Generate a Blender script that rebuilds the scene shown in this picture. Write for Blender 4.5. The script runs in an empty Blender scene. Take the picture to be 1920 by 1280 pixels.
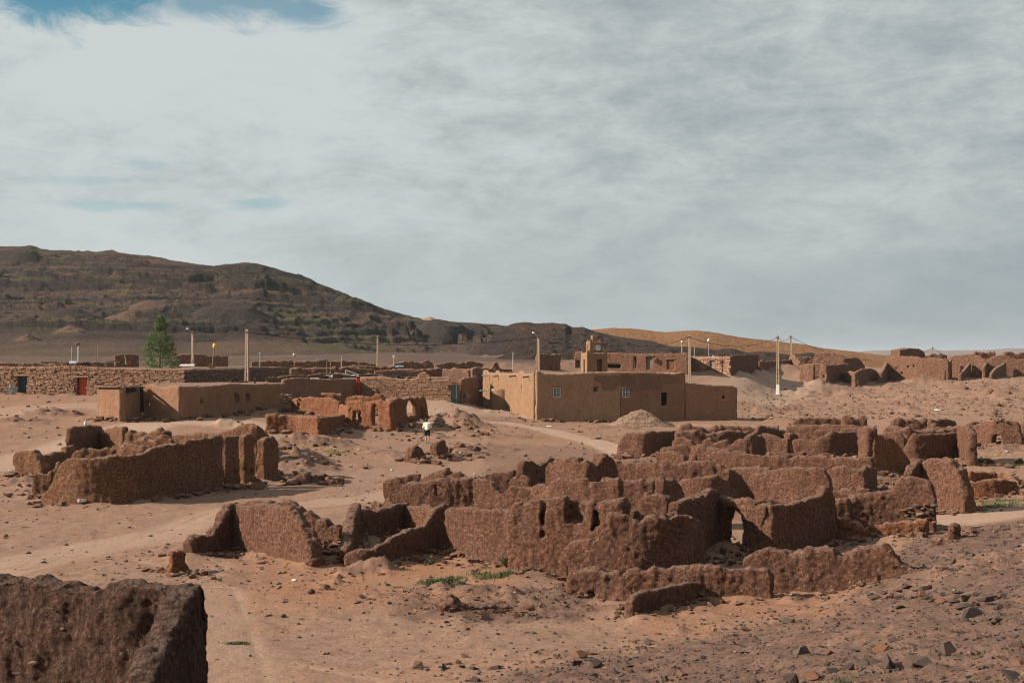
import bpy, bmesh, math, random, time
import numpy as np
from mathutils import Vector, Matrix
T_START = time.time()
random.seed(7)
RNG = np.random.default_rng(7)
SC = bpy.context.scene
COL = SC.collection

# ------------------------------------------------------------------ camera, sky, sun, exposure
F, HX, HY, CZ = 2667.0, 960.0, 668.0, 7.0      # focal length in photo pixels, horizon, eye height
cam_d = bpy.data.cameras.new('camera')
cam_d.lens = 50.0
cam_d.sensor_width = 36.0
cam_d.shift_y = 28.0 / 1920.0
cam_d.clip_start = 0.1
cam_d.clip_end = 60000.0
cam = bpy.data.objects.new('camera', cam_d)
cam.location = (0, 0, CZ)
cam.rotation_euler = (math.radians(90), 0, 0)
COL.objects.link(cam)
SC.camera = cam

SUN_EL = math.radians(29.0)
SUN_AZ_BACK = math.radians(-8.0)               # sun stands to the left, a touch on the viewer's side
to_sun = Vector((-math.cos(SUN_EL) * math.cos(SUN_AZ_BACK), math.cos(SUN_EL) * math.sin(SUN_AZ_BACK), math.sin(SUN_EL)))
sun_d = bpy.data.lights.new('sun', 'SUN')
sun_d.energy = 5.0
sun_d.angle = math.radians(0.6)
sun_d.color = (1.0, 0.87, 0.72)
sun = bpy.data.objects.new('sun', sun_d)
sun.rotation_euler = to_sun.to_track_quat('Z', 'Y').to_euler()
sun.location = (-60, 0, 60)
COL.objects.link(sun)

SC.view_settings.view_transform = 'Standard'
SC.view_settings.look = 'None'
SC.view_settings.gamma = 1.0
SC.view_settings.use_curve_mapping = False
SC.view_settings.exposure = 0.92
SC.cycles.max_bounces = 5
SC.cycles.diffuse_bounces = 3
SC.cycles.filter_width = 1.1


class NT:
    """Small helper round a node tree."""
    def __init__(self, tree):
        self.t = tree
        self.n = tree.nodes
        self.l = tree.links

    def put(self, sock, v):
        if v is None:
            return
        if hasattr(v, 'is_linked') or isinstance(v, bpy.types.NodeSocket):
            self.l.new(v, sock)
        else:
            try:
                sock.default_value = v
            except Exception:
                sock.default_value = tuple(v) + (1.0,)

    def math(self, op, a, b=None, c=None, clamp=False):
        n = self.n.new('ShaderNodeMath')
        n.operation = op
        n.use_clamp = clamp
        for s, v in zip(n.inputs, (a, b, c)):
            self.put(s, v)
        return n.outputs[0]

    def vmath(self, op, a, b=None, out=0):
        n = self.n.new('ShaderNodeVectorMath')
        n.operation = op
        self.put(n.inputs[0], a)
        if b is not None:
            self.put(n.inputs[1], b)
        return n.outputs[out]

    def noise(self, vec, scale, detail=5.0, rough=0.55, dist=0.0):
        n = self.n.new('ShaderNodeTexNoise')
        self.put(n.inputs['Vector'], vec)
        n.inputs['Scale'].default_value = scale
        n.inputs['Detail'].default_value = detail
        n.inputs['Roughness'].default_value = rough
        n.inputs['Distortion'].default_value = dist
        return n.outputs['Fac']

    def voro(self, vec, scale, feature='F1', out='Distance', rnd=1.0):
        n = self.n.new('ShaderNodeTexVoronoi')
        n.feature = feature
        self.put(n.inputs['Vector'], vec)
        n.inputs['Scale'].default_value = scale
        n.inputs['Randomness'].default_value = rnd
        return n.outputs[out]

    def ramp(self, fac, lo, hi, a=0.0, b=1.0):
        n = self.n.new('ShaderNodeMapRange')
        n.clamp = True
        n.interpolation_type = 'SMOOTHSTEP'
        self.put(n.inputs[0], fac)
        n.inputs[1].default_value = lo
        n.inputs[2].default_value = hi
        n.inputs[3].default_value = a
        n.inputs[4].default_value = b
        return n.outputs[0]

    def mix(self, fac, a, b, mode='MIX'):
        n = self.n.new('ShaderNodeMix')
        n.data_type = 'RGBA'
        n.blend_type = mode
        n.clamp_factor = True
        self.put(n.inputs[0], fac)
        self.put(n.inputs[6], a if not isinstance(a, tuple) else tuple(a) + ((1.0,) if len(a) == 3 else ()))
        self.put(n.inputs[7], b if not isinstance(b, tuple) else tuple(b) + ((1.0,) if len(b) == 3 else ()))
        return n.outputs[2]

    def mapping(self, vec, scale=(1, 1, 1), loc=(0, 0, 0), rot=(0, 0, 0)):
        n = self.n.new('ShaderNodeMapping')
        self.put(n.inputs[0], vec)
        n.inputs['Location'].default_value = loc
        n.inputs['Rotation'].default_value = rot
        n.inputs['Scale'].default_value = scale
        return n.outputs[0]

    def bump(self, h, strength, dist, normal=None):
        n = self.n.new('ShaderNodeBump')
        n.inputs['Strength'].default_value = strength
        n.inputs['Distance'].default_value = dist
        self.put(n.inputs['Height'], h)
        if normal is not None:
            self.put(n.inputs['Normal'], normal)
        return n.outputs[0]


def build_world():
    w = bpy.data.worlds.new('World')
    SC.world = w
    w.use_nodes = True
    k = NT(w.node_tree)
    k.n.clear()
    out = k.n.new('ShaderNodeOutputWorld')
    bg = k.n.new('ShaderNodeBackground')
    bg.inputs['Strength'].default_value = 0.1
    sky = k.n.new('ShaderNodeTexSky')
    sky.sky_type = 'NISHITA'
    sky.sun_disc = False
    sky.sun_elevation = SUN_EL
    sky.sun_rotation = math.radians(270) + SUN_AZ_BACK
    sky.altitude = 1100.0
    sky.dust_density = 1.5
    tc = k.n.new('ShaderNodeTexCoord').outputs['Generated']
    sx = k.n.new('ShaderNodeSeparateXYZ')
    k.put(sx.inputs[0], tc)
    X, Y, Z = sx.outputs
    st = k.mapping(tc, (1.0, 1.0, 2.6), (0.3, 0.1, 0.0), (0, math.radians(-8), 0))
    n_big = k.noise(st, 3.2, 7, 0.58, 0.35)
    n_mid = k.noise(k.mapping(tc, (1.0, 1.0, 3.0), (1.7, 0, 0.4), (0, math.radians(4), 0)), 11.0, 10, 0.66, 0.35)
    n_fine = k.noise(k.mapping(tc, (1.0, 1.0, 2.2), (0.2, 0, 0.4)), 38.0, 8, 0.68, 0.3)
    # the deck is thinner and brighter towards the sun, thicker and greyer to the right and low down
    side = k.ramp(X, -0.30, 0.26)
    v = k.math('MULTIPLY_ADD', n_big, 0.85, -0.02)
    v = k.math('MULTIPLY_ADD', k.math('SUBTRACT', n_mid, 0.5), k.ramp(Z, 0.02, 0.14, 0.45, 1.08), v)
    v = k.math('MULTIPLY_ADD', k.math('SUBTRACT', n_fine, 0.5), k.ramp(Z, 0.03, 0.15, 0.12, 0.55), v)
    v = k.math('MULTIPLY_ADD', side, -0.36, k.math('ADD', v, 0.30))
    v = k.math('MULTIPLY_ADD', k.ramp(Z, 0.0, 0.12), 0.20, k.math('ADD', v, -0.10))
    fac = k.ramp(v, 0.08, 0.96)
    cloud = k.mix(fac, (1.66, 1.92, 2.04), (3.12, 3.38, 3.38))
    # gaps of blue
    P = k.n.new('ShaderNodeCombineXYZ')
    ys = k.math('MAXIMUM', Y, 0.02)
    k.put(P.inputs[0], k.math('DIVIDE', X, ys))
    k.put(P.inputs[2], k.math('DIVIDE', Z, ys))
    hn = k.math('SUBTRACT', k.noise(k.mapping(tc, (1, 1, 3.0), (0.9, 0, 0)), 13.0, 8, 0.62, 0.8), 0.5)
    hole = None
    for (px, py, rx, ry, amp) in ((150, -10, 300, 62, 1.0), (420, 0, 240, 46, 0.75), (560, 18, 110, 34, 0.75), (480, 379, 72, 12, 0.42),
                                  (240, 386, 120, 12, 0.34), (190, 338, 150, 10, 0.24), (270, 308, 60, 18, 0.20)):
        c = ((px - HX) / F, 0.0, (HY - py) / F)
        d = k.vmath('SUBTRACT', P.outputs[0], c)
        d = k.vmath('MULTIPLY', d, (F / rx, 0.0, F / ry))
        ln = k.vmath('LENGTH', d, None, out='Value')
        h = k.math('SUBTRACT', 1.0, ln)
        h = k.math('MULTIPLY_ADD', hn, 3.2, h)
        h = k.math('MULTIPLY', k.ramp(h, -0.20, 0.70), amp)
        hole = h if hole is None else k.math('MAXIMUM', hole, h)
    blue = k.mix(1.0, sky.outputs[0], (0.27, 0.50, 0.47), 'MULTIPLY')
    k.put(bg.inputs['Color'], k.mix(hole, cloud, blue))
    k.l.new(bg.outputs[0], out.inputs[0])


build_world()


# ------------------------------------------------------------------ numpy helpers
def _hash(ix, iy, iz, seed):
    h = (ix.astype(np.uint32) * np.uint32(374761393) + iy.astype(np.uint32) * np.uint32(668265263)
         + iz.astype(np.uint32) * np.uint32(1274126177) + np.uint32((seed * 1013904223) & 0xffffffff))
    h ^= h >> np.uint32(13)
    h *= np.uint32(1274126177)
    h ^= h >> np.uint32(16)
    h *= np.uint32(2246822519)
    h ^= h >> np.uint32(15)
    return h.astype(np.float32) * np.float32(2.0 / 4294967295.0) - np.float32(1.0)


def vnoise(x, y, z, seed=0):
    """Value noise in [-1, 1] for arrays."""
    x = np.asarray(x, np.float32); y = np.asarray(y, np.float32); z = np.asarray(z, np.float32)
    x, y, z = np.broadcast_arrays(x, y, z)
    fx = np.floor(x); fy = np.floor(y); fz = np.floor(z)
    u = x - fx; v = y - fy; w = z - fz
    ix = fx.astype(np.int64).astype(np.uint32); iy = fy.astype(np.int64).astype(np.uint32); iz = fz.astype(np.int64).astype(np.uint32)
    u = u * u * (3 - 2 * u); v = v * v * (3 - 2 * v); w = w * w * (3 - 2 * w)
    one = np.uint32(1)
    def L(a, b, t):
        return a + (b - a) * t
    a = L(L(_hash(ix, iy, iz, seed), _hash(ix + one, iy, iz, seed), u), L(_hash(ix, iy + one, iz, seed), _hash(ix + one, iy + one, iz, seed), u), v)
    iz1 = iz + one
    b = L(L(_hash(ix, iy, iz1, seed), _hash(ix + one, iy, iz1, seed), u), L(_hash(ix, iy + one, iz1, seed), _hash(ix + one, iy + one, iz1, seed), u), v)
    return L(a, b, w)


def fbm(x, y, z, seed=0, octaves=3, gain=0.5):
    t, a, f = 0.0, 1.0, 1.0
    for o in range(octaves):
        t = t + a * vnoise(x * f + 17.3 * o, y * f - 9.1 * o, z * f + 4.7 * o, seed + o * 31)
        a *= gain
        f *= 2.03
    return t


def sstep(x, a, b):
    t = np.clip((x - a) / (b - a), 0, 1)
    return t * t * (3 - 2 * t)


def mesh_from(name, verts, quads, smooth=True, tris=None):
    me = bpy.data.meshes.new(name)
    nv = len(verts)
    me.vertices.add(nv)
    me.vertices.foreach_set('co', np.ascontiguousarray(verts, dtype=np.float32).ravel())
    nq = 0 if quads is None else len(quads)
    nt = 0 if tris is None else len(tris)
    loops = np.concatenate([np.asarray(quads, np.int32).ravel() if nq else np.zeros(0, np.int32),
                            np.asarray(tris, np.int32).ravel() if nt else np.zeros(0, np.int32)])
    starts = np.concatenate([np.arange(nq, dtype=np.int32) * 4, nq * 4 + np.arange(nt, dtype=np.int32) * 3])
    me.loops.add(len(loops))
    me.loops.foreach_set('vertex_index', loops)
    me.polygons.add(nq + nt)
    me.polygons.foreach_set('loop_start', starts.astype(np.int32))
    me.polygons.foreach_set('use_smooth', np.full(nq + nt, smooth, dtype=bool))
    me.update(calc_edges=True)
    me.validate()
    return me


def surface_nets(d, org, h):
    """Naive surface nets: verts, quads of the zero set of the sampled field d (negative inside)."""
    ins = d < 0
    c = [ins[i:ins.shape[0] - 1 + i, j:ins.shape[1] - 1 + j, k:ins.shape[2] - 1 + k] for i in (0, 1) for j in (0, 1) for k in (0, 1)]
    s = c[0].astype(np.int8)
    for q in c[1:]:
        s = s + q
    act = (s > 0) & (s < 8)
    I, J, K = np.nonzero(act)
    idx = np.full(act.shape, -1, np.int64)
    idx[I, J, K] = np.arange(len(I))
    acc = np.zeros((len(I), 3)); cnt = np.zeros(len(I))
    corners = [(i, j, k) for i in (0, 1) for j in (0, 1) for k in (0, 1)]
    val = {q: d[I + q[0], J + q[1], K + q[2]] for q in corners}
    for a in corners:
        for ax in range(3):
            if a[ax] == 1:
                continue
            b = tuple(1 if t == ax else a[t] for t in range(3))
            va, vb = val[a], val[b]
            m = (va < 0) != (vb < 0)
            t = np.where(m, va / np.where(m, va - vb, 1.0), 0.0)
            p = np.empty((len(I), 3))
            for t3 in range(3):
                p[:, t3] = a[t3] + (t if t3 == ax else 0.0)
            acc[m] += p[m]
            cnt[m] += 1
    v = (np.stack([I, J, K], 1) + acc / cnt[:, None]) * h + np.asarray(org)
    quads = []
    n0, n1, n2 = d.shape
    for ax in range(3):
        a = [slice(1, -1)] * 3; b = [slice(1, -1)] * 3
        a[ax] = slice(0, -1); b[ax] = slice(1, None)
        A = ins[tuple(a)]; B = ins[tuple(b)]
        e = np.nonzero(A != B)
        flip = A[e]
        base = [e[0] + 1, e[1] + 1, e[2] + 1]
        base[ax] = e[ax]
        u, w = [(1, 2), (2, 0), (0, 1)][ax]
        def cell(du, dw):
            q = [x.copy() for x in base]
            q[u] += du; q[w] += dw
            return idx[q[0], q[1], q[2]]
        q = np.stack([cell(-1, -1), cell(0, -1), cell(0, 0), cell(-1, 0)], 1)
        q[~flip] = q[~flip][:, ::-1]
        quads.append(q)
    return v, np.concatenate(quads)


def vert_normals(v, q):
    a, b, c, d = v[q[:, 0]], v[q[:, 1]], v[q[:, 2]], v[q[:, 3]]
    n = np.cross(c - a, d - b)
    out = np.zeros_like(v)
    for k in range(4):
        for ax in range(3):
            out[:, ax] += np.bincount(q[:, k], n[:, ax], len(v))
    return out / np.maximum(np.linalg.norm(out, axis=1, keepdims=True), 1e-9)


def smooth_mesh(v, q, it=1, lam=0.5):
    e = np.concatenate([q[:, [0, 1]], q[:, [1, 2]], q[:, [2, 3]], q[:, [3, 0]]])
    deg = np.bincount(e[:, 0], minlength=len(v)) + np.bincount(e[:, 1], minlength=len(v))
    for _ in range(it):
        s = np.zeros_like(v)
        for ax in range(3):
            s[:, ax] = np.bincount(e[:, 0], v[e[:, 1], ax], len(v)) + np.bincount(e[:, 1], v[e[:, 0], ax], len(v))
        v = v + lam * (s / deg[:, None] - v)
    return v


def smax(a, b, k):
    h = np.clip(0.5 + 0.5 * (a - b) / k, 0, 1)
    return b + (a - b) * h + k * h * (1 - h)


def smin(a, b, k):
    return -smax(-a, -b, k)


# ------------------------------------------------------------------ objects
def obj(name, me, mat=None, parent=None, loc=(0, 0, 0)):
    o = bpy.data.objects.new(name, me)
    if mat is not None:
        if len(me.materials) == 0:
            me.materials.append(mat)
    o.location = loc
    o.parent = parent
    COL.objects.link(o)
    return o


def tag(o, label, cat, group=None, kind=None):
    if label:
        o['label'] = label
    if cat:
        o['category'] = cat
    if group:
        o['group'] = group
    if kind:
        o['kind'] = kind
    return o


def thing(name, label, cat, loc, group=None):
    o = bpy.data.objects.new(name, None)
    o.empty_display_size = 0.3
    o.location = loc
    COL.objects.link(o)
    return tag(o, label, cat, group)


class MB:
    """Collects boxes, tubes and prisms into one mesh."""
    def __init__(self):
        self.v, self.f = [], []

    def add(self, verts, faces):
        b = len(self.v)
        self.v += [tuple(p) for p in verts]
        self.f += [tuple(i + b for i in f) for f in faces]

    def box(self, c, s, rot=None, taper=1.0, jit=0.0):
        vs = []
        for z in (-1, 1):
            t = 1.0 if z < 0 else taper
            for x, y in ((-1, -1), (1, -1), (1, 1), (-1, 1)):
                p = Vector((x * s[0] / 2 * t, y * s[1] / 2 * t, z * s[2] / 2))
                if jit:
                    p += Vector((random.uniform(-jit, jit), random.uniform(-jit, jit), random.uniform(-jit, jit)))
                if rot is not None:
                    p = rot @ p
                vs.append(p + Vector(c))
        self.add(vs, [(3, 2, 1, 0), (4, 5, 6, 7), (0, 1, 5, 4), (1, 2, 6, 5), (2, 3, 7, 6), (3, 0, 4, 7)])

    def tube(self, a, b, r0, r1=None, n=8):
        r1 = r0 if r1 is None else r1
        a, b = Vector(a), Vector(b)
        d = (b - a).normalized()
        u = d.orthogonal().normalized()
        w = d.cross(u)
        vs = []
        for p, r in ((a, r0), (b, r1)):
            for i in range(n):
                t = 2 * math.pi * i / n
                vs.append(p + (u * math.cos(t) + w * math.sin(t)) * r)
        fs = [(i, (i + 1) % n, n + (i + 1) % n, n + i) for i in range(n)]
        fs += [tuple(range(n - 1, -1, -1)), tuple(range(n, 2 * n))]
        self.add(vs, fs)

    def lathe(self, c, prof, n=12):
        """prof: list of (r, z) from bottom to top"""
        c = Vector(c)
        vs = []
        for r, z in prof:
            for i in range(n):
                t = 2 * math.pi * i / n
                vs.append(c + Vector((r * math.cos(t), r * math.sin(t), z)))
        fs = []
        for k in range(len(prof) - 1):
            for i in range(n):
                j = (i + 1) % n
                fs.append((k * n + i, k * n + j, k * n + n + j, k * n + n + i))
        fs.append(tuple(range(n - 1, -1, -1)))
        m = (len(prof) - 1) * n
        fs.append(tuple(range(m, m + n)))
        self.add(vs, fs)

    def build(self, name, mat, parent=None, loc=(0, 0, 0), smooth=False):
        me = bpy.data.meshes.new(name)
        me.from_pydata(self.v, [], self.f)
        if smooth:
            me.polygons.foreach_set('use_smooth', [True] * len(me.polygons))
        me.update()
        return obj(name, me, mat, parent, loc)

# ------------------------------------------------------------------ materials
def new_mat(name):
    m = bpy.data.materials.new(name)
    m.use_nodes = True
    k = NT(m.node_tree)
    k.n.clear()
    out = k.n.new('ShaderNodeOutputMaterial')
    b = k.n.new('ShaderNodeBsdfPrincipled')
    b.inputs['Roughness'].default_value = 0.95
    b.inputs['Specular IOR Level'].default_value = 0.08
    k.l.new(b.outputs[0], out.inputs[0])
    return m, k, b


def mul(c, f):
    return tuple(x * f for x in c)


def mud_mat(name, c1, c2, grain=1.0, pebble=0.5, streak=0.5, bump=1.0, scale=1.0, top_light=0.35):
    """Rammed earth: two soils mixed in clouds, rain streaks, grit and small stones, rough relief."""
    m, k, b = new_mat(name)
    co = k.n.new('ShaderNodeTexCoord').outputs['Object']
    big = k.noise(co, 0.7 * scale, 5, 0.6)
    mid = k.noise(co, 3.1 * scale, 6, 0.62)
    fine = k.noise(co, 26.0 * scale, 4, 0.65)
    strk = k.noise(k.mapping(co, (2.6, 2.6, 0.28)), 1.6 * scale, 5, 0.6)
    lay = k.noise(k.mapping(co, (0.3, 0.3, 3.2)), 1.7 * scale, 4, 0.6)
    rnd = k.n.new('ShaderNodeObjectInfo').outputs['Random']
    r2 = k.math('FRACT', k.math('MULTIPLY', rnd, 17.7))
    col = k.mix(k.ramp(big, 0.32, 0.68), c1, c2)
    col = k.mix(1.0, col, k.mix(rnd, (0.84, 0.84, 0.86), (1.14, 1.12, 1.08)), 'MULTIPLY')
    col = k.mix(k.math('MULTIPLY', r2, 0.22), col, (c2[0] * 1.2, c2[0] * 0.58, c2[0] * 0.34))
    pale = k.noise(k.mapping(co, (1, 1, 0.6), (5, 3, 1)), 0.9 * scale, 6, 0.66)
    col = k.mix(k.math('MULTIPLY', k.ramp(pale, 0.55, 0.66), 0.45), col, (c2[0] * 1.3, c2[0] * 0.86, c2[0] * 0.66))
    col = k.mix(k.math('MULTIPLY', k.ramp(pale, 0.34, 0.44, 1.0, 0.0), 0.45), col, mul(c1, 0.6))
    col = k.mix(k.math('MULTIPLY', k.ramp(strk, 0.48, 0.75), 0.55 * streak), col, mul(c1, 0.62))
    col = k.mix(k.math('MULTIPLY', k.ramp(lay, 0.5, 0.72), 0.35), col, mul(c2, 1.22))
    col = k.mix(k.math('MULTIPLY', k.ramp(mid, 0.5, 0.78), 0.5), col, mul(c2, 0.72))
    col = k.mix(k.math('MULTIPLY', k.ramp(fine, 0.38, 0.62, 1.0, 0.0), 0.55 * grain), col, mul(c1, 0.55))
    col = k.mix(k.math('MULTIPLY', k.ramp(fine, 0.60, 0.76), 0.45 * grain), col, mul(c2, 1.55))
    g9 = k.noise(co, 9.0 * scale, 5, 0.72)
    col = k.mix(k.math('MULTIPLY', k.ramp(g9, 0.41, 0.50, 1.0, 0.0), 0.72 * grain), col, mul(c1, 0.46))
    col = k.mix(k.math('MULTIPLY', k.ramp(g9, 0.54, 0.62), 0.55 * grain), col, mul(c2, 1.55))
    vd = k.voro(co, 9.0 * scale)
    vc = k.voro(co, 9.0 * scale, out='Color')
    sv = k.n.new('ShaderNodeSeparateColor'); k.put(sv.inputs[0], vc)
    peb = k.math('MULTIPLY', k.ramp(vd, 0.20, 0.32, 1.0, 0.0), k.ramp(sv.outputs[0], 0.62, 0.70))
    pebc = k.mix(sv.outputs[1], (0.05, 0.036, 0.032), (0.40, 0.28, 0.21))
    col = k.mix(k.math('MULTIPLY', peb, pebble), col, pebc)
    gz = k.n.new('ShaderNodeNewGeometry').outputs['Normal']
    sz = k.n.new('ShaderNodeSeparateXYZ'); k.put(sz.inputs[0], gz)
    lit_top = k.math('MULTIPLY', k.ramp(k.math('MULTIPLY_ADD', g9, 1.3, sz.outputs[2]), 1.25, 1.65), top_light)
    col = k.mix(lit_top, col, mul((c2[0] * 0.9, c2[0] * 0.62, c2[0] * 0.5), 1.75))  # sky light on upward faces, painted in as a paler colour
    k.put(b.inputs['Base Color'], col)
    h = k.math('ADD', k.math('MULTIPLY', mid, 0.7), k.math('MULTIPLY', fine, 0.75 * grain))
    h = k.math('MULTIPLY_ADD', peb, 0.22, h)
    h = k.math('MULTIPLY_ADD', g9, 2.2 * (0.35 + 0.65 * grain), h)
    k.put(b.inputs['Normal'], k.bump(h, 0.9, 0.085 * bump / scale))
    return m


def plain_mat(name, c, rough=0.8, var=0.25, scale=6.0, spec=0.2, metal=0.0, bump=0.0):
    m, k, b = new_mat(name)
    co = k.n.new('ShaderNodeTexCoord').outputs['Object']
    n = k.noise(co, scale, 6, 0.62)
    n2 = k.noise(k.mapping(co, (4, 4, 0.5)), scale * 0.6, 5, 0.6)
    col = k.mix(k.ramp(n, 0.3, 0.7), mul(c, 1 - var), mul(c, 1 + var * 0.6))
    col = k.mix(k.math('MULTIPLY', k.ramp(n2, 0.52, 0.75), min(1.0, var * 1.6)), col, mul(c, 0.6))
    k.put(b.inputs['Base Color'], col)
    b.inputs['Roughness'].default_value = rough
    b.inputs['Specular IOR Level'].default_value = spec
    b.inputs['Metallic'].default_value = metal
    if bump:
        k.put(b.inputs['Normal'], k.bump(n, 0.7, bump))
    return m


def stone_mat(name, lo, hi, rust):
    """Per-stone colour from the object's or island's own random value."""
    m, k, b = new_mat(name)
    co = k.n.new('ShaderNodeTexCoord').outputs['Object']
    oi = k.n.new('ShaderNodeObjectInfo').outputs['Random']
    gi = k.n.new('ShaderNodeNewGeometry').outputs['Random Per Island']
    r = k.math('FRACT', k.math('ADD', oi, gi))
    r2 = k.math('FRACT', k.math('MULTIPLY', r, 7.31))
    col = k.mix(r, lo, hi)
    col = k.mix(k.ramp(r2, 0.72, 0.9), col, rust)
    n = k.noise(co, 9.0, 6, 0.65)
    col = k.mix(k.math('MULTIPLY', k.ramp(n, 0.4, 0.7), 0.45), col, mul(lo, 0.7))
    k.put(b.inputs['Base Color'], col)
    k.put(b.inputs['Normal'], k.bump(n, 0.8, 0.04))
    return m


def ground_mat():
    m, k, b = new_mat('sandy_ground')
    co = k.n.new('ShaderNodeNewGeometry').outputs['Position']
    def attr(nm):
        a = k.n.new('ShaderNodeAttribute'); a.attribute_name = nm
        return a.outputs['Fac']
    road, grav, red, plain = attr('road'), attr('gravel'), attr('redness'), attr('plain')
    heapm = attr('heap')
    n0 = k.noise(co, 0.05, 4, 0.55)
    n1 = k.noise(co, 0.32, 6, 0.6)
    n2 = k.noise(co, 2.2, 6, 0.65)
    n3 = k.noise(co, 14.0, 5, 0.7)
    n4 = k.noise(co, 55.0, 2, 0.6)
    sand = k.mix(k.ramp(n1, 0.3, 0.7), (0.282, 0.166, 0.110), (0.262, 0.163, 0.118))
    sand = k.mix(k.ramp(n2, 0.42, 0.68), sand, (0.215, 0.128, 0.089))
    stony = k.mix(k.ramp(n2, 0.35, 0.65), (0.122, 0.074, 0.057), (0.170, 0.102, 0.077))
    gmask = k.math('ADD', k.math('MULTIPLY', grav, 1.3), k.math('MULTIPLY_ADD', n1, 1.6, -1.05))
    gmask = k.math('MULTIPLY_ADD', k.math('SUBTRACT', n2, 0.5), 1.1, gmask)
    col = k.mix(k.ramp(gmask, 0.05, 0.75), sand, stony)
    col = k.mix(k.math('MULTIPLY', red, k.ramp(n1, 0.25, 0.6)), col, (0.275, 0.138, 0.080))
    nf = k.noise(k.mapping(co, (0.5, 0.25, 1)), 0.12, 6, 0.62)
    fcol = k.mix(k.ramp(nf, 0.45, 0.7), (0.088, 0.058, 0.047), (0.16, 0.094, 0.062))
    fcol = k.mix(k.ramp(n1, 0.3, 0.7), fcol, (0.070, 0.050, 0.043))
    col = k.mix(plain, col, fcol)
    hc = k.mix(k.ramp(n2, 0.35, 0.65), (0.155, 0.090, 0.066), (0.225, 0.132, 0.092))
    col = k.mix(k.math('MULTIPLY', heapm, k.ramp(k.math('MULTIPLY_ADD', n2, 0.8, k.math('MULTIPLY', heapm, 0.7)), 0.45, 0.85)), col, hc)
    rd = k.mix(k.ramp(n1, 0.3, 0.7), (0.33, 0.222, 0.162), (0.37, 0.255, 0.19))
    n6 = k.noise(co, 5.5, 5, 0.7)
    rmask = k.math('MULTIPLY', road, k.ramp(k.math('MULTIPLY_ADD', n2, 0.6, k.math('MULTIPLY', road, 0.8)), 0.45, 0.95))
    col = k.mix(rmask, col, rd)
    col = k.mix(k.math('MULTIPLY', k.ramp(n3, 0.36, 0.56, 1.0, 0.0), k.math('MULTIPLY_ADD', grav, 0.40, 0.38)), col, (0.095, 0.060, 0.048))
    col = k.mix(k.math('MULTIPLY', k.ramp(n3, 0.60, 0.78), 0.35), col, (0.33, 0.225, 0.165))
    vd = k.voro(co, 11.0)
    vc = k.voro(co, 11.0, out='Color')
    sv = k.n.new('ShaderNodeSeparateColor'); k.put(sv.inputs[0], vc)
    peb = k.math('MULTIPLY', k.ramp(vd, 0.15, 0.30, 1.0, 0.0), k.ramp(k.math('MULTIPLY_ADD', grav, 0.25, sv.outputs[0]), 0.86, 0.92))
    peb = k.math('MULTIPLY', peb, k.math('SUBTRACT', 1.0, k.math('MULTIPLY', road, 0.8)))
    col = k.mix(k.math('MULTIPLY', peb, 0.85), col, k.mix(sv.outputs[1], (0.05, 0.037, 0.034), (0.20, 0.135, 0.10)))
    col = k.mix(k.math('MULTIPLY', k.ramp(n6, 0.36, 0.50, 1.0, 0.0), k.math('MULTIPLY_ADD', road, -0.3, 0.40)), col, (0.12, 0.074, 0.056))
    k.put(b.inputs['Base Color'], col)
    h = k.math('MULTIPLY_ADD', n6, 0.5, k.math('MULTIPLY', n3, 0.0))
    h = k.math('ADD', h, k.math('MULTIPLY_ADD', n3, 0.60, k.math('MULTIPLY', n2, 0.7)))
    h = k.math('MULTIPLY_ADD', peb, 0.30, h)
    h = k.math('MULTIPLY_ADD', n4, 0.20, h)
    k.put(b.inputs['Normal'], k.bump(h, 0.8, 0.10))
    return m


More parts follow.
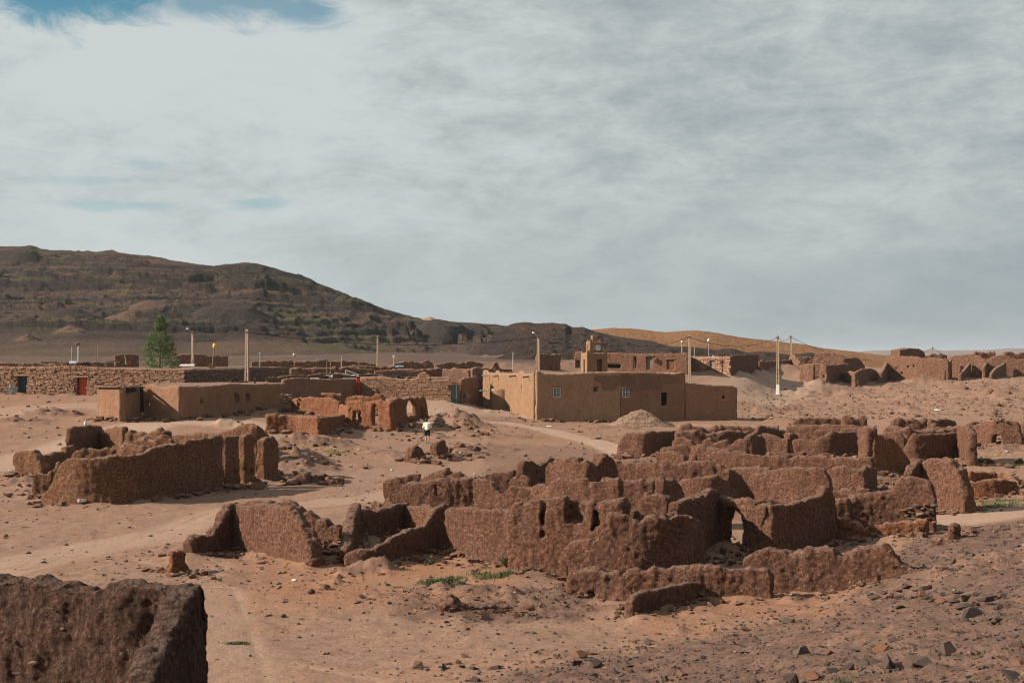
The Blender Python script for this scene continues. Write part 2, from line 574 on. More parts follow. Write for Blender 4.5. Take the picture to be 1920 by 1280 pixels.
def hill_mat(name, base, warm, green, rock, greenness=0.5, warmth=0.5, dark=0.5, low=False):
    m, k, b = new_mat(name)
    g = k.n.new('ShaderNodeNewGeometry')
    co = g.outputs['Position']
    sz = k.n.new('ShaderNodeSeparateXYZ'); k.put(sz.inputs[0], g.outputs['Normal'])
    sl = sz.outputs[2]
    flat = k.mapping(co, (1, 0.5, 2.2))
    n0 = k.noise(flat, 0.016, 5, 0.6, 0.4)
    n1 = k.noise(flat, 0.05, 6, 0.62, 0.3)
    n2 = k.noise(co, 0.24, 7, 0.68)
    n3 = k.noise(co, 1.3, 6, 0.7)
    n5 = k.noise(k.mapping(co, (1, 0.5, 2.2), (91, 13, 7)), 0.035, 6, 0.62, 0.3)
    col = k.mix(k.ramp(n2, 0.3, 0.7), mul(base, 0.8), mul(base, 1.2))
    col = k.mix(k.math('MULTIPLY', k.ramp(k.math('MULTIPLY_ADD', n2, 0.4, k.math('MULTIPLY', n1, 0.8)), 0.70 - 0.3 * warmth, 0.86 - 0.3 * warmth), 0.9), col, warm)
    gm = k.ramp(k.math('MULTIPLY_ADD', n3, 0.35, k.math('MULTIPLY_ADD', n2, 0.35, k.math('MULTIPLY', n5, 0.7))), 0.93 - 0.35 * greenness, 1.03 - 0.35 * greenness)
    col = k.mix(k.math('MULTIPLY', gm, 0.75), col, green)
    rk = k.ramp(k.math('MULTIPLY_ADD', n2, -0.22, k.math('MULTIPLY_ADD', n0, -0.35 * dark, sl)), 0.50, 0.74, 1.0, 0.0)
    col = k.mix(k.math('MULTIPLY', rk, 0.92), col, rock)
    if low:
        ns = k.noise(k.mapping(co, (0.010, 0.004, 0.30)), 1.0, 5, 0.6, 0.6)
        col = k.mix(k.math('MULTIPLY', k.ramp(k.math('MULTIPLY_ADD', n2, 0.35, ns), 0.64, 0.71), 0.85), col, rock)
        ns2 = k.noise(k.mapping(co, (0.014, 0.006, 0.22), (31, 7, 3)), 1.0, 5, 0.6, 0.6)
        col = k.mix(k.math('MULTIPLY', k.ramp(k.math('MULTIPLY_ADD', n3, 0.25, ns2), 0.68, 0.76), 0.6), col, green)
        sp = k.n.new('ShaderNodeSeparateXYZ'); k.put(sp.inputs[0], co)
        hz = k.math('MULTIPLY_ADD', k.math('SUBTRACT', n1, 0.5), 10.0, sp.outputs[2])
        flatc = k.mix(k.ramp(n1, 0.42, 0.62), (0.094, 0.062, 0.050), (0.150, 0.092, 0.062))
        flatc = k.mix(k.math('MULTIPLY', k.ramp(k.math('MULTIPLY_ADD', n5, 0.7, k.math('MULTIPLY', n3, 0.3)), 0.50, 0.58), 0.55), flatc, (0.105, 0.095, 0.045))
        col = k.mix(k.ramp(hz, 9.0, 15.0, 1.0, 0.0), col, flatc)
    col = k.mix(k.math('MULTIPLY', k.ramp(n3, 0.40, 0.52, 1.0, 0.0), 0.70), col, mul(rock, 0.9))
    col = k.mix(k.math('MULTIPLY', k.ramp(n3, 0.60, 0.74), 0.3), col, mul(warm, 1.0))
    k.put(b.inputs['Base Color'], col)
    k.put(b.inputs['Normal'], k.bump(k.math('MULTIPLY_ADD', n3, 0.6, n2), 1.0, 2.4))
    return m


MAT = {}
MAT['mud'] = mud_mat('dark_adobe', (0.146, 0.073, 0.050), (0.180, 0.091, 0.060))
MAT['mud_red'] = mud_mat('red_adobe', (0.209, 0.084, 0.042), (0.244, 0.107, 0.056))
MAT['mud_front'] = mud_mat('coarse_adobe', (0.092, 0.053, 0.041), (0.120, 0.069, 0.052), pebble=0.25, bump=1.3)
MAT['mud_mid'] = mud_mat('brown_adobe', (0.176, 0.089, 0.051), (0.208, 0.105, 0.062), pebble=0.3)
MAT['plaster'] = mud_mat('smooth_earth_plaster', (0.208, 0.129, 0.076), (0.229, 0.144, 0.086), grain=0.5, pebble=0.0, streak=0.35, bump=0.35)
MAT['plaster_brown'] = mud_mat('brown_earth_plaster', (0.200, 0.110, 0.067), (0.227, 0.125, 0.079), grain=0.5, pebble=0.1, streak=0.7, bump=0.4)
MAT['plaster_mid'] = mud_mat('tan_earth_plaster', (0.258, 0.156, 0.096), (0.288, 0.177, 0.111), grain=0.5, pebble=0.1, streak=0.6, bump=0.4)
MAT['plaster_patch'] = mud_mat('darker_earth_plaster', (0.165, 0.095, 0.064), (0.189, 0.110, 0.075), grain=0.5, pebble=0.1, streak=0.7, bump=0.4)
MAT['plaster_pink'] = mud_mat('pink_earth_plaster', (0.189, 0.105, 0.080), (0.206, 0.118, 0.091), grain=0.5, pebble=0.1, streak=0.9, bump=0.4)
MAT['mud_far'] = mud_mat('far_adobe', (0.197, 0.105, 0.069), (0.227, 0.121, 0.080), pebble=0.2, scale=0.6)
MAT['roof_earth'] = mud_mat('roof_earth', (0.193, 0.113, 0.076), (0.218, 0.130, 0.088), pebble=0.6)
MAT['stone'] = stone_mat('field_stone', (0.102, 0.076, 0.064), (0.228, 0.155, 0.116), (0.288, 0.132, 0.066))
MAT['darkrock'] = stone_mat('dark_rock', (0.050, 0.040, 0.037), (0.115, 0.078, 0.062), (0.165, 0.082, 0.05))
MAT['masonry'] = stone_mat('wall_stone', (0.196, 0.118, 0.079), (0.345, 0.213, 0.143), (0.270, 0.146, 0.094))
MAT['brick'] = stone_mat('mud_brick', (0.20, 0.118, 0.078), (0.25, 0.15, 0.10), (0.225, 0.125, 0.08))
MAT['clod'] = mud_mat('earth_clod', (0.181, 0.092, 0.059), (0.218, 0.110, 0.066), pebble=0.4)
MAT['ground'] = ground_mat()
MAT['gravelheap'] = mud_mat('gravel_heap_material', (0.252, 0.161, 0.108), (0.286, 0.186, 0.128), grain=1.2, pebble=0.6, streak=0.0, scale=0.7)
MAT['hill'] = hill_mat('hill_soil', (0.099, 0.064, 0.049), (0.196, 0.101, 0.057), (0.094, 0.088, 0.036), (0.032, 0.025, 0.023), 0.66, 0.34, 0.9, low=True)  # cloud shadow over this hill is put into its darker colours
MAT['hill_dark'] = hill_mat('dark_ridge_soil', (0.074, 0.048, 0.036), (0.118, 0.065, 0.041), (0.062, 0.056, 0.025), (0.026, 0.022, 0.022), 0.35, 0.30, 1.1)
MAT['hill_orange'] = hill_mat('orange_hill_soil', (0.246, 0.122, 0.054), (0.294, 0.148, 0.065), (0.099, 0.089, 0.039), (0.061, 0.042, 0.035), 0.30, 0.8, 0.15)
MAT['mountain'] = hill_mat('mountain_soil', (0.160, 0.092, 0.068), (0.192, 0.104, 0.072), (0.128, 0.088, 0.064), (0.080, 0.060, 0.052), 0.3, 0.5, 0.3)
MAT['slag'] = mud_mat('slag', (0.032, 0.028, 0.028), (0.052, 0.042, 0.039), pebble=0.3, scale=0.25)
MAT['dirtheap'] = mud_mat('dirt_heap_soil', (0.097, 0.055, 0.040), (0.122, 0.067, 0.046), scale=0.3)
MAT['concrete'] = plain_mat('pole_concrete', (0.288, 0.215, 0.160), 0.85, 0.15, 3.0)
MAT['white'] = plain_mat('white_paint', (0.48, 0.45, 0.41), 0.7, 0.12, 5.0)
MAT['wood'] = plain_mat('grey_wood', (0.22, 0.145, 0.095), 0.85, 0.35, 8.0)
MAT['darkwood'] = plain_mat('dark_wood', (0.085, 0.055, 0.04), 0.85, 0.3, 8.0)
MAT['bluedoor'] = plain_mat('blue_door_paint', (0.075, 0.135, 0.165), 0.55, 0.35, 5.0)
MAT['darkdoor'] = plain_mat('slate_door_paint', (0.035, 0.048, 0.055), 0.6, 0.3, 5.0)
MAT['orangedoor'] = plain_mat('orange_door_paint', (0.42, 0.085, 0.022), 0.6, 0.3, 5.0)
MAT['redcloth'] = plain_mat('red_cloth', (0.434, 0.028, 0.014), 0.8, 0.2, 6.0)
MAT['greydoor'] = plain_mat('grey_door_paint', (0.16, 0.135, 0.115), 0.6, 0.3, 5.0)
MAT['wire'] = plain_mat('black_cable', (0.02, 0.018, 0.017), 0.6, 0.1)
MAT['metal'] = plain_mat('grey_metal_sheet', (0.38, 0.38, 0.37), 0.45, 0.3, 4.0, 0.4)
MAT['tarp_blue'] = plain_mat('blue_plastic', (0.14, 0.33, 0.40), 0.5, 0.2, 4.0, 0.4)
MAT['plastic_yellow'] = plain_mat('yellow_plastic', (0.62, 0.42, 0.08), 0.5, 0.15, 6.0, 0.4)
MAT['plastic_white'] = plain_mat('white_plastic', (0.495, 0.510, 0.510), 0.5, 0.12, 6.0, 0.4)
MAT['plastic_green'] = plain_mat('green_plastic', (0.08, 0.42, 0.12), 0.5, 0.12, 6.0, 0.4)
MAT['plastic_orange'] = plain_mat('orange_plastic', (0.75, 0.16, 0.02), 0.5, 0.12, 6.0, 0.4)
MAT['dark'] = plain_mat('black_and_shade', (0.012, 0.010, 0.009), 0.9, 0.1)  # plain black things, and the painted shade inside openings
MAT['glass'] = plain_mat('dark_window_glass', (0.02, 0.02, 0.02), 0.25, 0.1, 4.0, 0.5)
MAT['sweater'] = plain_mat('cream_sweater', (0.66, 0.61, 0.48), 0.9, 0.08, 30.0)
MAT['shorts'] = plain_mat('black_shorts', (0.016, 0.016, 0.018), 0.9, 0.1, 30.0)
MAT['skin'] = plain_mat('skin', (0.36, 0.19, 0.13), 0.6, 0.06, 20.0, 0.3)
MAT['hair'] = plain_mat('black_hair', (0.012, 0.010, 0.010), 0.6, 0.1, 40.0, 0.3)
MAT['shoe'] = plain_mat('grey_shoes', (0.20, 0.21, 0.25), 0.8, 0.2, 30.0)
MAT['bark'] = plain_mat('bark', (0.10, 0.065, 0.045), 0.9, 0.3, 6.0)
MAT['pipe'] = plain_mat('pale_pipe', (0.374, 0.360, 0.338), 0.6, 0.15, 4.0, 0.3)


def leaf_mat(name, c1, c2):
    m, k, b = new_mat(name)
    gi = k.n.new('ShaderNodeNewGeometry').outputs['Random Per Island']
    k.put(b.inputs['Base Color'], k.mix(gi, c1, c2))
    b.inputs['Roughness'].default_value = 0.6
    b.inputs['Transmission Weight'].default_value = 0.0
    return m


MAT['leaf'] = leaf_mat('tree_leaf', (0.052, 0.088, 0.026), (0.125, 0.176, 0.058))
MAT['grass'] = leaf_mat('grass_blade', (0.048, 0.072, 0.026), (0.095, 0.118, 0.052))
MAT['drygrass'] = leaf_mat('dry_grass_blade', (0.16, 0.16, 0.06), (0.24, 0.21, 0.09))

# ------------------------------------------------------------------ ground: heights
# ground heights known from the photograph: (bearing as a photo column, distance, height relative to the eye)
GP = [(-600, 26, -6.2), (400, 27, -6.2), (700, 26, -6.1), (960, 25, -5.74), (1400, 20, -4.6), (1920, 15.5, -3.55), (2400, 14, -3.1),
      (1200, 31, -6.2), (1500, 30, -5.76), (1920, 26, -4.25), (1700, 36, -5.62), (1600, 36, -6.05), (1800, 38, -5.45), (1920, 42, -5.35),
      (2400, 36, -5.0), (1850, 54, -6.1), (2400, 60, -6.0), (300, 40, -6.4), (900, 40, -6.4), (1300, 40, -6.4), (-600, 40, -6.4),
      (0, 60, -6.4), (700, 60, -6.4), (1500, 60, -6.4), (-600, 65, -6.2), (2400, 90, -5.9),
      (800, 100, -6.2), (1400, 100, -6.3), (1900, 98, -6.1), (0, 95, -5.9), (-600, 100, -5.6),
      (185, 115, -5.0), (500, 116, -5.05), (-400, 125, -4.6), (0, 137, -3.85), (350, 140, -3.85), (-400, 145, -3.8),
      (1005, 134, -6.0), (1380, 139, -6.3), (915, 152, -5.75), (660, 140, -4.4), (860, 146, -4.5), (760, 120, -5.6),
      (1458, 216, -5.8), (1700, 170, -5.9), (1950, 170, -5.4), (2500, 180, -5.2), (1250, 220, -2.6), (1080, 215, -2.2), (1400, 222, -3.2),
      (1530, 238, -4.2), (1700, 240, -4.45), (1920, 240, -3.7), (2500, 250, -3.5), (960, 180, -3.2), (300, 185, -2.3), (700, 185, -2.4), (-500, 190, -2.2),
      (300, 300, -0.6), (960, 300, -0.6), (-500, 300, -0.5), (1300, 300, -1.6), (1600, 320, -3.2), (1900, 320, -4.2), (2500, 320, -4.5),
      (300, 430, 1.2), (960, 430, 0.8), (-500, 430, 1.5), (1600, 430, -3.0), (1900, 430, -6.0), (2500, 430, -7.0),
      (300, 8, -4.5), (960, 6, -2.6), (1600, 6, -2.2), (-600, 8, -4.5), (2500, 6, -2.0)]
_gp = np.array(GP, float)


def _uv(u, y):
    return u * 2.6, np.log(np.maximum(y, 5.0)) * 1.0


_cu, _cv = _uv((_gp[:, 0] - HX) / F, _gp[:, 1])


def _tps(r2):
    return np.where(r2 > 1e-12, 0.5 * r2 * np.log(np.maximum(r2, 1e-12)), 0.0)


_n = len(_gp)
_K = _tps((_cu[:, None] - _cu) ** 2 + (_cv[:, None] - _cv) ** 2) + np.eye(_n) * 2e-4
_Pm = np.stack([np.ones(_n), _cu, _cv], 1)
_A = np.block([[_K, _Pm], [_Pm.T, np.zeros((3, 3))]])
_w = np.linalg.solve(_A, np.concatenate([_gp[:, 2], np.zeros(3)]))


def H_base(X, Y):
    X = np.asarray(X, float); Y = np.asarray(Y, float)
    shp = np.broadcast(X, Y).shape
    X = np.broadcast_to(X, shp).ravel(); Y = np.broadcast_to(Y, shp).ravel()
    out = np.empty(len(X))
    for a in range(0, len(X), 60000):
        x, y = X[a:a + 60000], Y[a:a + 60000]
        ye = np.clip(y, 8.0, 430.0)
        u = np.clip(x / ye, -0.62, 0.60)
        cu, cv = _uv(u, ye)
        k = _tps((cu[:, None] - _cu) ** 2 + (cv[:, None] - _cv) ** 2)
        z = k @ _w[:_n] + _w[_n] + cu * _w[_n + 1] + cv * _w[_n + 2]
        t = sstep(y, 3.0, 14.0)
        z = z * t + (-1.75) * (1 - t)
        far = sstep(y, 400, 900)
        z = z * (1 - far) + (-14.0) * far
        far2 = np.clip((y - 900) / 12000, 0, 3)
        z = z - 40 * far2
        out[a:a + 60000] = z + CZ
    return out.reshape(shp)


# mounds, heaps and banks of fallen earth: (column, row of the foot, radius across, radius in depth, height, roughness)
MOUNDS = [
    # rubble bank behind the standing stump and round the person
    (850, 800, 2.6, 2.4, 1.25, 0.6), (878, 803, 1.8, 1.6, 0.75, 0.4), (770, 806, 1.6, 1.2, 0.6, 0.4), (826, 822, 0.9, 0.8, 0.45, 0.3), (905, 842, 2.0, 2.2, 0.3, 0.3),
    # between left ruin and middle ruin
    (545, 835, 2.6, 1.6, 0.55, 0.5), (610, 838, 2.6, 1.6, 0.35, 0.5), (505, 868, 3.0, 3.0, 1.15, 0.35), (560, 880, 2.4, 2.2, 0.7, 0.35), (630, 835, 1.6, 1.0, 0.4, 0.5),
    (505, 850, 1.4, 1.0, 0.5, 0.4), (750, 858, 1.6, 1.8, 0.35, 0.3), (720, 850, 1.2, 1.0, 0.2, 0.3), (683, 875, 0.8, 0.8, 0.22, 0.2),
    # stumps' feet
    (780, 862, 1.0, 1.0, 0.25, 0.2), (822, 858, 1.2, 1.0, 0.35, 0.25), (872, 852, 1.3, 1.3, 0.45, 0.3),
    # left ground
    (95, 778, 2.8, 1.8, 0.55, 0.5), (30, 792, 3.0, 2.0, 0.3, 0.5), (40, 912, 2.0, 1.2, 0.35, 0.4), (420, 800, 1.6, 1.2, 0.75, 0.4), (300, 925, 4.0, 1.2, 0.2, 0.2),
    # in front of the middle walls
    (705, 1072, 0.85, 0.6, 0.62, 0.4), (660, 1075, 0.5, 0.45, 0.35, 0.4), (630, 1090, 0.35, 0.3, 0.22, 0.4),
    (900, 1118, 1.2, 0.7, 0.42, 0.3), (850, 1110, 0.9, 0.6, 0.30, 0.4), (780, 1112, 0.8, 0.35, 0.18, 0.3), (720, 1120, 0.7, 0.25, 0.14, 0.3),
    (1010, 1092, 1.0, 0.6, 0.30, 0.2), (960, 1140, 1.6, 0.8, 0.25, 0.4), (1090, 1150, 1.8, 0.8, 0.2, 0.4), (1275, 1188, 0.28, 0.25, 0.24, 0.2),
    (905, 1060, 2.4, 2.4, 0.25, 0.03), (560, 1050, 1.6, 1.5, 0.25, 0.05), (1240, 1150, 1.0, 0.8, 0.08, 0.02),
    # between the front walls
    (1355, 1045, 0.7, 0.6, 0.35, 0.4), (1380, 1046, 0.6, 0.6, 0.3, 0.4), (1495, 1132, 0.35, 0.3, 0.25, 0.3),
    (1795, 1005, 0.8, 0.6, 0.35, 0.3), (1740, 1000, 1.4, 0.9, 0.3, 0.3), (1660, 1048, 1.0, 0.6, 0.25, 0.3), (1880, 1055, 2.2, 0.8, 0.35, 0.3),
    (1700, 1110, 1.6, 0.5, 0.12, 0.2), (1820, 1085, 1.4, 0.5, 0.18, 0.2), (1615, 1198, 0.7, 0.4, 0.1, 0.4),
    # right middle waste ground
    (1560, 738, 5.0, 3.0, 0.7, 0.5), (1500, 760, 4.0, 2.5, 0.5, 0.5), (1590, 770, 2.0, 1.5, 0.6, 0.4), (1640, 765, 2.5, 1.2, 0.5, 0.4), (1700, 772, 2.0, 1.4, 0.8, 0.35),
    (1720, 752, 2.6, 1.4, 0.4, 0.4), (1880, 742, 4.0, 2.4, 1.0, 0.4), (1800, 732, 5.0, 2.0, 0.3, 0.5), (1740, 718, 4.0, 2.2, 0.7, 0.5), (1690, 724, 3.0, 2.0, 0.4, 0.5),
    (1480, 706, 4.6, 4.0, 2.0, 0.25), (1440, 710, 4.0, 3.0, 0.9, 0.25), (1540, 722, 3.0, 2.0, 0.6, 0.5), (1900, 850, 2.6, 2.0, 0.5, 0.5), (1835, 872, 1.4, 0.8, 0.25, 0.5),
    (1505, 740, 2.0, 1.5, 0.45, 0.5), (1440, 775, 3.0, 2.0, 0.6, 0.5), (1475, 790, 2.0, 1.4, 0.4, 0.5), (1830, 765, 3.0, 2.0, 0.5, 0.4), (1760, 738, 2.0, 1.2, 0.5, 0.4),
    # round the plastered house
    (940, 778, 2.6, 1.4, 0.35, 0.4), (965, 786, 2.0, 0.8, 0.3, 0.4), (1150, 806, 3.0, 0.8, 0.35, 0.3), (1110, 775, 8.0, 1.2, 0.25, 0.1), (930, 823, 3.0, 2.0, 0.25, 0.4), (890, 815, 2.0, 1.6, 0.3, 0.4),
    # behind the plastered house
    (985, 690, 7.0, 4.0, 0.6, 0.5), (1040, 685, 6.0, 4.0, 0.5, 0.5), (925, 684, 5.0, 4.0, 0.5, 0.5), (1060, 672, 8.0, 5.0, 0.7, 0.5), (960, 672, 9.0, 5.0, 0.7, 0.5), (1380, 703, 5.0, 2.5, 0.7, 0.4),
]


def ray_depth(px, py, H):
    """Distance at which the line of sight through a photo point meets the ground."""
    d = np.exp(np.linspace(math.log(9), math.log(430), 1500))
    u = (px - HX) / F
    g = H(u * d, d)
    z = CZ - (py - HY) / F * d
    hit = np.nonzero(z <= g)[0]
    if len(hit) == 0:
        return 430.0
    i = hit[0]
    if i == 0:
        return float(d[0])
    a0, a1 = z[i - 1] - g[i - 1], z[i] - g[i]
    t = a0 / (a0 - a1)
    return float(d[i - 1] + (d[i] - d[i - 1]) * t)


_mw = []
for (px, py, rx, ry, hh, ro) in MOUNDS:
    d = ray_depth(px, py, H_base)
    k = 0.62 if d < 60 else (0.8 if d < 130 else 1.0)
    _mw.append(((px - HX) / F * d, d + ry * 0.5, rx, ry, hh * k, min(ro * 1.2, 0.8)))


def H_mound(X, Y):
    X = np.asarray(X, float); Y = np.asarray(Y, float)
    out = np.zeros(np.broadcast(X, Y).shape)
    X = np.broadcast_to(X, out.shape); Y = np.broadcast_to(Y, out.shape)
    for i, (mx, my, rx, ry, hh, ro) in enumerate(_mw):
        m = (np.abs(X - mx) < rx * 2.0) & (np.abs(Y - my) < ry * 2.0)
        if not m.any():
            continue
        x, y = X[m], Y[m]
        wob = 1 + 0.35 * fbm(x / rx * 1.2, y / ry * 1.2, 0, 50 + i, 3)
        r = np.sqrt(((x - mx) / rx) ** 2 + ((y - my) / ry) ** 2) * wob
        b = sstep(1.35 - r, 0.0, 1.25)
        lump = fbm(x * 1.9, y * 1.9, 0, 90 + i, 4, 0.55) * ro * b * (1 - 0.55 * b) * min(hh + 0.25, 1.0)
        out[m] += hh * (0.72 * b + 0.28 * np.clip(1.25 - r, 0, 1)) * (b > 0) + lump
    return out


# cart tracks and trodden ground: photo polylines with a half width in metres
ROADS = [([(-60, 880), (40, 862), (120, 845), (200, 815), (300, 790), (420, 792), (480, 800)], 2.6, 1.0),
         ([(-80, 790), (60, 765), (180, 758), (260, 770)], 3.0, 0.7), ([(-100, 1090), (60, 1050), (200, 1022), (330, 1000), (430, 960), (540, 948), (700, 935), (800, 915)], 1.5, 0.75),
         ([(905, 790), (960, 793), (1020, 805), (1080, 820), (1140, 835), (1165, 850)], 1.3, 1.0), ([(800, 768), (860, 763), (905, 762), (930, 775)], 5.0, 0.9),
         ([(700, 775), (800, 768)], 3.0, 0.5), ([(1390, 745), (1420, 736), (1440, 722), (1470, 716)], 7.0, 0.85), ([(1380, 700), (1440, 716)], 6.0, 0.6),
         ([(1800, 975), (1870, 962), (1990, 955)], 2.2, 0.9), ([(560, 955), (700, 900), (760, 880), (900, 870)], 2.0, 0.35), ([(395, 1110), (420, 1200), (470, 1290)], 0.9, 0.55),
         ([(1060, 775), (1200, 800), (1300, 796), (1400, 800)], 2.2, 0.6), ([(200, 762), (340, 790), (480, 800), (520, 830)], 1.6, 0.6), ([(560, 1065), (700, 1090), (900, 1062)], 1.2, 0.3)]
_roads = []
for pts, hw, amt in ROADS:
    q = []
    for px, py in pts:
        d = ray_depth(px, py, H_base)
        q.append(((px - HX) / F * d, d))
    _roads.append((np.array(q), hw, amt))


def seg_dist(X, Y, P):
    best = np.full(X.shape, 1e9)
    for a, b in zip(P[:-1], P[1:]):
        ab = b - a
        t = np.clip(((X - a[0]) * ab[0] + (Y - a[1]) * ab[1]) / max(ab @ ab, 1e-9), 0, 1)
        best = np.minimum(best, np.hypot(X - a[0] - t * ab[0], Y - a[1] - t * ab[1]))
    return best


def road_mask(X, Y):
    out = np.zeros(X.shape)
    for P, hw, amt in _roads:
        m = (X > P[:, 0].min() - hw * 2) & (X < P[:, 0].max() + hw * 2) & (Y > P[:, 1].min() - hw * 2) & (Y < P[:, 1].max() + hw * 2)
        if m.any():
            d = seg_dist(X[m], Y[m], P)
            out[m] = np.maximum(out[m], amt * sstep(hw * 1.5 - d, 0, hw * 0.9))
    return out


TRACKS = []
for pts in ([(-80, 1075), (60, 1052), (200, 1028), (330, 1003), (430, 962), (560, 945), (700, 925)], [(-60, 1112), (120, 1062), (260, 1040), (380, 1062)], [(392, 1105), (405, 1160), (418, 1220), (430, 1290)],
            [(-60, 868), (60, 852), (130, 838)], [(905, 789), (980, 796), (1050, 812), (1120, 830), (1160, 848)], [(1380, 748), (1430, 728), (1470, 716)], [(420, 1290), (520, 1262), (640, 1290)]):
    q = []
    for px, py in pts:
        d = ray_depth(px, py, H_base)
        q.append(((px - HX) / F * d, d))
    TRACKS.append(np.array(q))


def track_mask(X, Y):
    out = np.zeros(X.shape)
    for P in TRACKS:
        m = (X > P[:, 0].min() - 2) & (X < P[:, 0].max() + 2) & (Y > P[:, 1].min() - 2) & (Y < P[:, 1].max() + 2)
        if m.any():
            d = seg_dist(X[m], Y[m], P)
            out[m] = np.maximum(out[m], np.exp(-((d - 0.72) / 0.17) ** 2) * (0.65 + 0.35 * vnoise(X[m] * 0.7, Y[m] * 0.7, 0.0, 88)))
    return out


def gravel_mask(X, Y):
    """1 on the stony slope the photographer stands on."""
    px = HX + F * X / np.maximum(Y, 1.0)
    line = 22 + (px - 700) * 0.0145 + 11 * sstep(px, 1560, 1760)
    g = sstep(line + 4 - Y, 0, 8) * sstep(px, 620, 900)
    g = np.maximum(g, 0.95 * sstep(px, 690, 800) * sstep(1130 - px, 0, 60) * sstep(Y, 33.0, 34.8) * sstep(39.6 - Y, 0, 1.4))
    g = np.maximum(g, 0.30 * sstep(px, 1380, 1500) * sstep(Y, 150, 168) * sstep(236 - Y, 0, 10))
    g = np.maximum(g, 0.5 * sstep(700 - px, 0, 200) * sstep(px, 440, 520) * sstep(Y, 72, 80) * sstep(106 - Y, 0, 8))
    return np.clip(g + 0.25 * sstep(140 - px, 0, 80) * sstep(Y, 90, 100) * sstep(125 - Y, 0, 10), 0, 1)


def H0(X, Y):
    """Ground without the banks along the walls."""
    X = np.asarray(X, float); Y = np.asarray(Y, float)
    z = H_base(X, Y) + H_mound(X, Y)
    return z


# ------------------------------------------------------------------ walls
ALLWALLS = []       # every wall's path on the ground, for the earth banked against it


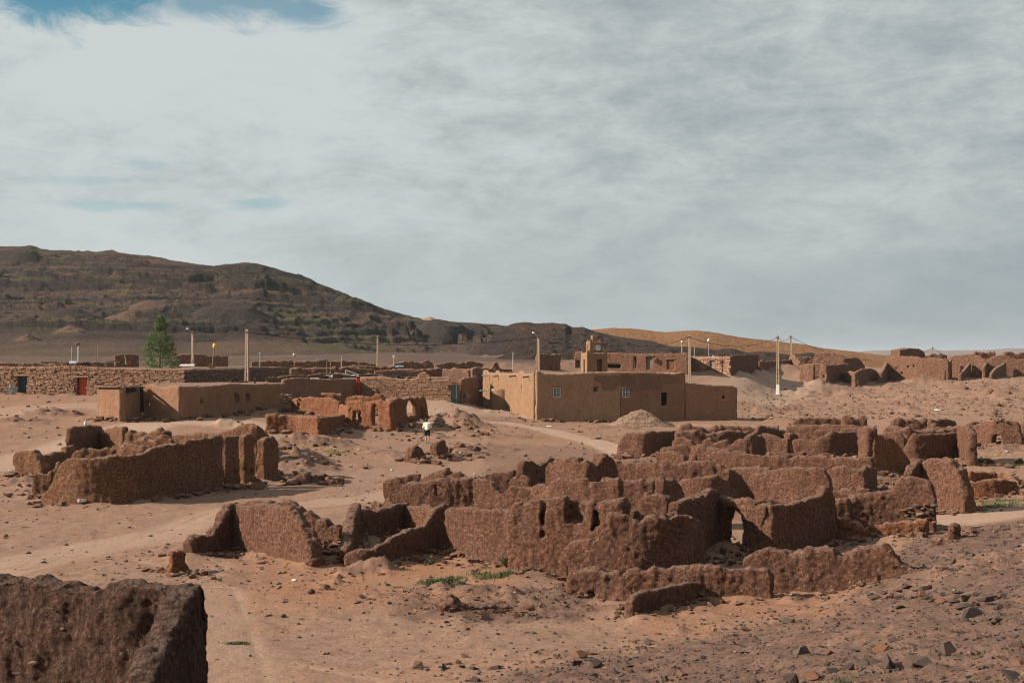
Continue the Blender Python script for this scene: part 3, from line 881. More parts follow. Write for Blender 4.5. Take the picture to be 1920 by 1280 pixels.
class Wall:
    def __init__(self, pts, tops, T=0.5, h=None, holes=(), rough=1.0, flute=1.0, mat='mud', base=0.35, frac=None, name='wall', berm=1.0, seed=None, round_=0.07, batter=0.12, slots=(), lumps=1.0):
        """pts: ground points (column, row) or (column, None, distance); tops: (column, row) of the crest, or frac=[(0..1, height)].
        holes: (column0, column1, row_top, row_bottom, arched)."""
        q = []
        for p in pts:
            d = p[2] if len(p) > 2 else ray_depth(p[0], p[1], H_base)
            q.append(((p[0] - HX) / F * d, d))
        self.q = np.array(q)
        T = T * 0.85 if T > 0.3 and T < 1.5 else T
        self.tops, self.T, self.holes, self.frac = tops, T, holes, frac
        self.rough, self.flute, self.mat, self.base, self.name = rough, flute, mat, base, name
        self.round_, self.batter, self.slots, self.lumps = round_, batter, slots, lumps
        self.seed = seed if seed is not None else len(ALLWALLS) * 7 + 3
        dist = self.q[:, 1].mean()
        self.h = h if h is not None else float(np.clip(dist * 0.00115, 0.04, 0.16))
        self.berm = berm
        ALLWALLS.append(self)
        # dense path
        seg = np.hypot(*(np.diff(self.q, axis=0)).T)
        self.L = seg.sum()
        cum = np.concatenate([[0], np.cumsum(seg)])
        n = max(8, int(self.L / 0.08))
        self.s = np.linspace(0, self.L, n)
        self.x = np.interp(self.s, cum, self.q[:, 0])
        self.y = np.interp(self.s, cum, self.q[:, 1])
        if len(self.q) > 2:
            kk = max(1, int(0.6 / (self.L / n)))
            ker = np.ones(2 * kk + 1) / (2 * kk + 1)
            self.x = np.convolve(np.pad(self.x, kk, mode='reflect', reflect_type='odd'), ker, 'valid')
            self.y = np.convolve(np.pad(self.y, kk, mode='reflect', reflect_type='odd'), ker, 'valid')
        tx, ty = np.gradient(self.x), np.gradient(self.y)
        tl = np.hypot(tx, ty)
        self.tx, self.ty = tx / tl, ty / tl
        self.px = HX + F * self.x / self.y

    def crest(self, ground):
        """World height of the crest along the path."""
        if self.frac is not None:
            f = np.array(self.frac, float)
            return ground + np.interp(self.s / self.L, f[:, 0], f[:, 1])
        t = np.array(sorted(self.tops), float)
        py = np.interp(self.px, t[:, 0], t[:, 1])
        return CZ - (py - HY) / F * self.y

    def build(self, parent, loc):
        g = H0(self.x, self.y)
        top = self.crest(g)
        z0 = min(g.min(), 1e9) - self.base
        h = self.h
        T = self.T
        r = self.rough
        pad = 2 * h + 0.05
        s = np.arange(-pad, self.L + pad + h, h)
        t = np.arange(-T / 2 - pad - 0.06, T / 2 + pad + 0.06 + h, h)
        zmax = top.max() + 0.25
        z = np.arange(z0 - pad, zmax + pad, h)
        sd = self.seed
        lump = 0.022 * r * fbm(s * 2.6, 0.0, 0.0, sd, 6, 0.85) - 0.17 * r * np.maximum(vnoise(s * 1.9, 7.0, 0.0, sd + 2) - 0.45, 0) - 0.15 * r * np.maximum(vnoise(s * 5.2, 3.0, 0.0, sd + 4) - 0.4, 0)
        tp = np.interp(s, self.s, top) + lump
        slope = np.gradient(tp, h)
        S, Tt, Z = s[:, None, None], t[None, :, None], z[None, None, :]
        hz = np.clip((Z - z0) / max(zmax - z0, 0.3), 0, 1)
        thick = T / 2 * (1 + self.batter * (0.5 - hz))
        a = np.abs(Tt) - thick
        tilt = (1 + 0.12 * r * vnoise(s * 1.3, 3.3, 0.0, sd + 5))[:, None, None]
        b = (Z - (tp[:, None, None] - 0.035 * r * (np.abs(Tt) / (T / 2)) ** 2 * tilt)) / np.sqrt(1 + slope ** 2)[:, None, None]
        er = 0.10 * r * vnoise(2.1, 0.0, z * 2.0, sd + 9)[None, None, :]
        c = np.maximum(-S, S - self.L) + er
        d = smax(a, b, self.round_)
        d = smax(d, c, self.round_)
        for (p0, p1, yt, yb, arch) in self.holes:
            o = np.argsort(self.px)
            s0, s1 = sorted((np.interp(p0, self.px[o], self.s[o]), np.interp(p1, self.px[o], self.s[o])))
            sc = (s0 + s1) / 2
            dd = np.interp(sc, self.s, self.y)
            zt, zb = CZ - (yt - HY) / F * dd, CZ - (yb - HY) / F * dd
            w = (s1 - s0) / 2
            jag = 0.05 * r * vnoise(S * 3.0, 0.0, Z * 3.0, sd + 21)
            if arch:
                k = min(w * 1.15, (zt - zb) * 0.6)
                zc = zt - k
                up = np.maximum(Z - zc, 0) / k
                e = np.maximum(np.sqrt(((S - sc) / w) ** 2 + up ** 2) * w - w, zb - Z)
            else:
                e = np.maximum(np.abs(S - sc) - w, np.maximum(Z - zt, zb - Z))
            d = smax(d, -(e + jag) + np.zeros_like(d), 0.05)
        for (p0, p1, yt, yb, dp) in self.slots:
            o = np.argsort(self.px)
            s0, s1 = sorted((np.interp(p0, self.px[o], self.s[o]), np.interp(p1, self.px[o], self.s[o])))
            dd = np.interp((s0 + s1) / 2, self.s, self.y)
            zt, zb = CZ - (yt - HY) / F * dd, CZ - (yb - HY) / F * dd
            side = -1.0 if self.tx.mean() > 0 else 1.0
            e = smax(smax(np.abs(S - (s0 + s1) / 2) - (s1 - s0) / 2, np.maximum(Z - zt, zb - Z), 0.06), -(side * Tt - (T / 2 - dp) - 0.25 * dp * np.clip((zb + 0.3 - Z) / 0.3, 0, 1)), 0.10)
            d = smax(d, -(e + 0.09 * vnoise(S * 4.0, 0.0, Z * 3.0, sd + 23) + 0.06 * vnoise(S * 9.0, 0.0, Z * 8.0, sd + 24)), 0.05)
        d[:, :, 0] = np.maximum(d[:, :, 0], h * 0.5)
        v, q = surface_nets(d, (s[0], t[0], z[0]), h)
        v = smooth_mesh(v, q, 1, 0.35)
        n = vert_normals(v, q)
        # weathering: gullies down from the crest, lumps, grit
        rel = np.interp(v[:, 0], s, tp) - v[:, 2]
        gul = vnoise(v[:, 0] * 2.4 + 0.25 * vnoise(v[:, 0] * 3, 0.0, v[:, 2] * 2, sd + 3), np.sign(v[:, 1]) * 5.0, v[:, 2] * 0.35, sd + 1)
        gul2 = vnoise(v[:, 0] * 5.6, np.sign(v[:, 1]) * 9.0, v[:, 2] * 0.7, sd + 2)
        amt = 0.15 + 0.85 * np.exp(-np.maximum(rel, 0) / 0.9)
        disp = r * self.flute * amt * (0.048 * gul + 0.020 * gul2) * np.clip(T / 0.5, 0.5, 1.3)
        disp += r * 0.030 * self.lumps * fbm(v[:, 0] * 1.5, v[:, 1] * 1.5, v[:, 2] * 1.5, sd + 11, 2)
        if self.lumps > 1:
            disp += 0.016 * self.lumps * fbm(v[:, 0] * 3.7, v[:, 1] * 3.7, v[:, 2] * 2.2, sd + 14, 3)
            disp -= 0.030 * self.lumps * np.maximum(fbm(v[:, 0] * 1.1, 0.0, v[:, 2] * 0.8, sd + 15, 3) - 0.35, 0) * 2
        disp += r * 0.009 * fbm(v[:, 0] * 6.0, v[:, 1] * 6.0, v[:, 2] * 6.0, sd + 12, 3, 0.7)
        ga, gb, gc = (v[:, 0] * 0.80 + v[:, 2] * 0.48 + v[:, 1] * 0.36) / h, (v[:, 2] * 0.78 - v[:, 0] * 0.55 + v[:, 1] * 0.3) / h, (v[:, 1] * 0.9 - v[:, 0] * 0.2 - v[:, 2] * 0.35) / h
        disp += r ** 0.5 * 0.50 * h * (vnoise(ga / 1.9, gb / 1.9, gc / 1.9, sd + 15) + 0.5 * vnoise(gb / 4.3, gc / 4.3, ga / 4.3, sd + 16)) * min(1.0, r + 0.25)
        if h < 0.075:
            disp += r * 0.012 * fbm(v[:, 0] * 15, v[:, 1] * 15, v[:, 2] * 15, sd + 13, 2, 0.7)
        crk = fbm(v[:, 0] * 1.9, v[:, 1] * 1.9, v[:, 2] * 1.5, sd + 17, 4, 0.6)
        disp -= r * 0.018 * np.exp(-np.abs(crk) * 20)
        rl = vnoise(v[:, 0] * 8.5, np.sign(v[:, 1]) * 3.0, v[:, 2] * 0.9, sd + 18)
        disp += r * 0.012 * rl * self.flute ** 0.5
        v = v + n * disp[:, None]
        # undercut and apron at the foot
        foot = v[:, 2] - (np.interp(v[:, 0], self.s, g))
        apr = np.clip(0.4 - foot, 0, 0.7) ** 2 * 0.35 * r
        v[:, 1] += np.sign(v[:, 1]) * apr * (0.5 + 0.5 * vnoise(v[:, 0] * 1.1, np.sign(v[:, 1]), 0.0, sd + 40))
        # bend along the path
        xs = np.interp(v[:, 0], self.s, self.x); ys = np.interp(v[:, 0], self.s, self.y)
        tx = np.interp(v[:, 0], self.s, self.tx); ty = np.interp(v[:, 0], self.s, self.ty)
        over = np.where(v[:, 0] < 0, v[:, 0], np.where(v[:, 0] > self.L, v[:, 0] - self.L, 0.0))
        w = np.stack([xs + tx * over - ty * v[:, 1] - loc[0], ys + ty * over + tx * v[:, 1] - loc[1], v[:, 2] - loc[2]], 1)
        me = mesh_from(self.name, w, q)
        return obj(self.name, me, MAT[self.mat], parent)


RUINS = []


def ruin(name, label, cat, walls, group=None):
    RUINS.append((name, label, cat, group, walls))
    return walls


def ground_point(px, py, d=None):
    d = d or ray_depth(px, py, H0)
    x = (px - HX) / F * d
    return Vector((x, d, float(H0(np.array([x]), np.array([d]))[0])))

# ------------------------------------------------------------------ the ruins, near to far
W = Wall
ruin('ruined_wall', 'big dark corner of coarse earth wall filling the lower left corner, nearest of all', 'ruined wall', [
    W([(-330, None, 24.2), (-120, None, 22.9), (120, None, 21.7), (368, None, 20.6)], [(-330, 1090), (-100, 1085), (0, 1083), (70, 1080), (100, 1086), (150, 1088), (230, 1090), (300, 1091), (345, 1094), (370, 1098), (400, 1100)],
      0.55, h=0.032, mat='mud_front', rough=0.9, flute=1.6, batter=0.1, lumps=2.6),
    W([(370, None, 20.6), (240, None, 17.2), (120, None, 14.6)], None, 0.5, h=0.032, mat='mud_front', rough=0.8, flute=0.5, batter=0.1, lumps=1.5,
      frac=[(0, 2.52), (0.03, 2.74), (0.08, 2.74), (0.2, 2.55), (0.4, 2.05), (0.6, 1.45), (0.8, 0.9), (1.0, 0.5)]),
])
ruin('ruined_house', 'roofless room corner with stepped left wall, left of the curved wall beside the track', 'ruined house', [
    W([(352, 1048), (398, 1036), (440, 1026)], [(345, 1015), (352, 1010), (365, 1003), (390, 1000), (402, 985), (415, 962), (425, 944), (440, 938), (450, 940)], 0.45),
    W([(440, 1026), (520, 1046), (596, 1064)], [(436, 942), (455, 948), (470, 950), (485, 943), (500, 944), (530, 947), (552, 950), (562, 962), (575, 985), (588, 1012), (598, 1048), (606, 1060)], 0.55),
    W([(455, None, 50.0), (540, None, 49.0), (645, None, 48.2)], [(450, 946), (470, 941), (500, 938), (548, 938), (562, 944), (580, 958), (600, 966), (618, 975), (622, 985), (634, 983), (645, 990), (650, 1010)], 0.5),
])
ruin('wall_stump', 'short split stump of red earth wall standing beside the track at the roofless corner', 'wall stump', [
    W([(313, 1077), (352, 1072)], [(308, 1040), (316, 1028), (328, 1023), (336, 1026), (346, 1030), (356, 1050)], 0.42, rough=1.3, mat='mud_red')])
ruin('ruined_house', 'ruined room with long sagging curved front wall, in front of the sandy patch with weeds', 'ruined house', [
    W([(648, 1062), (700, 1064), (765, 1052), (838, 1036)], [(640, 1050), (650, 1035), (665, 1030), (690, 1027), (715, 1018), (740, 1002), (755, 995), (768, 990), (790, 985), (800, 972), (810, 958), (822, 948), (836, 943), (850, 944)], 0.34, rough=0.7, flute=0.4),
    W([(648, 1060), (655, None, 45.5), (668, None, 49.5)], None, 0.45, frac=[(0, 0.55), (0.2, 0.9), (0.5, 1.2), (0.8, 1.30), (1, 1.32)], flute=0.6),
    W([(660, None, 49.0), (762, None, 51.5)], [(650, 970), (662, 958), (690, 954), (700, 956), (725, 951), (745, 944), (765, 941)], 0.45),
    W([(760, None, 51.5), (850, None, 48.6)], [(755, 944), (780, 947), (800, 949), (830, 950), (850, 951)], 0.5),
    W([(842, None, 45.8), (905, None, 44.0), (972, None, 42.8)], [(838, 952), (880, 953), (930, 954), (972, 956)], 0.55),
])
ruin('ruined_house', 'tall slotted walls of coarse dark earth beside the sandy patch, front of the big ruin', 'ruined house', [
    W([(963, None, 41.9), (1070, None, 41.2), (1180, None, 40.5)], [(960, 945), (966, 938), (985, 936), (1005, 935), (1024, 940), (1036, 941), (1046, 935), (1066, 934), (1072, 938), (1084, 944), (1092, 937), (1120, 935), (1160, 934), (1172, 934), (1178, 944), (1184, 950)], 0.75, rough=1.0,
      slots=((1020, 1031, 925, 1004, 0.28), (1067, 1092, 925, 980, 0.42), (1119, 1128, 952, 990, 0.3), (1076, 1079, 1040, 1080, 0.1))),
    W([(1066, None, 40.0), (1140, None, 39.5), (1225, None, 39.3), (1272, None, 39.6)], [(1064, 1020), (1070, 1013), (1100, 1010), (1126, 1007), (1131, 968), (1140, 963), (1176, 963), (1186, 972), (1196, 973), (1210, 966), (1250, 962), (1275, 964)], 0.5, rough=1.15),
    W([(1268, None, 39.5), (1312, None, 41.6)], [(1262, 963), (1280, 964), (1300, 968), (1308, 978), (1314, 990)], 0.5, rough=0.8),
    W([(1176, None, 41.8), (1208, None, 42.6)], [(1170, 946), (1180, 948), (1196, 953), (1206, 968), (1212, 985)], 0.5),
])
ruin('low_wall', 'long low front wall of dark pebbly earth crossing before the slotted walls', 'low wall', [
    W([(1062, None, 37.7), (1160, None, 37.3), (1270, None, 37.0), (1448, None, 36.5)], [(1056, 1080), (1064, 1071), (1090, 1068), (1120, 1064), (1150, 1070), (1180, 1068), (1200, 1066), (1225, 1060), (1270, 1061), (1330, 1062), (1395, 1063), (1430, 1064), (1444, 1070), (1452, 1086)], 0.55, rough=1.1, holes=[(1104, 1119, 1105, 1122, True)]),
    W([(1178, None, 33.8), (1205, None, 34.4), (1250, None, 35.4), (1306, None, 36.6)], [(1170, 1140), (1178, 1126), (1184, 1116), (1194, 1110), (1230, 1103), (1260, 1096), (1300, 1088), (1312, 1094)], 0.26, h=0.04, rough=0.55, flute=0.3),
])
ruin('low_wall', 'low rounded earth wall sinking into the stony slope in front of the arch', 'low wall', [
    W([(1400, None, 37.9), (1500, None, 37.4), (1620, None, 36.9), (1716, None, 36.5)], [(1395, 1042), (1405, 1036), (1430, 1030), (1450, 1028), (1475, 1033), (1500, 1028), (1520, 1026), (1560, 1025), (1580, 1027), (1592, 1033), (1600, 1027), (1625, 1021), (1655, 1016), (1668, 1022), (1680, 1037), (1700, 1053), (1715, 1071)], 0.75, rough=1.2, flute=0.7)])
ruin('ruined_archway', 'earth wall with tall rounded archway between dark side walls, centre of the big ruin', 'ruined archway', [
    W([(1262, None, 43.0), (1345, None, 47.5)], [(1256, 944), (1262, 940), (1285, 934), (1305, 930), (1318, 920), (1330, 914), (1345, 920), (1350, 928)], 0.45, flute=0.5),
    W([(1340, None, 47.6), (1390, None, 46.4), (1442, None, 45.6)], [(1336, 922), (1350, 927), (1362, 932), (1375, 934), (1388, 931), (1410, 935), (1425, 943), (1444, 945)], 0.6, holes=[(1362, 1401, 950, 1060, True)], rough=1.1),
    W([(1438, None, 45.4), (1500, None, 46.9), (1562, None, 48.6)], [(1434, 947), (1445, 945), (1460, 943), (1490, 941), (1510, 934), (1528, 928), (1536, 926), (1540, 913), (1546, 909), (1553, 918), (1560, 940), (1566, 955)], 0.45, flute=0.4, rough=0.8),
])
R_STONE = ruin('ruined_house', 'tall broken walls on exposed field stones beside the stony slope', 'ruined house', [
    W([(1560, 1012), (1640, 1006), (1752, 1000)], [(1556, 945), (1562, 934), (1575, 928), (1620, 925), (1665, 919), (1672, 912), (1680, 899), (1690, 894), (1720, 893), (1738, 897), (1748, 904), (1754, 920), (1758, 945)], 0.6),
    W([(1566, 1013), (1640, 1013), (1742, 1004)], [(1560, 978), (1572, 966), (1590, 972), (1615, 982), (1650, 984), (1690, 978), (1735, 973), (1744, 978)], 0.5, rough=1.1, mat='mud_red'),
    W([(1700, None, 57.0), (1726, None, 58.5)], [(1695, 890), (1702, 884), (1710, 868), (1720, 862), (1730, 868)], 0.5),
    W([(1722, None, 58.4), (1780, None, 56.8), (1822, None, 55.5)], [(1716, 866), (1735, 863), (1755, 861), (1780, 857), (1795, 867), (1806, 880), (1812, 908), (1820, 935), (1828, 960)], 0.7, rough=1.1),
])
ruin('ruined_hut', 'small square earth hut with one dark window hole, left end of the big ruin', 'ruined hut', [
    W([(722, 951), (800, 955), (896, 957)], [(720, 900), (728, 898), (742, 893), (760, 902), (780, 903), (800, 902), (815, 898), (860, 896), (896, 894), (900, 898)], 0.6, holes=[(818, 836, 909, 928, False)], rough=1.1),
    W([(800, None, 63.5), (856, None, 63.2)], [(796, 908), (860, 906)], 0.5),
    W([(865, None, 62.0), (897, None, 60.6)], [(860, 894), (900, 893)], 0.5),
    W([(795, None, 68), (850, None, 67), (874, None, 67)], [(792, 896), (805, 888), (815, 880), (830, 877), (843, 880), (850, 886), (860, 882), (868, 890), (876, 897)], 0.9, rough=1.3),
    W([(745, None, 69), (790, None, 69)], [(742, 895), (752, 891), (780, 887), (788, 888), (794, 896)], 0.4),
    W([(700, None, 56.5), (725, None, 57.0)], [(678, 945), (690, 936), (700, 934), (708, 940), (715, 948), (728, 930)], 0.8, rough=1.3),
])
ruin('ruined_house', 'half collapsed room with notched walls right of the small hut', 'ruined house', [
    W([(894, None, 58.4), (950, None, 57.4), (1000, None, 57.0)], [(890, 905), (897, 896), (915, 899), (928, 905), (934, 915), (945, 921), (953, 911), (965, 909), (985, 912), (1002, 912)], 0.55),
    W([(902, None, 66), (965, None, 66)], [(896, 897), (908, 886), (935, 884), (950, 881), (965, 879), (975, 885)], 0.5),
    W([(955, None, 61.5), (1000, None, 61.0)], [(950, 908), (965, 893), (978, 888), (990, 892), (1000, 900)], 0.5),
    W([(976, None, 70), (1034, None, 72)], [(972, 875), (978, 862), (986, 865), (994, 864), (1006, 872), (1018, 866), (1028, 856), (1038, 854)], 0.55, rough=1.2),
    W([(1000, None, 56.4), (1048, None, 55.0)], [(996, 915), (1004, 911), (1030, 908), (1050, 901)], 0.6),
])
ruin('ruined_house', 'row of deeply fluted earth walls, half of the way up the big ruin', 'ruined house', [
    W([(1038, None, 55.0), (1120, None, 53.5), (1240, None, 52.8)], [(1034, 905), (1042, 899), (1060, 897), (1090, 899), (1110, 897), (1135, 896), (1150, 899), (1180, 900), (1205, 900), (1240, 898)], 0.6, flute=2.6),
    W([(1236, None, 52.6), (1274, None, 55.0)], [(1232, 899), (1245, 897), (1258, 895), (1268, 906), (1276, 925)], 0.5, flute=0.6),
    W([(1198, None, 46.5), (1262, None, 46.0)], [(1194, 950), (1202, 934), (1215, 926), (1240, 926), (1256, 932), (1264, 945)], 0.6),
    W([(1032, None, 62), (1095, None, 60.0), (1152, None, 61)], [(1028, 880), (1040, 862), (1060, 858), (1085, 856), (1096, 862), (1110, 868), (1124, 853), (1140, 851), (1150, 862), (1156, 872)], 0.8, rough=1.3),
    W([(1150, None, 65), (1240, None, 64), (1368, None, 63)], [(1146, 870), (1158, 862), (1185, 864), (1200, 866), (1226, 868), (1255, 868), (1280, 870), (1300, 866), (1325, 866), (1350, 868), (1362, 874), (1372, 890)], 0.6, flute=2.8),
    W([(1270, None, 58.5), (1330, None, 57.5), (1388, None, 58.5)], [(1266, 912), (1280, 899), (1300, 896), (1318, 892), (1340, 890), (1356, 900), (1370, 912), (1390, 930)], 0.6),
    W([(1360, None, 57.8), (1408, None, 61.5)], [(1356, 890), (1364, 878), (1375, 880), (1400, 912), (1412, 932)], 0.45, flute=0.4),
])
ruin('ruined_house', 'broad sunlit earth walls behind the archway, each top smoothly worn', 'ruined house', [
    W([(1366, None, 66), (1446, None, 64.5)], [(1362, 880), (1375, 876), (1400, 875), (1430, 875), (1446, 877)], 0.6, flute=1.3),
    W([(1408, None, 62.4), (1450, None, 61.5)], [(1404, 900), (1412, 890), (1425, 885), (1440, 882), (1452, 884)], 0.7),
    W([(1444, None, 61.5), (1510, None, 60.0), (1560, None, 59.5)], [(1440, 885), (1450, 880), (1470, 877), (1500, 875), (1535, 875), (1548, 880), (1556, 893), (1564, 915)], 0.65),
    W([(1555, None, 65.5), (1620, None, 64.5)], [(1550, 882), (1560, 875), (1590, 874), (1612, 880), (1622, 882)], 0.55),
    W([(1614, None, 64.0), (1638, None, 67.0)], [(1610, 882), (1620, 874), (1634, 873), (1642, 878)], 0.45, flute=0.5),
    W([(1636, None, 69), (1705, None, 68.5)], [(1630, 896), (1650, 896), (1672, 897), (1710, 895)], 0.5),
    W([(1560, None, 62.5), (1630, None, 62)], [(1556, 912), (1570, 918), (1590, 914), (1606, 908), (1622, 914), (1634, 918)], 0.7, rough=1.3),
])
ruin('ruined_house', 'ruined house with tall cracked gable wall and pillar, back of the big ruin', 'ruined house', [
    W([(1318, None, 75.5), (1420, None, 74), (1540, None, 73), (1640, None, 72)], [(1314, 850), (1325, 846), (1345, 843), (1372, 843), (1380, 850), (1420, 853), (1470, 855), (1500, 853), (1540, 853), (1570, 856), (1600, 856), (1640, 858)], 0.6, flute=0.8),
    W([(1616, None, 76), (1636, None, 74.5)], [(1612, 815), (1618, 802), (1628, 799), (1638, 803)], 0.7, flute=0.5),
    W([(1634, None, 74.6), (1668, None, 75.6), (1703, None, 77)], [(1630, 818), (1640, 815), (1655, 816), (1667, 820), (1678, 830), (1690, 844), (1698, 858), (1705, 880)], 0.5, flute=0.4, mat='mud_red'),
    W([(1488, None, 89), (1550, None, 88), (1620, None, 90)], [(1484, 826), (1492, 823), (1510, 824), (1525, 827), (1540, 815), (1555, 808), (1580, 808), (1600, 809), (1622, 808)], 0.6, flute=0.8),
    W([(1475, None, 91.5), (1492, None, 92.0)], [(1472, 815), (1478, 810), (1488, 811), (1494, 816)], 0.7),
    W([(1475, None, 97), (1540, None, 96), (1625, None, 95)], [(1470, 802), (1480, 797), (1520, 796), (1560, 795), (1600, 796), (1622, 802)], 0.6, flute=1.0),
    W([(1425, None, 90), (1480, None, 89)], [(1420, 820), (1430, 812), (1455, 816), (1482, 820)], 0.5),
    W([(1440, None, 78), (1490, None, 78)], [(1436, 850), (1444, 846), (1470, 848), (1494, 852)], 0.6),
    W([(1530, None, 93), (1618, None, 92.5)], [(1526, 806), (1545, 802), (1580, 803), (1604, 800), (1620, 803)], 0.5),
])
ruin('ruined_house', 'stepped earth wall stubs before the gravel heap, left rear of the big ruin', 'ruined house', [
    W([(1158, 858), (1210, None, 89.5), (1268, None, 93)], [(1154, 850), (1158, 838), (1166, 822), (1176, 811), (1200, 809), (1230, 808), (1262, 806), (1272, 806)], 0.6, flute=0.6),
    W([(1228, None, 80), (1290, None, 79)], [(1224, 852), (1230, 846), (1250, 847), (1268, 846), (1282, 849), (1290, 858)], 0.6, flute=1.4),
    W([(1238, None, 83), (1300, None, 82.5)], [(1234, 842), (1246, 834), (1262, 832), (1280, 833), (1292, 837), (1304, 850)], 0.5),
    W([(1264, None, 86.5), (1305, None, 86)], [(1260, 832), (1268, 820), (1282, 818), (1296, 822), (1306, 834)], 0.8),
    W([(1293, None, 78.5), (1310, None, 78.5)], [(1290, 862), (1298, 850), (1304, 849), (1312, 866)], 0.5, rough=1.3),
    W([(1296, None, 82), (1345, None, 81), (1400, None, 80.5)], [(1292, 846), (1306, 834), (1320, 833), (1332, 836), (1345, 842), (1370, 843), (1400, 846)], 0.6, flute=1.3),
    W([(1318, None, 86), (1412, None, 85)], [(1314, 835), (1322, 824), (1332, 822), (1340, 830), (1352, 824), (1366, 823), (1372, 832), (1384, 823), (1398, 823), (1412, 826)], 0.7, flute=1.6),
    W([(1402, None, 85), (1432, None, 87.5)], [(1398, 818), (1408, 812), (1420, 814), (1430, 822), (1434, 845)], 0.6),
    W([(1270, None, 91), (1350, None, 91), (1420, None, 92)], [(1266, 812), (1290, 805), (1330, 812), (1360, 806), (1400, 808), (1424, 812)], 0.7, rough=1.3),
    W([(1268, None, 99), (1340, None, 99), (1462, None, 99)], [(1264, 808), (1280, 797), (1292, 794), (1300, 800), (1330, 800), (1350, 796), (1380, 799), (1402, 797), (1430, 797), (1462, 798)], 0.7, rough=1.3),
    W([(1418, None, 94), (1478, None, 99)], [(1414, 806), (1424, 797), (1450, 802), (1480, 806)], 0.5),
])
ruin('ruined_house', 'square earth room ending in a tall lone pillar, right rear of the big ruin', 'ruined house', [
    W([(1694, None, 84), (1712, None, 83.5), (1760, None, 84), (1802, None, 85)], [(1692, 838), (1700, 832), (1708, 816), (1716, 810), (1735, 811), (1760, 812), (1785, 809), (1804, 808)], 0.5, flute=0.5),
    W([(1800, None, 84.8), (1824, None, 80.5)], [(1796, 806), (1804, 800), (1816, 798), (1822, 804), (1828, 830)], 0.6, flute=0.4),
    W([(1690, None, 90), (1800, None, 91)], [(1686, 806), (1700, 800), (1720, 806), (1760, 804), (1800, 800)], 0.7, rough=1.3),
    W([(1640, None, 88), (1700, None, 87)], [(1636, 826), (1650, 812), (1670, 808), (1690, 812), (1704, 826)], 0.7, rough=1.3),
    W([(1660, None, 92), (1700, None, 91)], [(1655, 806), (1668, 798), (1690, 800), (1704, 812)], 0.8, rough=1.3),
])
ruin('ruined_wall', 'worn earth wall with one rounded opening and a stone lump on top, far right', 'ruined wall', [
    W([(1822, None, 98), (1870, None, 96), (1916, None, 95.5)], [(1816, 800), (1830, 796), (1848, 791), (1866, 788), (1885, 787), (1896, 790), (1904, 789), (1912, 796), (1918, 806)], 0.7, holes=[(1864, 1881, 815, 842, True)], rough=1.2),
    W([(1814, None, 104), (1850, None, 105)], [(1810, 796), (1822, 791), (1845, 790), (1855, 796)], 0.6),
    W([(1914, None, 97), (1980, None, 97)], [(1910, 795), (1916, 788), (1950, 790), (1985, 800)], 0.7),
])
ruin('low_wall', 'low red earth wall bent round an empty corner, by the grass at the right edge', 'low wall', [
    W([(1812, None, 69.5), (1860, None, 70.5), (1892, None, 70)], [(1806, 884), (1815, 881), (1850, 883), (1875, 885), (1895, 890)], 0.5, mat='mud_red'),
    W([(1814, 933), (1860, 933), (1904, 928)], [(1808, 915), (1820, 904), (1838, 900), (1852, 896), (1866, 898), (1888, 897), (1898, 903), (1906, 915)], 0.6, mat='mud_red'),
    W([(1888, None, 70), (1908, None, 66.5)], [(1884, 889), (1892, 889), (1902, 900), (1910, 918)], 0.5, mat='mud_red'),
])
ruin('low_wall', 'low ragged earth wall with rounded lumps, behind the pillar house toward the waste ground', 'low wall', [
    W([(1674, None, 104), (1740, None, 104)], [(1670, 796), (1676, 783), (1688, 781), (1694, 788), (1705, 780), (1714, 782), (1722, 790), (1735, 784), (1742, 792)], 0.8, rough=1.3),
    W([(1742, None, 102), (1790, None, 105)], [(1738, 792), (1745, 785), (1770, 784), (1785, 787), (1800, 797)], 0.5),
    W([(1728, None, 99), (1808, None, 99)], [(1724, 806), (1740, 803), (1770, 800), (1800, 797), (1812, 800)], 0.6, rough=1.2),
    W([(1745, None, 100.5), (1765, None, 100.5)], [(1742, 802), (1750, 792), (1756, 793), (1764, 804)], 0.6, rough=1.3),
])
ruin('low_wall', 'low straight earth wall ending in two round lumps, at the edge of the waste ground', 'low wall', [
    W([(1485, None, 112), (1560, None, 112), (1580, None, 112)], [(1480, 794), (1490, 783), (1520, 782), (1560, 782), (1582, 786)], 0.6),
    W([(1576, None, 110), (1626, None, 110)], [(1572, 792), (1580, 781), (1592, 780), (1600, 788), (1606, 780), (1618, 778), (1626, 786)], 0.9, rough=1.3),
])
# stumps on the open ground
ruin('wall_stump', 'squat bell shaped earth stump standing alone below the walking person', 'wall stump', [
    W([(766, 866), (794, 865)], [(762, 850), (768, 840), (776, 833), (782, 836), (790, 843), (796, 852)], 0.75, rough=0.9)])
ruin('wall_stump', 'tall mushroom shaped earth stump just right of the walking person', 'wall stump', [
    W([(811, 860), (836, 858)], [(806, 845), (812, 830), (820, 826), (828, 826), (834, 832), (840, 846)], 0.8, rough=1.1),
    W([(838, 855), (845, 854)], [(834, 848), (840, 836), (846, 840), (850, 852)], 0.5)])
ruin('wall_stump', 'knobbly earth stump in rubble, the right one of the stumps near the walking person', 'wall stump', [
    W([(853, 846), (869, 845)], [(849, 842), (856, 832), (862, 828), (870, 838)], 0.8, rough=1.3)])
ruin('wall_stump', 'long squared block of earth wall lying low at the edge of the left ruin shadow', 'wall stump', [
    W([(552, 908), (582, 909)], [(548, 896), (555, 889), (575, 887), (584, 890)], 0.7),
    W([(580, 909), (612, 905)], [(576, 889), (590, 886), (608, 887), (614, 892)], 0.7)])
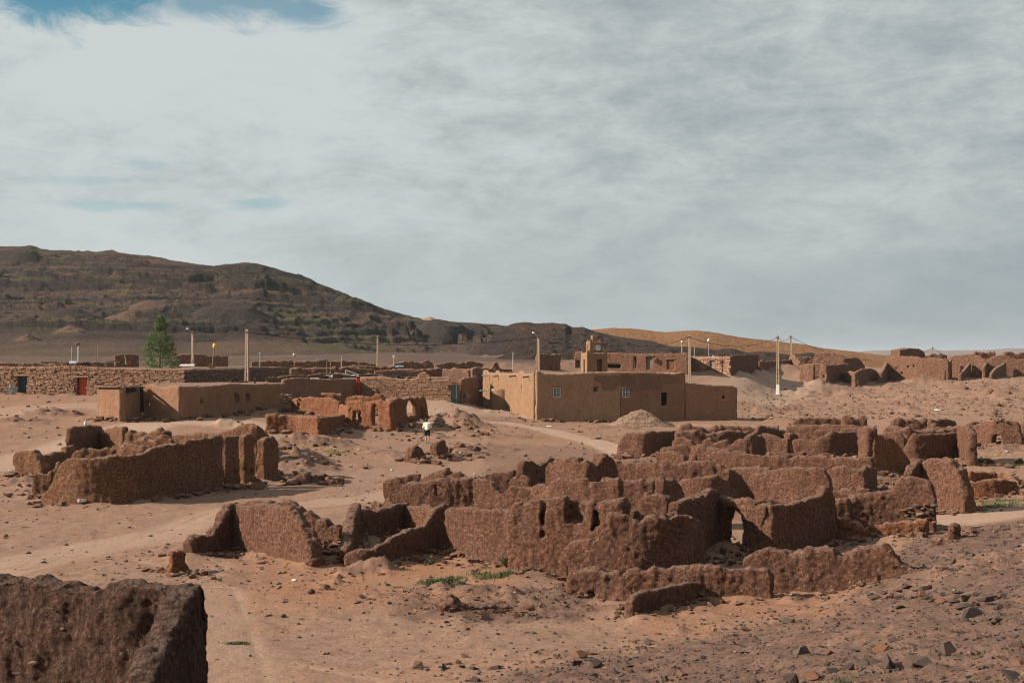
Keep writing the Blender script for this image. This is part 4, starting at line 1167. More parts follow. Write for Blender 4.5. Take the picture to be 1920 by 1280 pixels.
ruin('low_wall', 'low crumbled bank of earth wall with a squared end, in front of the weeds', 'low wall', [
    W([(826, 1156), (880, 1154), (940, 1144), (980, 1142)], [(820, 1135), (830, 1122), (845, 1120), (856, 1128), (900, 1130), (950, 1128), (975, 1130), (985, 1140)], 0.8, rough=1.3, flute=0.6)])
ruin('wall_stump', 'pointed earth stump beside a dark block at the end of the stone footing', 'wall stump', [
    W([(1778, 1020), (1800, 1018)], [(1772, 1010), (1778, 990), (1786, 981), (1794, 984), (1802, 1000), (1808, 1012)], 0.5, rough=1.3),
    W([(1802, 1008), (1818, 1006)], [(1798, 994), (1806, 988), (1816, 989), (1822, 1002)], 0.5, rough=0.9)])

# left ruin
ruin('ruined_house', 'long roofless earth house with sloping left end and broad shadow, on the left flat', 'ruined house', [
    W([(82, 942), (150, 947), (228, 946), (330, 932), (413, 921)], [(76, 940), (84, 928), (95, 912), (108, 888), (118, 870), (130, 858), (150, 857), (175, 859), (200, 854), (240, 852), (262, 850), (272, 847), (280, 838), (310, 832), (335, 830), (345, 825), (372, 822), (390, 818), (412, 816)], 0.5, flute=0.6, mat='mud_mid',
      slots=((275, 277, 845, 930, 0.05), (330, 333, 832, 925, 0.07))),
    W([(417, 920), (444, 916)], [(412, 820), (420, 816), (440, 815), (446, 818)], 0.5, flute=0.6, mat='mud_mid', slots=((430, 434, 846, 851, 0.2), (432, 437, 881, 886, 0.2))),
    W([(451, 914), (473, 911)], [(446, 820), (452, 815), (466, 814), (474, 818)], 0.55, flute=0.6, mat='mud_mid', slots=((449, 454, 878, 884, 0.25), (462, 467, 877, 883, 0.25))),
    W([(62, 932), (104, 932)], [(58, 890), (64, 886), (85, 884), (104, 882)], 0.45, mat='mud_mid'),
    W([(104, None, 66), (118, None, 66)], [(100, 872), (106, 866), (114, 865), (120, 874)], 0.5, mat='mud_mid'),
    W([(28, 893), (60, 894), (88, 896)], [(22, 876), (30, 848), (42, 844), (60, 843), (72, 848), (82, 866), (92, 884)], 0.6, mat='mud_mid'),
    W([(78, None, 76), (136, None, 82)], [(74, 856), (84, 852), (100, 847), (118, 846), (124, 836), (132, 834), (140, 838)], 0.5, mat='mud_mid'),
    W([(128, None, 84), (188, None, 88)], [(124, 812), (130, 802), (140, 798), (160, 797), (188, 798)], 0.5, mat='mud_mid', flute=0.5),
    W([(188, None, 88), (236, None, 85)], [(184, 806), (200, 804), (216, 799), (234, 799), (240, 808)], 0.5, mat='mud_mid'),
    W([(135, None, 72), (218, None, 72)], [(132, 850), (145, 841), (160, 838), (170, 841), (205, 838), (218, 844)], 0.5, mat='mud_mid'),
    W([(205, None, 75), (280, None, 74)], [(200, 842), (215, 834), (235, 830), (255, 833), (270, 836), (284, 846)], 0.9, mat='mud_mid', rough=1.3),
    W([(235, None, 80), (320, None, 79)], [(230, 815), (245, 806), (262, 808), (275, 814), (290, 806), (305, 802), (316, 808), (324, 820)], 0.8, mat='mud_mid', rough=1.3),
    W([(250, None, 76.5), (330, None, 76)], [(246, 832), (260, 822), (285, 820), (310, 816), (335, 828)], 0.8, mat='mud_mid', rough=1.3),
    W([(310, None, 81), (400, None, 80), (480, None, 79)], [(305, 822), (325, 814), (350, 812), (380, 812), (415, 810), (440, 803), (455, 797), (468, 792), (476, 793), (484, 800)], 0.5, mat='mud_mid'),
    W([(474, None, 74), (500, None, 76)], [(470, 822), (476, 796), (486, 800), (494, 812), (504, 820)], 0.6, mat='mud_mid'),
    W([(488, None, 71), (515, None, 73)], [(482, 832), (492, 819), (508, 819), (516, 830)], 0.6, mat='mud_mid'),
])
# middle ruin
ruin('ruined_house', 'red earth ruin with arched window and broken arch, behind the walking person', 'ruined house', [
    W([(497, 812), (550, 814), (602, 822)], [(493, 780), (498, 776), (520, 775), (560, 778), (590, 781), (604, 782)], 0.6, mat='mud_red', flute=0.7),
    W([(600, 822), (643, None, 113.5)], [(597, 782), (612, 781), (630, 778), (646, 775)], 0.55, mat='mud_red', flute=0.5),
    W([(548, None, 124), (600, None, 121), (638, None, 119)], [(544, 748), (556, 744), (580, 744), (612, 744), (628, 745), (640, 754), (646, 764)], 0.5, mat='mud_red'),
    W([(638, None, 119.5), (658, None, 113)], [(634, 752), (642, 758), (650, 760), (660, 758)], 0.5, mat='mud_red', flute=0.4),
    W([(653, None, 113.4), (700, None, 112), (736, None, 110.8)], [(650, 756), (655, 751), (672, 750), (690, 752), (706, 750), (724, 750), (732, 753), (738, 760)], 0.6, mat='mud_red', holes=[(666, 681, 771, 825, False), (701, 712, 758, 797, True)], rough=1.1),
    W([(734, None, 113), (768, None, 119), (798, None, 124)], [(730, 750), (740, 746), (760, 745), (775, 743), (786, 744), (790, 742), (794, 750), (800, 770)], 0.6, mat='mud_red', holes=[(758, 777, 749, 779, True)], rough=1.1),
    W([(786, None, 122), (803, None, 122)], [(782, 770), (788, 756), (796, 758), (803, 780)], 0.9, mat='mud_red', rough=1.3),
    W([(672, None, 113.5), (680, None, 113.5)], [(668, 780), (672, 772), (680, 772), (684, 782)], 0.5, mat='mud_red'),
    W([(650, None, 128), (722, None, 127)], [(640, 748), (655, 741), (680, 740), (690, 745), (708, 737), (718, 740), (726, 748)], 0.9, mat='mud_red', rough=1.4),
    W([(596, None, 131), (645, None, 131)], [(590, 748), (600, 737), (615, 734), (628, 738), (640, 737), (648, 746)], 0.9, mat='mud_red', rough=1.5),
    W([(560, None, 131), (600, None, 131)], [(556, 748), (566, 741), (575, 738), (585, 743), (600, 744)], 0.8, mat='mud_red', rough=1.5),
])
# far right ruins
ruin('ruined_house', 'distant roofless house with dark doorway, behind the white footed pole', 'ruined house', [
    W([(1500, None, 236), (1535, None, 234), (1552, None, 233)], [(1496, 686), (1505, 682), (1530, 681), (1548, 682), (1554, 686)], 0.7, mat='mud_far', holes=[(1527, 1538, 685, 716, False), (1544, 1548, 702, 708, False)]),
    W([(1551, None, 233), (1590, None, 248)], [(1548, 684), (1570, 683), (1584, 681), (1592, 682)], 0.6, mat='mud_far', flute=0.4),
    W([(1525, None, 252), (1585, None, 250)], [(1520, 676), (1530, 662), (1545, 659), (1562, 661), (1568, 666), (1580, 669), (1590, 670)], 0.8, mat='mud_far'),
    W([(1584, None, 250), (1620, None, 262)], [(1580, 672), (1600, 670), (1608, 671), (1618, 682), (1624, 692)], 0.6, mat='mud_far', flute=0.4),
    W([(1572, 712), (1600, None, 236)], [(1566, 712), (1580, 700), (1592, 696), (1602, 696)], 0.7, mat='mud_far'),
    W([(1600, None, 232), (1606, None, 231)], [(1596, 702), (1602, 697), (1608, 698)], 0.8, mat='mud_far'),
    W([(1606, None, 231), (1645, None, 246)], [(1602, 698), (1616, 691), (1632, 690), (1640, 694), (1648, 704)], 0.7, mat='mud_far', flute=0.4),
])
ruin('ruined_wall', 'distant low earth wall with ragged left pillar, between the two right utility poles', 'ruined wall', [
    W([(1422, None, 240), (1480, None, 248), (1486, None, 249)], [(1418, 680), (1426, 675), (1450, 676), (1478, 674), (1488, 672)], 0.6, mat='mud_far'),
    W([(1420, None, 233), (1431, None, 232)], [(1416, 700), (1421, 686), (1426, 688), (1434, 694)], 0.8, mat='mud_far', rough=1.3),
    W([(1482, None, 250), (1500, None, 244)], [(1478, 674), (1486, 664), (1492, 668), (1502, 684)], 0.7, mat='mud_far'),
    W([(1490, None, 262), (1528, None, 262)], [(1486, 672), (1496, 668), (1520, 669), (1530, 672)], 0.6, mat='mud_far'),
])
ruin('ruined_house', 'long distant ruin with triangular broken cross walls on the right skyline', 'ruined house', [
    W([(1662, None, 248), (1725, None, 243), (1780, None, 240)], [(1656, 678), (1664, 670), (1690, 667), (1720, 668), (1728, 671), (1750, 670), (1775, 672), (1782, 680)], 0.8, mat='mud_far', rough=0.6, holes=[(1680, 1684, 688, 692, False), (1691, 1695, 697, 701, False), (1702, 1706, 685, 689, False), (1713, 1717, 684, 688, False)]),
    W([(1651, None, 238), (1662, None, 248)], [(1648, 702), (1656, 692), (1664, 674)], 0.7, mat='mud_far', rough=0.5, flute=0.3),
    W([(1770, None, 240), (1782, None, 254)], [(1768, 700), (1774, 684), (1782, 674), (1788, 672)], 0.7, mat='mud_far', rough=0.5, flute=0.3),
    W([(1776, None, 256), (1850, None, 252), (1925, None, 250)], [(1774, 672), (1790, 665), (1805, 665), (1825, 663), (1834, 665), (1850, 675), (1862, 668), (1880, 664), (1886, 666), (1900, 672), (1930, 674)], 0.8, mat='mud_far', rough=0.6),
    W([(1800, None, 239), (1818, None, 253)], [(1796, 706), (1806, 694), (1818, 680), (1822, 678)], 0.7, mat='mud_far', rough=0.5, flute=0.3),
    W([(1845, None, 242), (1850, None, 254)], [(1842, 692), (1848, 680), (1854, 676)], 0.7, mat='mud_far', rough=0.5, flute=0.3),
    W([(1858, None, 238), (1884, None, 250)], [(1854, 704), (1866, 690), (1880, 682), (1888, 676)], 0.7, mat='mud_far', rough=0.5, flute=0.3),
    W([(1880, None, 262), (1904, None, 262)], [(1876, 668), (1884, 659), (1896, 658), (1902, 664), (1906, 672)], 1.4, mat='mud'),
    W([(1826, None, 275), (1866, None, 275)], [(1822, 664), (1828, 658), (1840, 660), (1852, 662), (1856, 656), (1860, 662), (1864, 656), (1868, 668)], 0.9, mat='mud'),
    W([(1902, None, 270), (1960, None, 270)], [(1900, 668), (1904, 661), (1907, 666), (1910, 661), (1925, 659), (1965, 660)], 0.9, mat='mud'),
    W([(1730, None, 270), (1775, None, 270)], [(1726, 668), (1740, 665), (1752, 662), (1757, 665), (1762, 662), (1770, 664), (1780, 668)], 1.0, mat='mud_far', rough=1.2),
])
ruin('ruined_tower', 'dark squat block of earth masonry rising above the right skyline ruins', 'ruined tower', [
    W([(1678, None, 262), (1725, None, 266)], [(1674, 660), (1680, 655), (1690, 654), (1698, 652), (1712, 653), (1720, 655), (1726, 662)], 2.4, mat='mud', rough=0.8, flute=0.4)])
# low walls of the village behind the left houses
FARW = [((330, 428), 196, [(328, 668), (334, 664), (350, 662), (382, 664), (402, 666), (428, 666)], 'dark square enclosure wall behind the tree and the concrete pole'),
        ((214, 260), 205, [(210, 668), (220, 664), (238, 662), (256, 665), (262, 668)], 'low dark enclosure wall left of the tree on the far flat'),
        ((470, 600), 186, [(466, 678), (480, 676), (530, 675), (560, 677), (600, 674)], 'low sunlit village wall behind the tall left pole'),
        ((590, 705), 192, [(586, 678), (596, 674), (610, 673), (616, 677), (640, 675), (660, 677), (690, 679), (706, 682)], 'long dark ragged village wall left of the thin pole'),
        ((735, 812), 190, [(730, 684), (744, 680), (760, 676), (770, 674), (776, 680), (790, 678), (800, 675), (812, 680)], 'dark peaked village wall right of the thin pole'),
        ((815, 905), 200, [(812, 684), (830, 680), (850, 677), (856, 681), (880, 676), (905, 680)], 'low rubble wall behind the pink house'),
        ((880, 960), 178, [(876, 690), (900, 688), (920, 691), (926, 678), (932, 676), (936, 690), (960, 692)], 'low dark wall with one upright stub behind the plastered house'),
        ((-80, 120), 172, [(-80, 682), (0, 680), (40, 679), (90, 681), (120, 682)], 'low roof edge of earth behind the left stone house'),
        ((60, 215), 182, [(56, 679), (100, 677), (140, 678), (180, 677), (215, 679)], 'faint village wall behind the white roof post'),
        ((545, 700), 153, [(540, 692), (560, 688), (600, 690), (640, 687), (680, 689), (704, 692)], 'sunlit low earth wall behind the long house roof'),
        ((735, 842), 160, [(730, 694), (750, 690), (790, 692), (820, 689), (846, 693)], 'sunlit low earth wall behind the curled plank roof'),
        ((640, 740), 165, [(636, 688), (660, 684), (700, 686), (744, 688)], 'low broken village wall under the thin distant pole'),
        ((1005, 1050), 210, [(1000, 664), (1012, 662), (1030, 664), (1052, 662)], 'dark short wall low behind the lamp pole')]
for (a, b), d, tops, lab in FARW:
    ruin('village_wall', lab, 'village wall', [W([(a, None, d), (b, None, d * 1.01)], tops, 0.7, mat='mud_far', base=0.8)], None)

# ------------------------------------------------------------------ lived-in houses (walls first; doors, windows and roofs are added further down)
HK = dict(rough=0.42, flute=0.3, round_=0.10, batter=0.08)
HL = dict(rough=0.5, flute=0.5, round_=0.10, batter=0.10)
MOSQ = ruin('mud_house', 'large flat roofed earth house with pale sunlit side, barred windows and small tower', 'house', [
    W([(908, None, 152.3), (1004, None, 134)], [(900, 697), (911, 693), (914, 693), (917, 699), (930, 699), (934, 693), (938, 699), (974, 700), (979, 693.5), (984, 700), (1000, 700), (1004, 694), (1010, 694)], 0.5, mat='plaster', h=0.11, **HK),
    W([(1004, None, 134), (1163, None, 135.9)], [(1000, 694), (1011, 695), (1015, 698.5), (1040, 700), (1080, 699), (1098, 697), (1130, 696), (1165, 697)], 0.5, mat='plaster_mid', h=0.11,
      holes=[(1036.5, 1050.5, 726, 745, False), (1112, 1120, 725, 735, False)], **HK),
    W([(1162, None, 135.95), (1283, None, 137.6)], [(1160, 697), (1200, 697), (1240, 698), (1262, 700), (1274, 697), (1284, 697)], 0.52, mat='plaster_brown', h=0.11,
      holes=[(1165.5, 1179.5, 725, 744.5, False), (1238.5, 1249.5, 736, 760, False)], **HK),
    W([(1283, None, 137.7), (1380, None, 138.9)], [(1280, 716), (1290, 718), (1320, 720), (1340, 721), (1360, 721.5), (1374, 723), (1381, 728)], 0.5, mat='plaster_brown', h=0.11,
      holes=[(1353.5, 1358.5, 741, 748, True)], **HK),
    W([(1380, None, 138.9), (1320, None, 147)], [(1310, 726), (1382, 725)], 0.5, mat='plaster_brown', h=0.2, **HK),
    W([(1283, None, 138), (1160, None, 155.5)], [(1150, 697), (1285, 697)], 0.5, mat='plaster_brown', h=0.2, **HK),
    W([(1160, None, 155.5), (908, None, 152.3)], [(900, 697), (1165, 695.5)], 0.5, mat='plaster', h=0.2, **HK),
])
LONG = ruin('mud_house', 'long low earth house with square front room and tiny dark windows, left middle', 'house', [
    W([(185, None, 113.4), (229, None, 111)], [(180, 726), (187, 724), (228, 724), (232, 725)], 0.45, mat='plaster_brown', h=0.11, **HL),
    W([(229, None, 111), (263, None, 114.5)], [(226, 724), (236, 724), (264, 728)], 0.45, mat='plaster_brown', h=0.11, **HL),
    W([(262, None, 115.2), (300, None, 114), (339, None, 112.2)], [(258, 727), (266, 722), (290, 720), (300, 723), (310, 726), (325, 722), (342, 723)], 0.5, mat='plaster_brown', h=0.11,
      holes=[(277, 283, 752, 760, True)], **HL),
    W([(338, None, 112.2), (430, None, 119), (532, None, 126.8)], [(334, 726), (342, 724), (370, 724), (400, 722), (425, 719), (440, 719), (470, 720), (500, 719), (534, 718)], 0.5, mat='plaster_brown', h=0.11,
      holes=[(438, 443.5, 739, 752, False), (458, 463, 738, 750, False), (373, 378, 749, 757, True)], **HL),
    W([(530, None, 129), (600, None, 136), (673, None, 143.2)], [(526, 712), (540, 709), (560, 707), (600, 710), (640, 709), (674, 710)], 0.5, mat='plaster_brown', h=0.12, **HL),
    W([(500, None, 134), (560, None, 138), (640, None, 143)], [(495, 706), (520, 706), (550, 702), (575, 703), (600, 698), (640, 700)], 0.5, mat='mud_far', h=0.15, **HL),
])
BRICK = ruin('mud_house', 'mud brick house with curled plank roof and blue gate, behind the red ruin', 'house', [
    W([(675, None, 142.6), (762, None, 141.5), (845, None, 140.4)], [(672, 706), (700, 706), (716, 705), (740, 709), (758, 710), (762, 706), (768, 710), (781, 709), (785, 700), (792, 697), (799, 696), (803, 703), (808, 709), (830, 712), (842, 709), (847, 712)], 0.5, mat='plaster_brown', h=0.12, **HK),
    W([(864, None, 141), (893, None, 149)], [(862, 712), (870, 708), (892, 704), (895, 706)], 0.45, mat='plaster_brown', h=0.12, **HK),
    W([(700, None, 152), (790, None, 153)], [(695, 694), (720, 693), (750, 692), (775, 694), (795, 696)], 0.45, mat='mud_far', h=0.15, **HK),
])
PINK = ruin('mud_house', 'roofless pink plastered house with wavy wall tops beside the pale sunlit house', 'house', [
    W([(830, None, 156), (882, None, 155)], [(826, 692), (834, 690), (842, 693), (852, 688), (862, 692), (868, 697), (876, 692), (884, 694)], 0.45, mat='plaster_pink', h=0.12, **HK),
    W([(884, None, 152), (912, None, 154)], [(880, 692), (886, 690), (893, 687), (900, 691), (906, 694), (914, 694)], 0.45, mat='plaster_pink', h=0.12, holes=[(902, 909, 707, 716, True)], **HK),
    W([(858, None, 160), (880, None, 154)], [(856, 690), (870, 691), (882, 693)], 0.45, mat='mud', h=0.15, **HK),
])
STONEH = ruin('stone_house', 'long stone walled house with a slate coloured door and an orange door, far left', 'house', [
    W([(-160, None, 143), (0, None, 141), (150, None, 139), (348, None, 136.5)], [(-160, 687), (0, 686), (40, 687), (90, 686), (120, 685), (150, 685), (200, 689), (260, 691), (350, 692)], 0.5, mat='mud_far', h=0.12,
      holes=[(36, 51.5, 704.5, 745, False), (147.5, 164, 707, 748, False)], **HK),
    W([(348, None, 136.5), (462, None, 155), (564, None, 171)], [(345, 692), (400, 691), (460, 690.5), (530, 688.5), (566, 690)], 0.5, mat='mud_mid', h=0.14, **HK),
])
REDROW = ruin('mud_house', 'row of reddish earth rooms with grey door, on the rise behind the small tower', 'house', [
    W([(1077, None, 221), (1180, None, 219), (1291, None, 216)], [(1073, 659), (1090, 659), (1120, 662), (1150, 661), (1200, 663), (1240, 662), (1292, 662)], 0.6, mat='mud_far', h=0.17,
      holes=[(1213, 1223.5, 668, 693, False), (1252, 1264, 673, 692, False), (1139, 1164, 683, 690, False), (1078, 1088, 675, 690, False), (1190, 1194, 668, 690, False)], rough=0.5, flute=0.6),
    W([(1291, None, 216), (1280, None, 230)], [(1270, 662), (1295, 662)], 0.6, mat='mud_far', h=0.2, rough=0.5),
])
STONEROW = ruin('stone_house', 'distant rubble stone house with grey door, right of the red rooms', 'house', [
    W([(1292, None, 225), (1332, None, 222), (1371, None, 219)], [(1288, 668), (1300, 667), (1340, 668), (1372, 667)], 0.6, mat='mud_far', h=0.17, holes=[(1333.5, 1341, 675, 700, False), (1354.5, 1358, 677, 682, False)], rough=0.5),
    W([(1371, None, 219), (1395, None, 226), (1420, None, 234)], [(1368, 667), (1380, 665), (1400, 664), (1422, 664)], 0.6, mat='mud', h=0.2, rough=0.4),
])


# ------------------------------------------------------------------ ground sheet
_bseg = [(np.stack([w.x, w.y], 1)[::max(1, len(w.x) // 8)], w) for w in ALLWALLS]


def H(X, Y, detail=True):
    X = np.asarray(X, float); Y = np.asarray(Y, float)
    shp = np.broadcast(X, Y).shape
    X = np.broadcast_to(X, shp).ravel(); Y = np.broadcast_to(Y, shp).ravel()
    z = H0(X, Y)
    near = np.full(X.shape, 9.0)
    for P, w in _bseg:
        m = (X > P[:, 0].min() - 2) & (X < P[:, 0].max() + 2) & (Y > P[:, 1].min() - 2) & (Y < P[:, 1].max() + 2)
        if m.any():
            near[m] = np.minimum(near[m], seg_dist(X[m], Y[m], P) - w.T / 2 + (0.35 if w.berm < 0.5 else 0))
    wob = fbm(X * 0.9, Y * 0.9, 0.0, 401, 3)
    z = z + np.clip(0.10 + 0.12 * wob, 0, 1) * np.exp(-np.maximum(near, 0) / (0.42 + 0.2 * wob)) * (near < 3)
    if detail:
        rd = road_mask(X, Y)
        g = gravel_mask(X, Y)
        sm = np.clip(1 - 0.75 * rd, 0, 1)
        big = vnoise(X * 0.22, Y * 0.22, 0.0, 301) * 0.10 + vnoise(X * 0.6, Y * 0.6, 0.0, 302) * 0.055
        fine = fbm(X * 2.3, Y * 2.3, 0.0, 303, 4, 0.55) * (0.022 + 0.040 * g)
        rill = np.abs(vnoise(X * 1.1, Y * 0.45, 0.0, 305)) * 0.05 * (0.5 + g)
        fade = sstep(2.0 - near, 0, 2) * 0.25
        far = sstep(Y, 150, 175) * sstep(px_of(X, Y), 1380, 1450) + sstep(Y, 160, 190) * 0.4
        z = z - 0.035 * track_mask(X, Y) + (big + fine + rill) * sm + far * 0.16 * fbm(X * 0.55, Y * 0.55, 0.0, 309, 4, 0.6) * sm
        z = z + far * 0.25 * np.maximum(vnoise(X * 0.35, Y * 0.5, 0.0, 311) - 0.2, 0)
    return z.reshape(shp)


def px_of(X, Y):
    return HX + F * np.asarray(X) / np.maximum(Y, 1.0)


def build_ground():
    rows = np.concatenate([np.linspace(-90, 8, 16), np.exp(np.linspace(math.log(8.5), math.log(13), 16)), np.exp(np.linspace(math.log(13.1), math.log(60), 380)),
                           np.exp(np.linspace(math.log(60.2), math.log(150), 220)), np.exp(np.linspace(math.log(150.6), math.log(430), 120)), np.exp(np.linspace(math.log(440), math.log(13000), 24))])
    t = np.linspace(-1, 1, 560)
    core = t * 0.80
    u = np.sign(t) * np.where(np.abs(t) < 0.9, np.abs(core) * 0.53 / 0.72 * 1.0, 0.53 + (np.abs(t) - 0.9) / 0.1 * 1.2)
    u = np.sort(u)
    wid = np.sqrt((0.80 * np.maximum(rows, 0)) ** 2 + 9.0 ** 2)
    X = u[None, :] * wid[:, None]
    Y = np.broadcast_to(rows[:, None], X.shape)
    Z = H(X, Y)
    nr, nc = X.shape
    v = np.stack([X.ravel(), Y.ravel(), Z.ravel()], 1)
    i = np.arange(nr * nc).reshape(nr, nc)
    q = np.stack([i[:-1, :-1], i[:-1, 1:], i[1:, 1:], i[1:, :-1]], -1).reshape(-1, 4)
    me = mesh_from('ground', v, q)
    xr, yr = X.ravel(), Y.ravel().copy()
    p = px_of(xr, yr)
    red = sstep(p, 380, 520) * sstep(1000 - p, 0, 80) * sstep(yr, 34, 37) * sstep(52 - yr, 0, 8) + 0.8 * sstep(p, 1150, 1250) * sstep(1650 - p, 0, 100) * sstep(yr, 29, 32) * sstep(40 - yr, 0, 4)
    red = red + 0.5 * sstep(yr, 80, 100) * sstep(150 - yr, 0, 20) * (0.5 + 0.5 * vnoise(xr * 0.1, yr * 0.1, 0.0, 77))
    plain = sstep(yr, 195, 235) * sstep(1120 - p, 0, 120)
    hp = np.zeros(len(xr))
    for i_, (mx, my, rx, ry, hh, ro) in enumerate(_mw):
        if ro > 0.14:
            m_ = (np.abs(xr - mx) < rx * 1.6) & (np.abs(yr - my) < ry * 1.6)
            hp[m_] = np.maximum(hp[m_], sstep(1.3 - np.hypot((xr[m_] - mx) / rx, (yr[m_] - my) / ry), 0, 0.7) * (1.0 if my < 135 else 0.8))
    inn = sstep(p, 880, 930) * sstep(1830 - p, 0, 40) * sstep(yr, 53, 57) * sstep(104 - yr, 0, 5)
    inn = inn * np.where((p > 1700) & (yr < 66), 0.0, 1.0)
    hp = np.maximum(hp, 0.95 * inn)
    for nm, val in (('heap', hp), ('plain', plain), ('road', np.maximum(road_mask(xr, yr), 0.95 * track_mask(xr, yr))), ('gravel', gravel_mask(xr, yr)), ('redness', np.clip(red, 0, 1))):
        a = me.attributes.new(nm, 'FLOAT', 'POINT')
        a.data.foreach_set('value', val.astype(np.float32))
    o = obj('ground', me, MAT['ground'])
    tag(o, 'bare sandy ground with stones and faint vehicle tracks', 'ground', None, 'structure')


# ------------------------------------------------------------------ hills
HILLS = {}


def hill(name, label, crest, p0, p1, toe, top, toe_z, mat, step=2.6, rows=150, power=1.5, rough=1.0, terr=1.0, seed=0, back=1.7, flatend=0.0, flat0=0.03):
    """A hill from its foot at distance toe to its crest at distance top; crest is a list of (column, row)."""
    c = np.array(crest, float)
    px = np.arange(p0, p1 + step, step)
    cy = np.interp(px, c[:, 0], c[:, 1])
    dt = np.interp(px, [x for x, _ in top], [y for _, y in top])
    zc = -(cy - HY) / F * dt
    de = np.interp(px, [x for x, _ in toe], [y for _, y in toe])
    ze = np.interp(px, [x for x, _ in toe_z], [y for _, y in toe_z])
    v = np.concatenate([np.linspace(0, 1, rows), 1 + np.linspace(0.02, back - 1, rows // 5)])
    V = v[:, None]
    D = de + (dt - de) * V
    U = (px - HX) / F
    X = U * D
    up = np.where(V <= 1, flatend * V + (1 - flatend) * np.clip(V, 0, 1) ** power, 1 - 1.1 * (V - 1) ** 1.5)
    Z = ze - 2.5 + (zc - ze + 2.5) * up
    hgt = np.maximum(zc - ze, 0.5)
    edge = np.clip(hgt / 20.0, 0.05, 1.0)
    body = (0.12 * sstep(V, 0.02, 0.15) + 0.88 * sstep(V, flat0, flat0 + 0.22)) * (1 - 0.72 * sstep(V, 0.84, 1.0)) * rough
    n1 = fbm(X * 0.018, D * 0.018, 0.0, seed, 4)
    n2 = fbm(X * 0.09, D * 0.09, 0.0, seed + 9, 4, 0.6)
    n3 = fbm(X * 0.45, D * 0.45, 0.0, seed + 19, 3, 0.6)
    Z = Z + edge * body * (3.2 * n1 + 0.5 * n2) + body * 0.6 * n3
    # rock ledges: steps whose height wanders along the slope
    per = 4.2 + 2.6 * vnoise(X * 0.01, D * 0.01, 9.0, seed + 33)
    per = np.maximum(per, 2.5)
    Zs = ze - 2.5 + (zc - ze + 2.5) * up + edge * body * 3.2 * n1
    qv = Zs / per + 1.1 * vnoise(X * 0.008, D * 0.012, 0.0, seed + 30) + 0.22 * fbm(X * 0.035, D * 0.03, 0.0, seed + 31, 2)
    fl = np.floor(qv); fr = qv - fl
    stepz = (sstep(fr, 0.66, 0.96) - fr) * per * 0.6 * (0.9 + 0.7 * vnoise(X * 0.03, D * 0.03, 4.0, seed + 51))
    mask = sstep(fbm(X * 0.010, D * 0.018, 3.0, seed + 41, 4), -0.10, 0.40) * body * terr * edge
    Z = Z + stepz * mask
    rg = 1 - np.abs(fbm(X * 0.006 + 0.5 * n1, D * 0.045, 5.0, seed + 61, 2, 0.5)) * 1.6
    Z = Z + edge * body * terr * 3.6 * sstep(rg, 0.70, 0.88) * sstep(vnoise(X * 0.012, D * 0.012, 2.0, seed + 63), -0.35, 0.3)
    Z = Z + CZ
    nr, nc = Z.shape
    vv = np.stack([X.ravel(), D.ravel(), Z.ravel()], 1)
    i = np.arange(nr * nc).reshape(nr, nc)
    q = np.stack([i[:-1, :-1], i[:-1, 1:], i[1:, 1:], i[1:, :-1]], -1).reshape(-1, 4)
    o = obj(name, mesh_from(name, vv, q), MAT[mat])
    tag(o, label, 'hill', None, 'structure')
    HILLS[label] = (px, D, Z)
    return o


def hill_at(label, px, py):
    """World point of a hill seen at a photo point (nearest surface)."""
    P, D, Z = HILLS[label]
    i = int(np.argmin(np.abs(P - px)))
    d, z = D[:, i], Z[:, i]
    row = HY - (z - CZ) / d * F
    k = np.nonzero(row <= py)[0]
    k = k[0] if len(k) else int(np.argmin(np.abs(row - py)))
    return Vector(((px - HX) / F * d[k], d[k], z[k]))


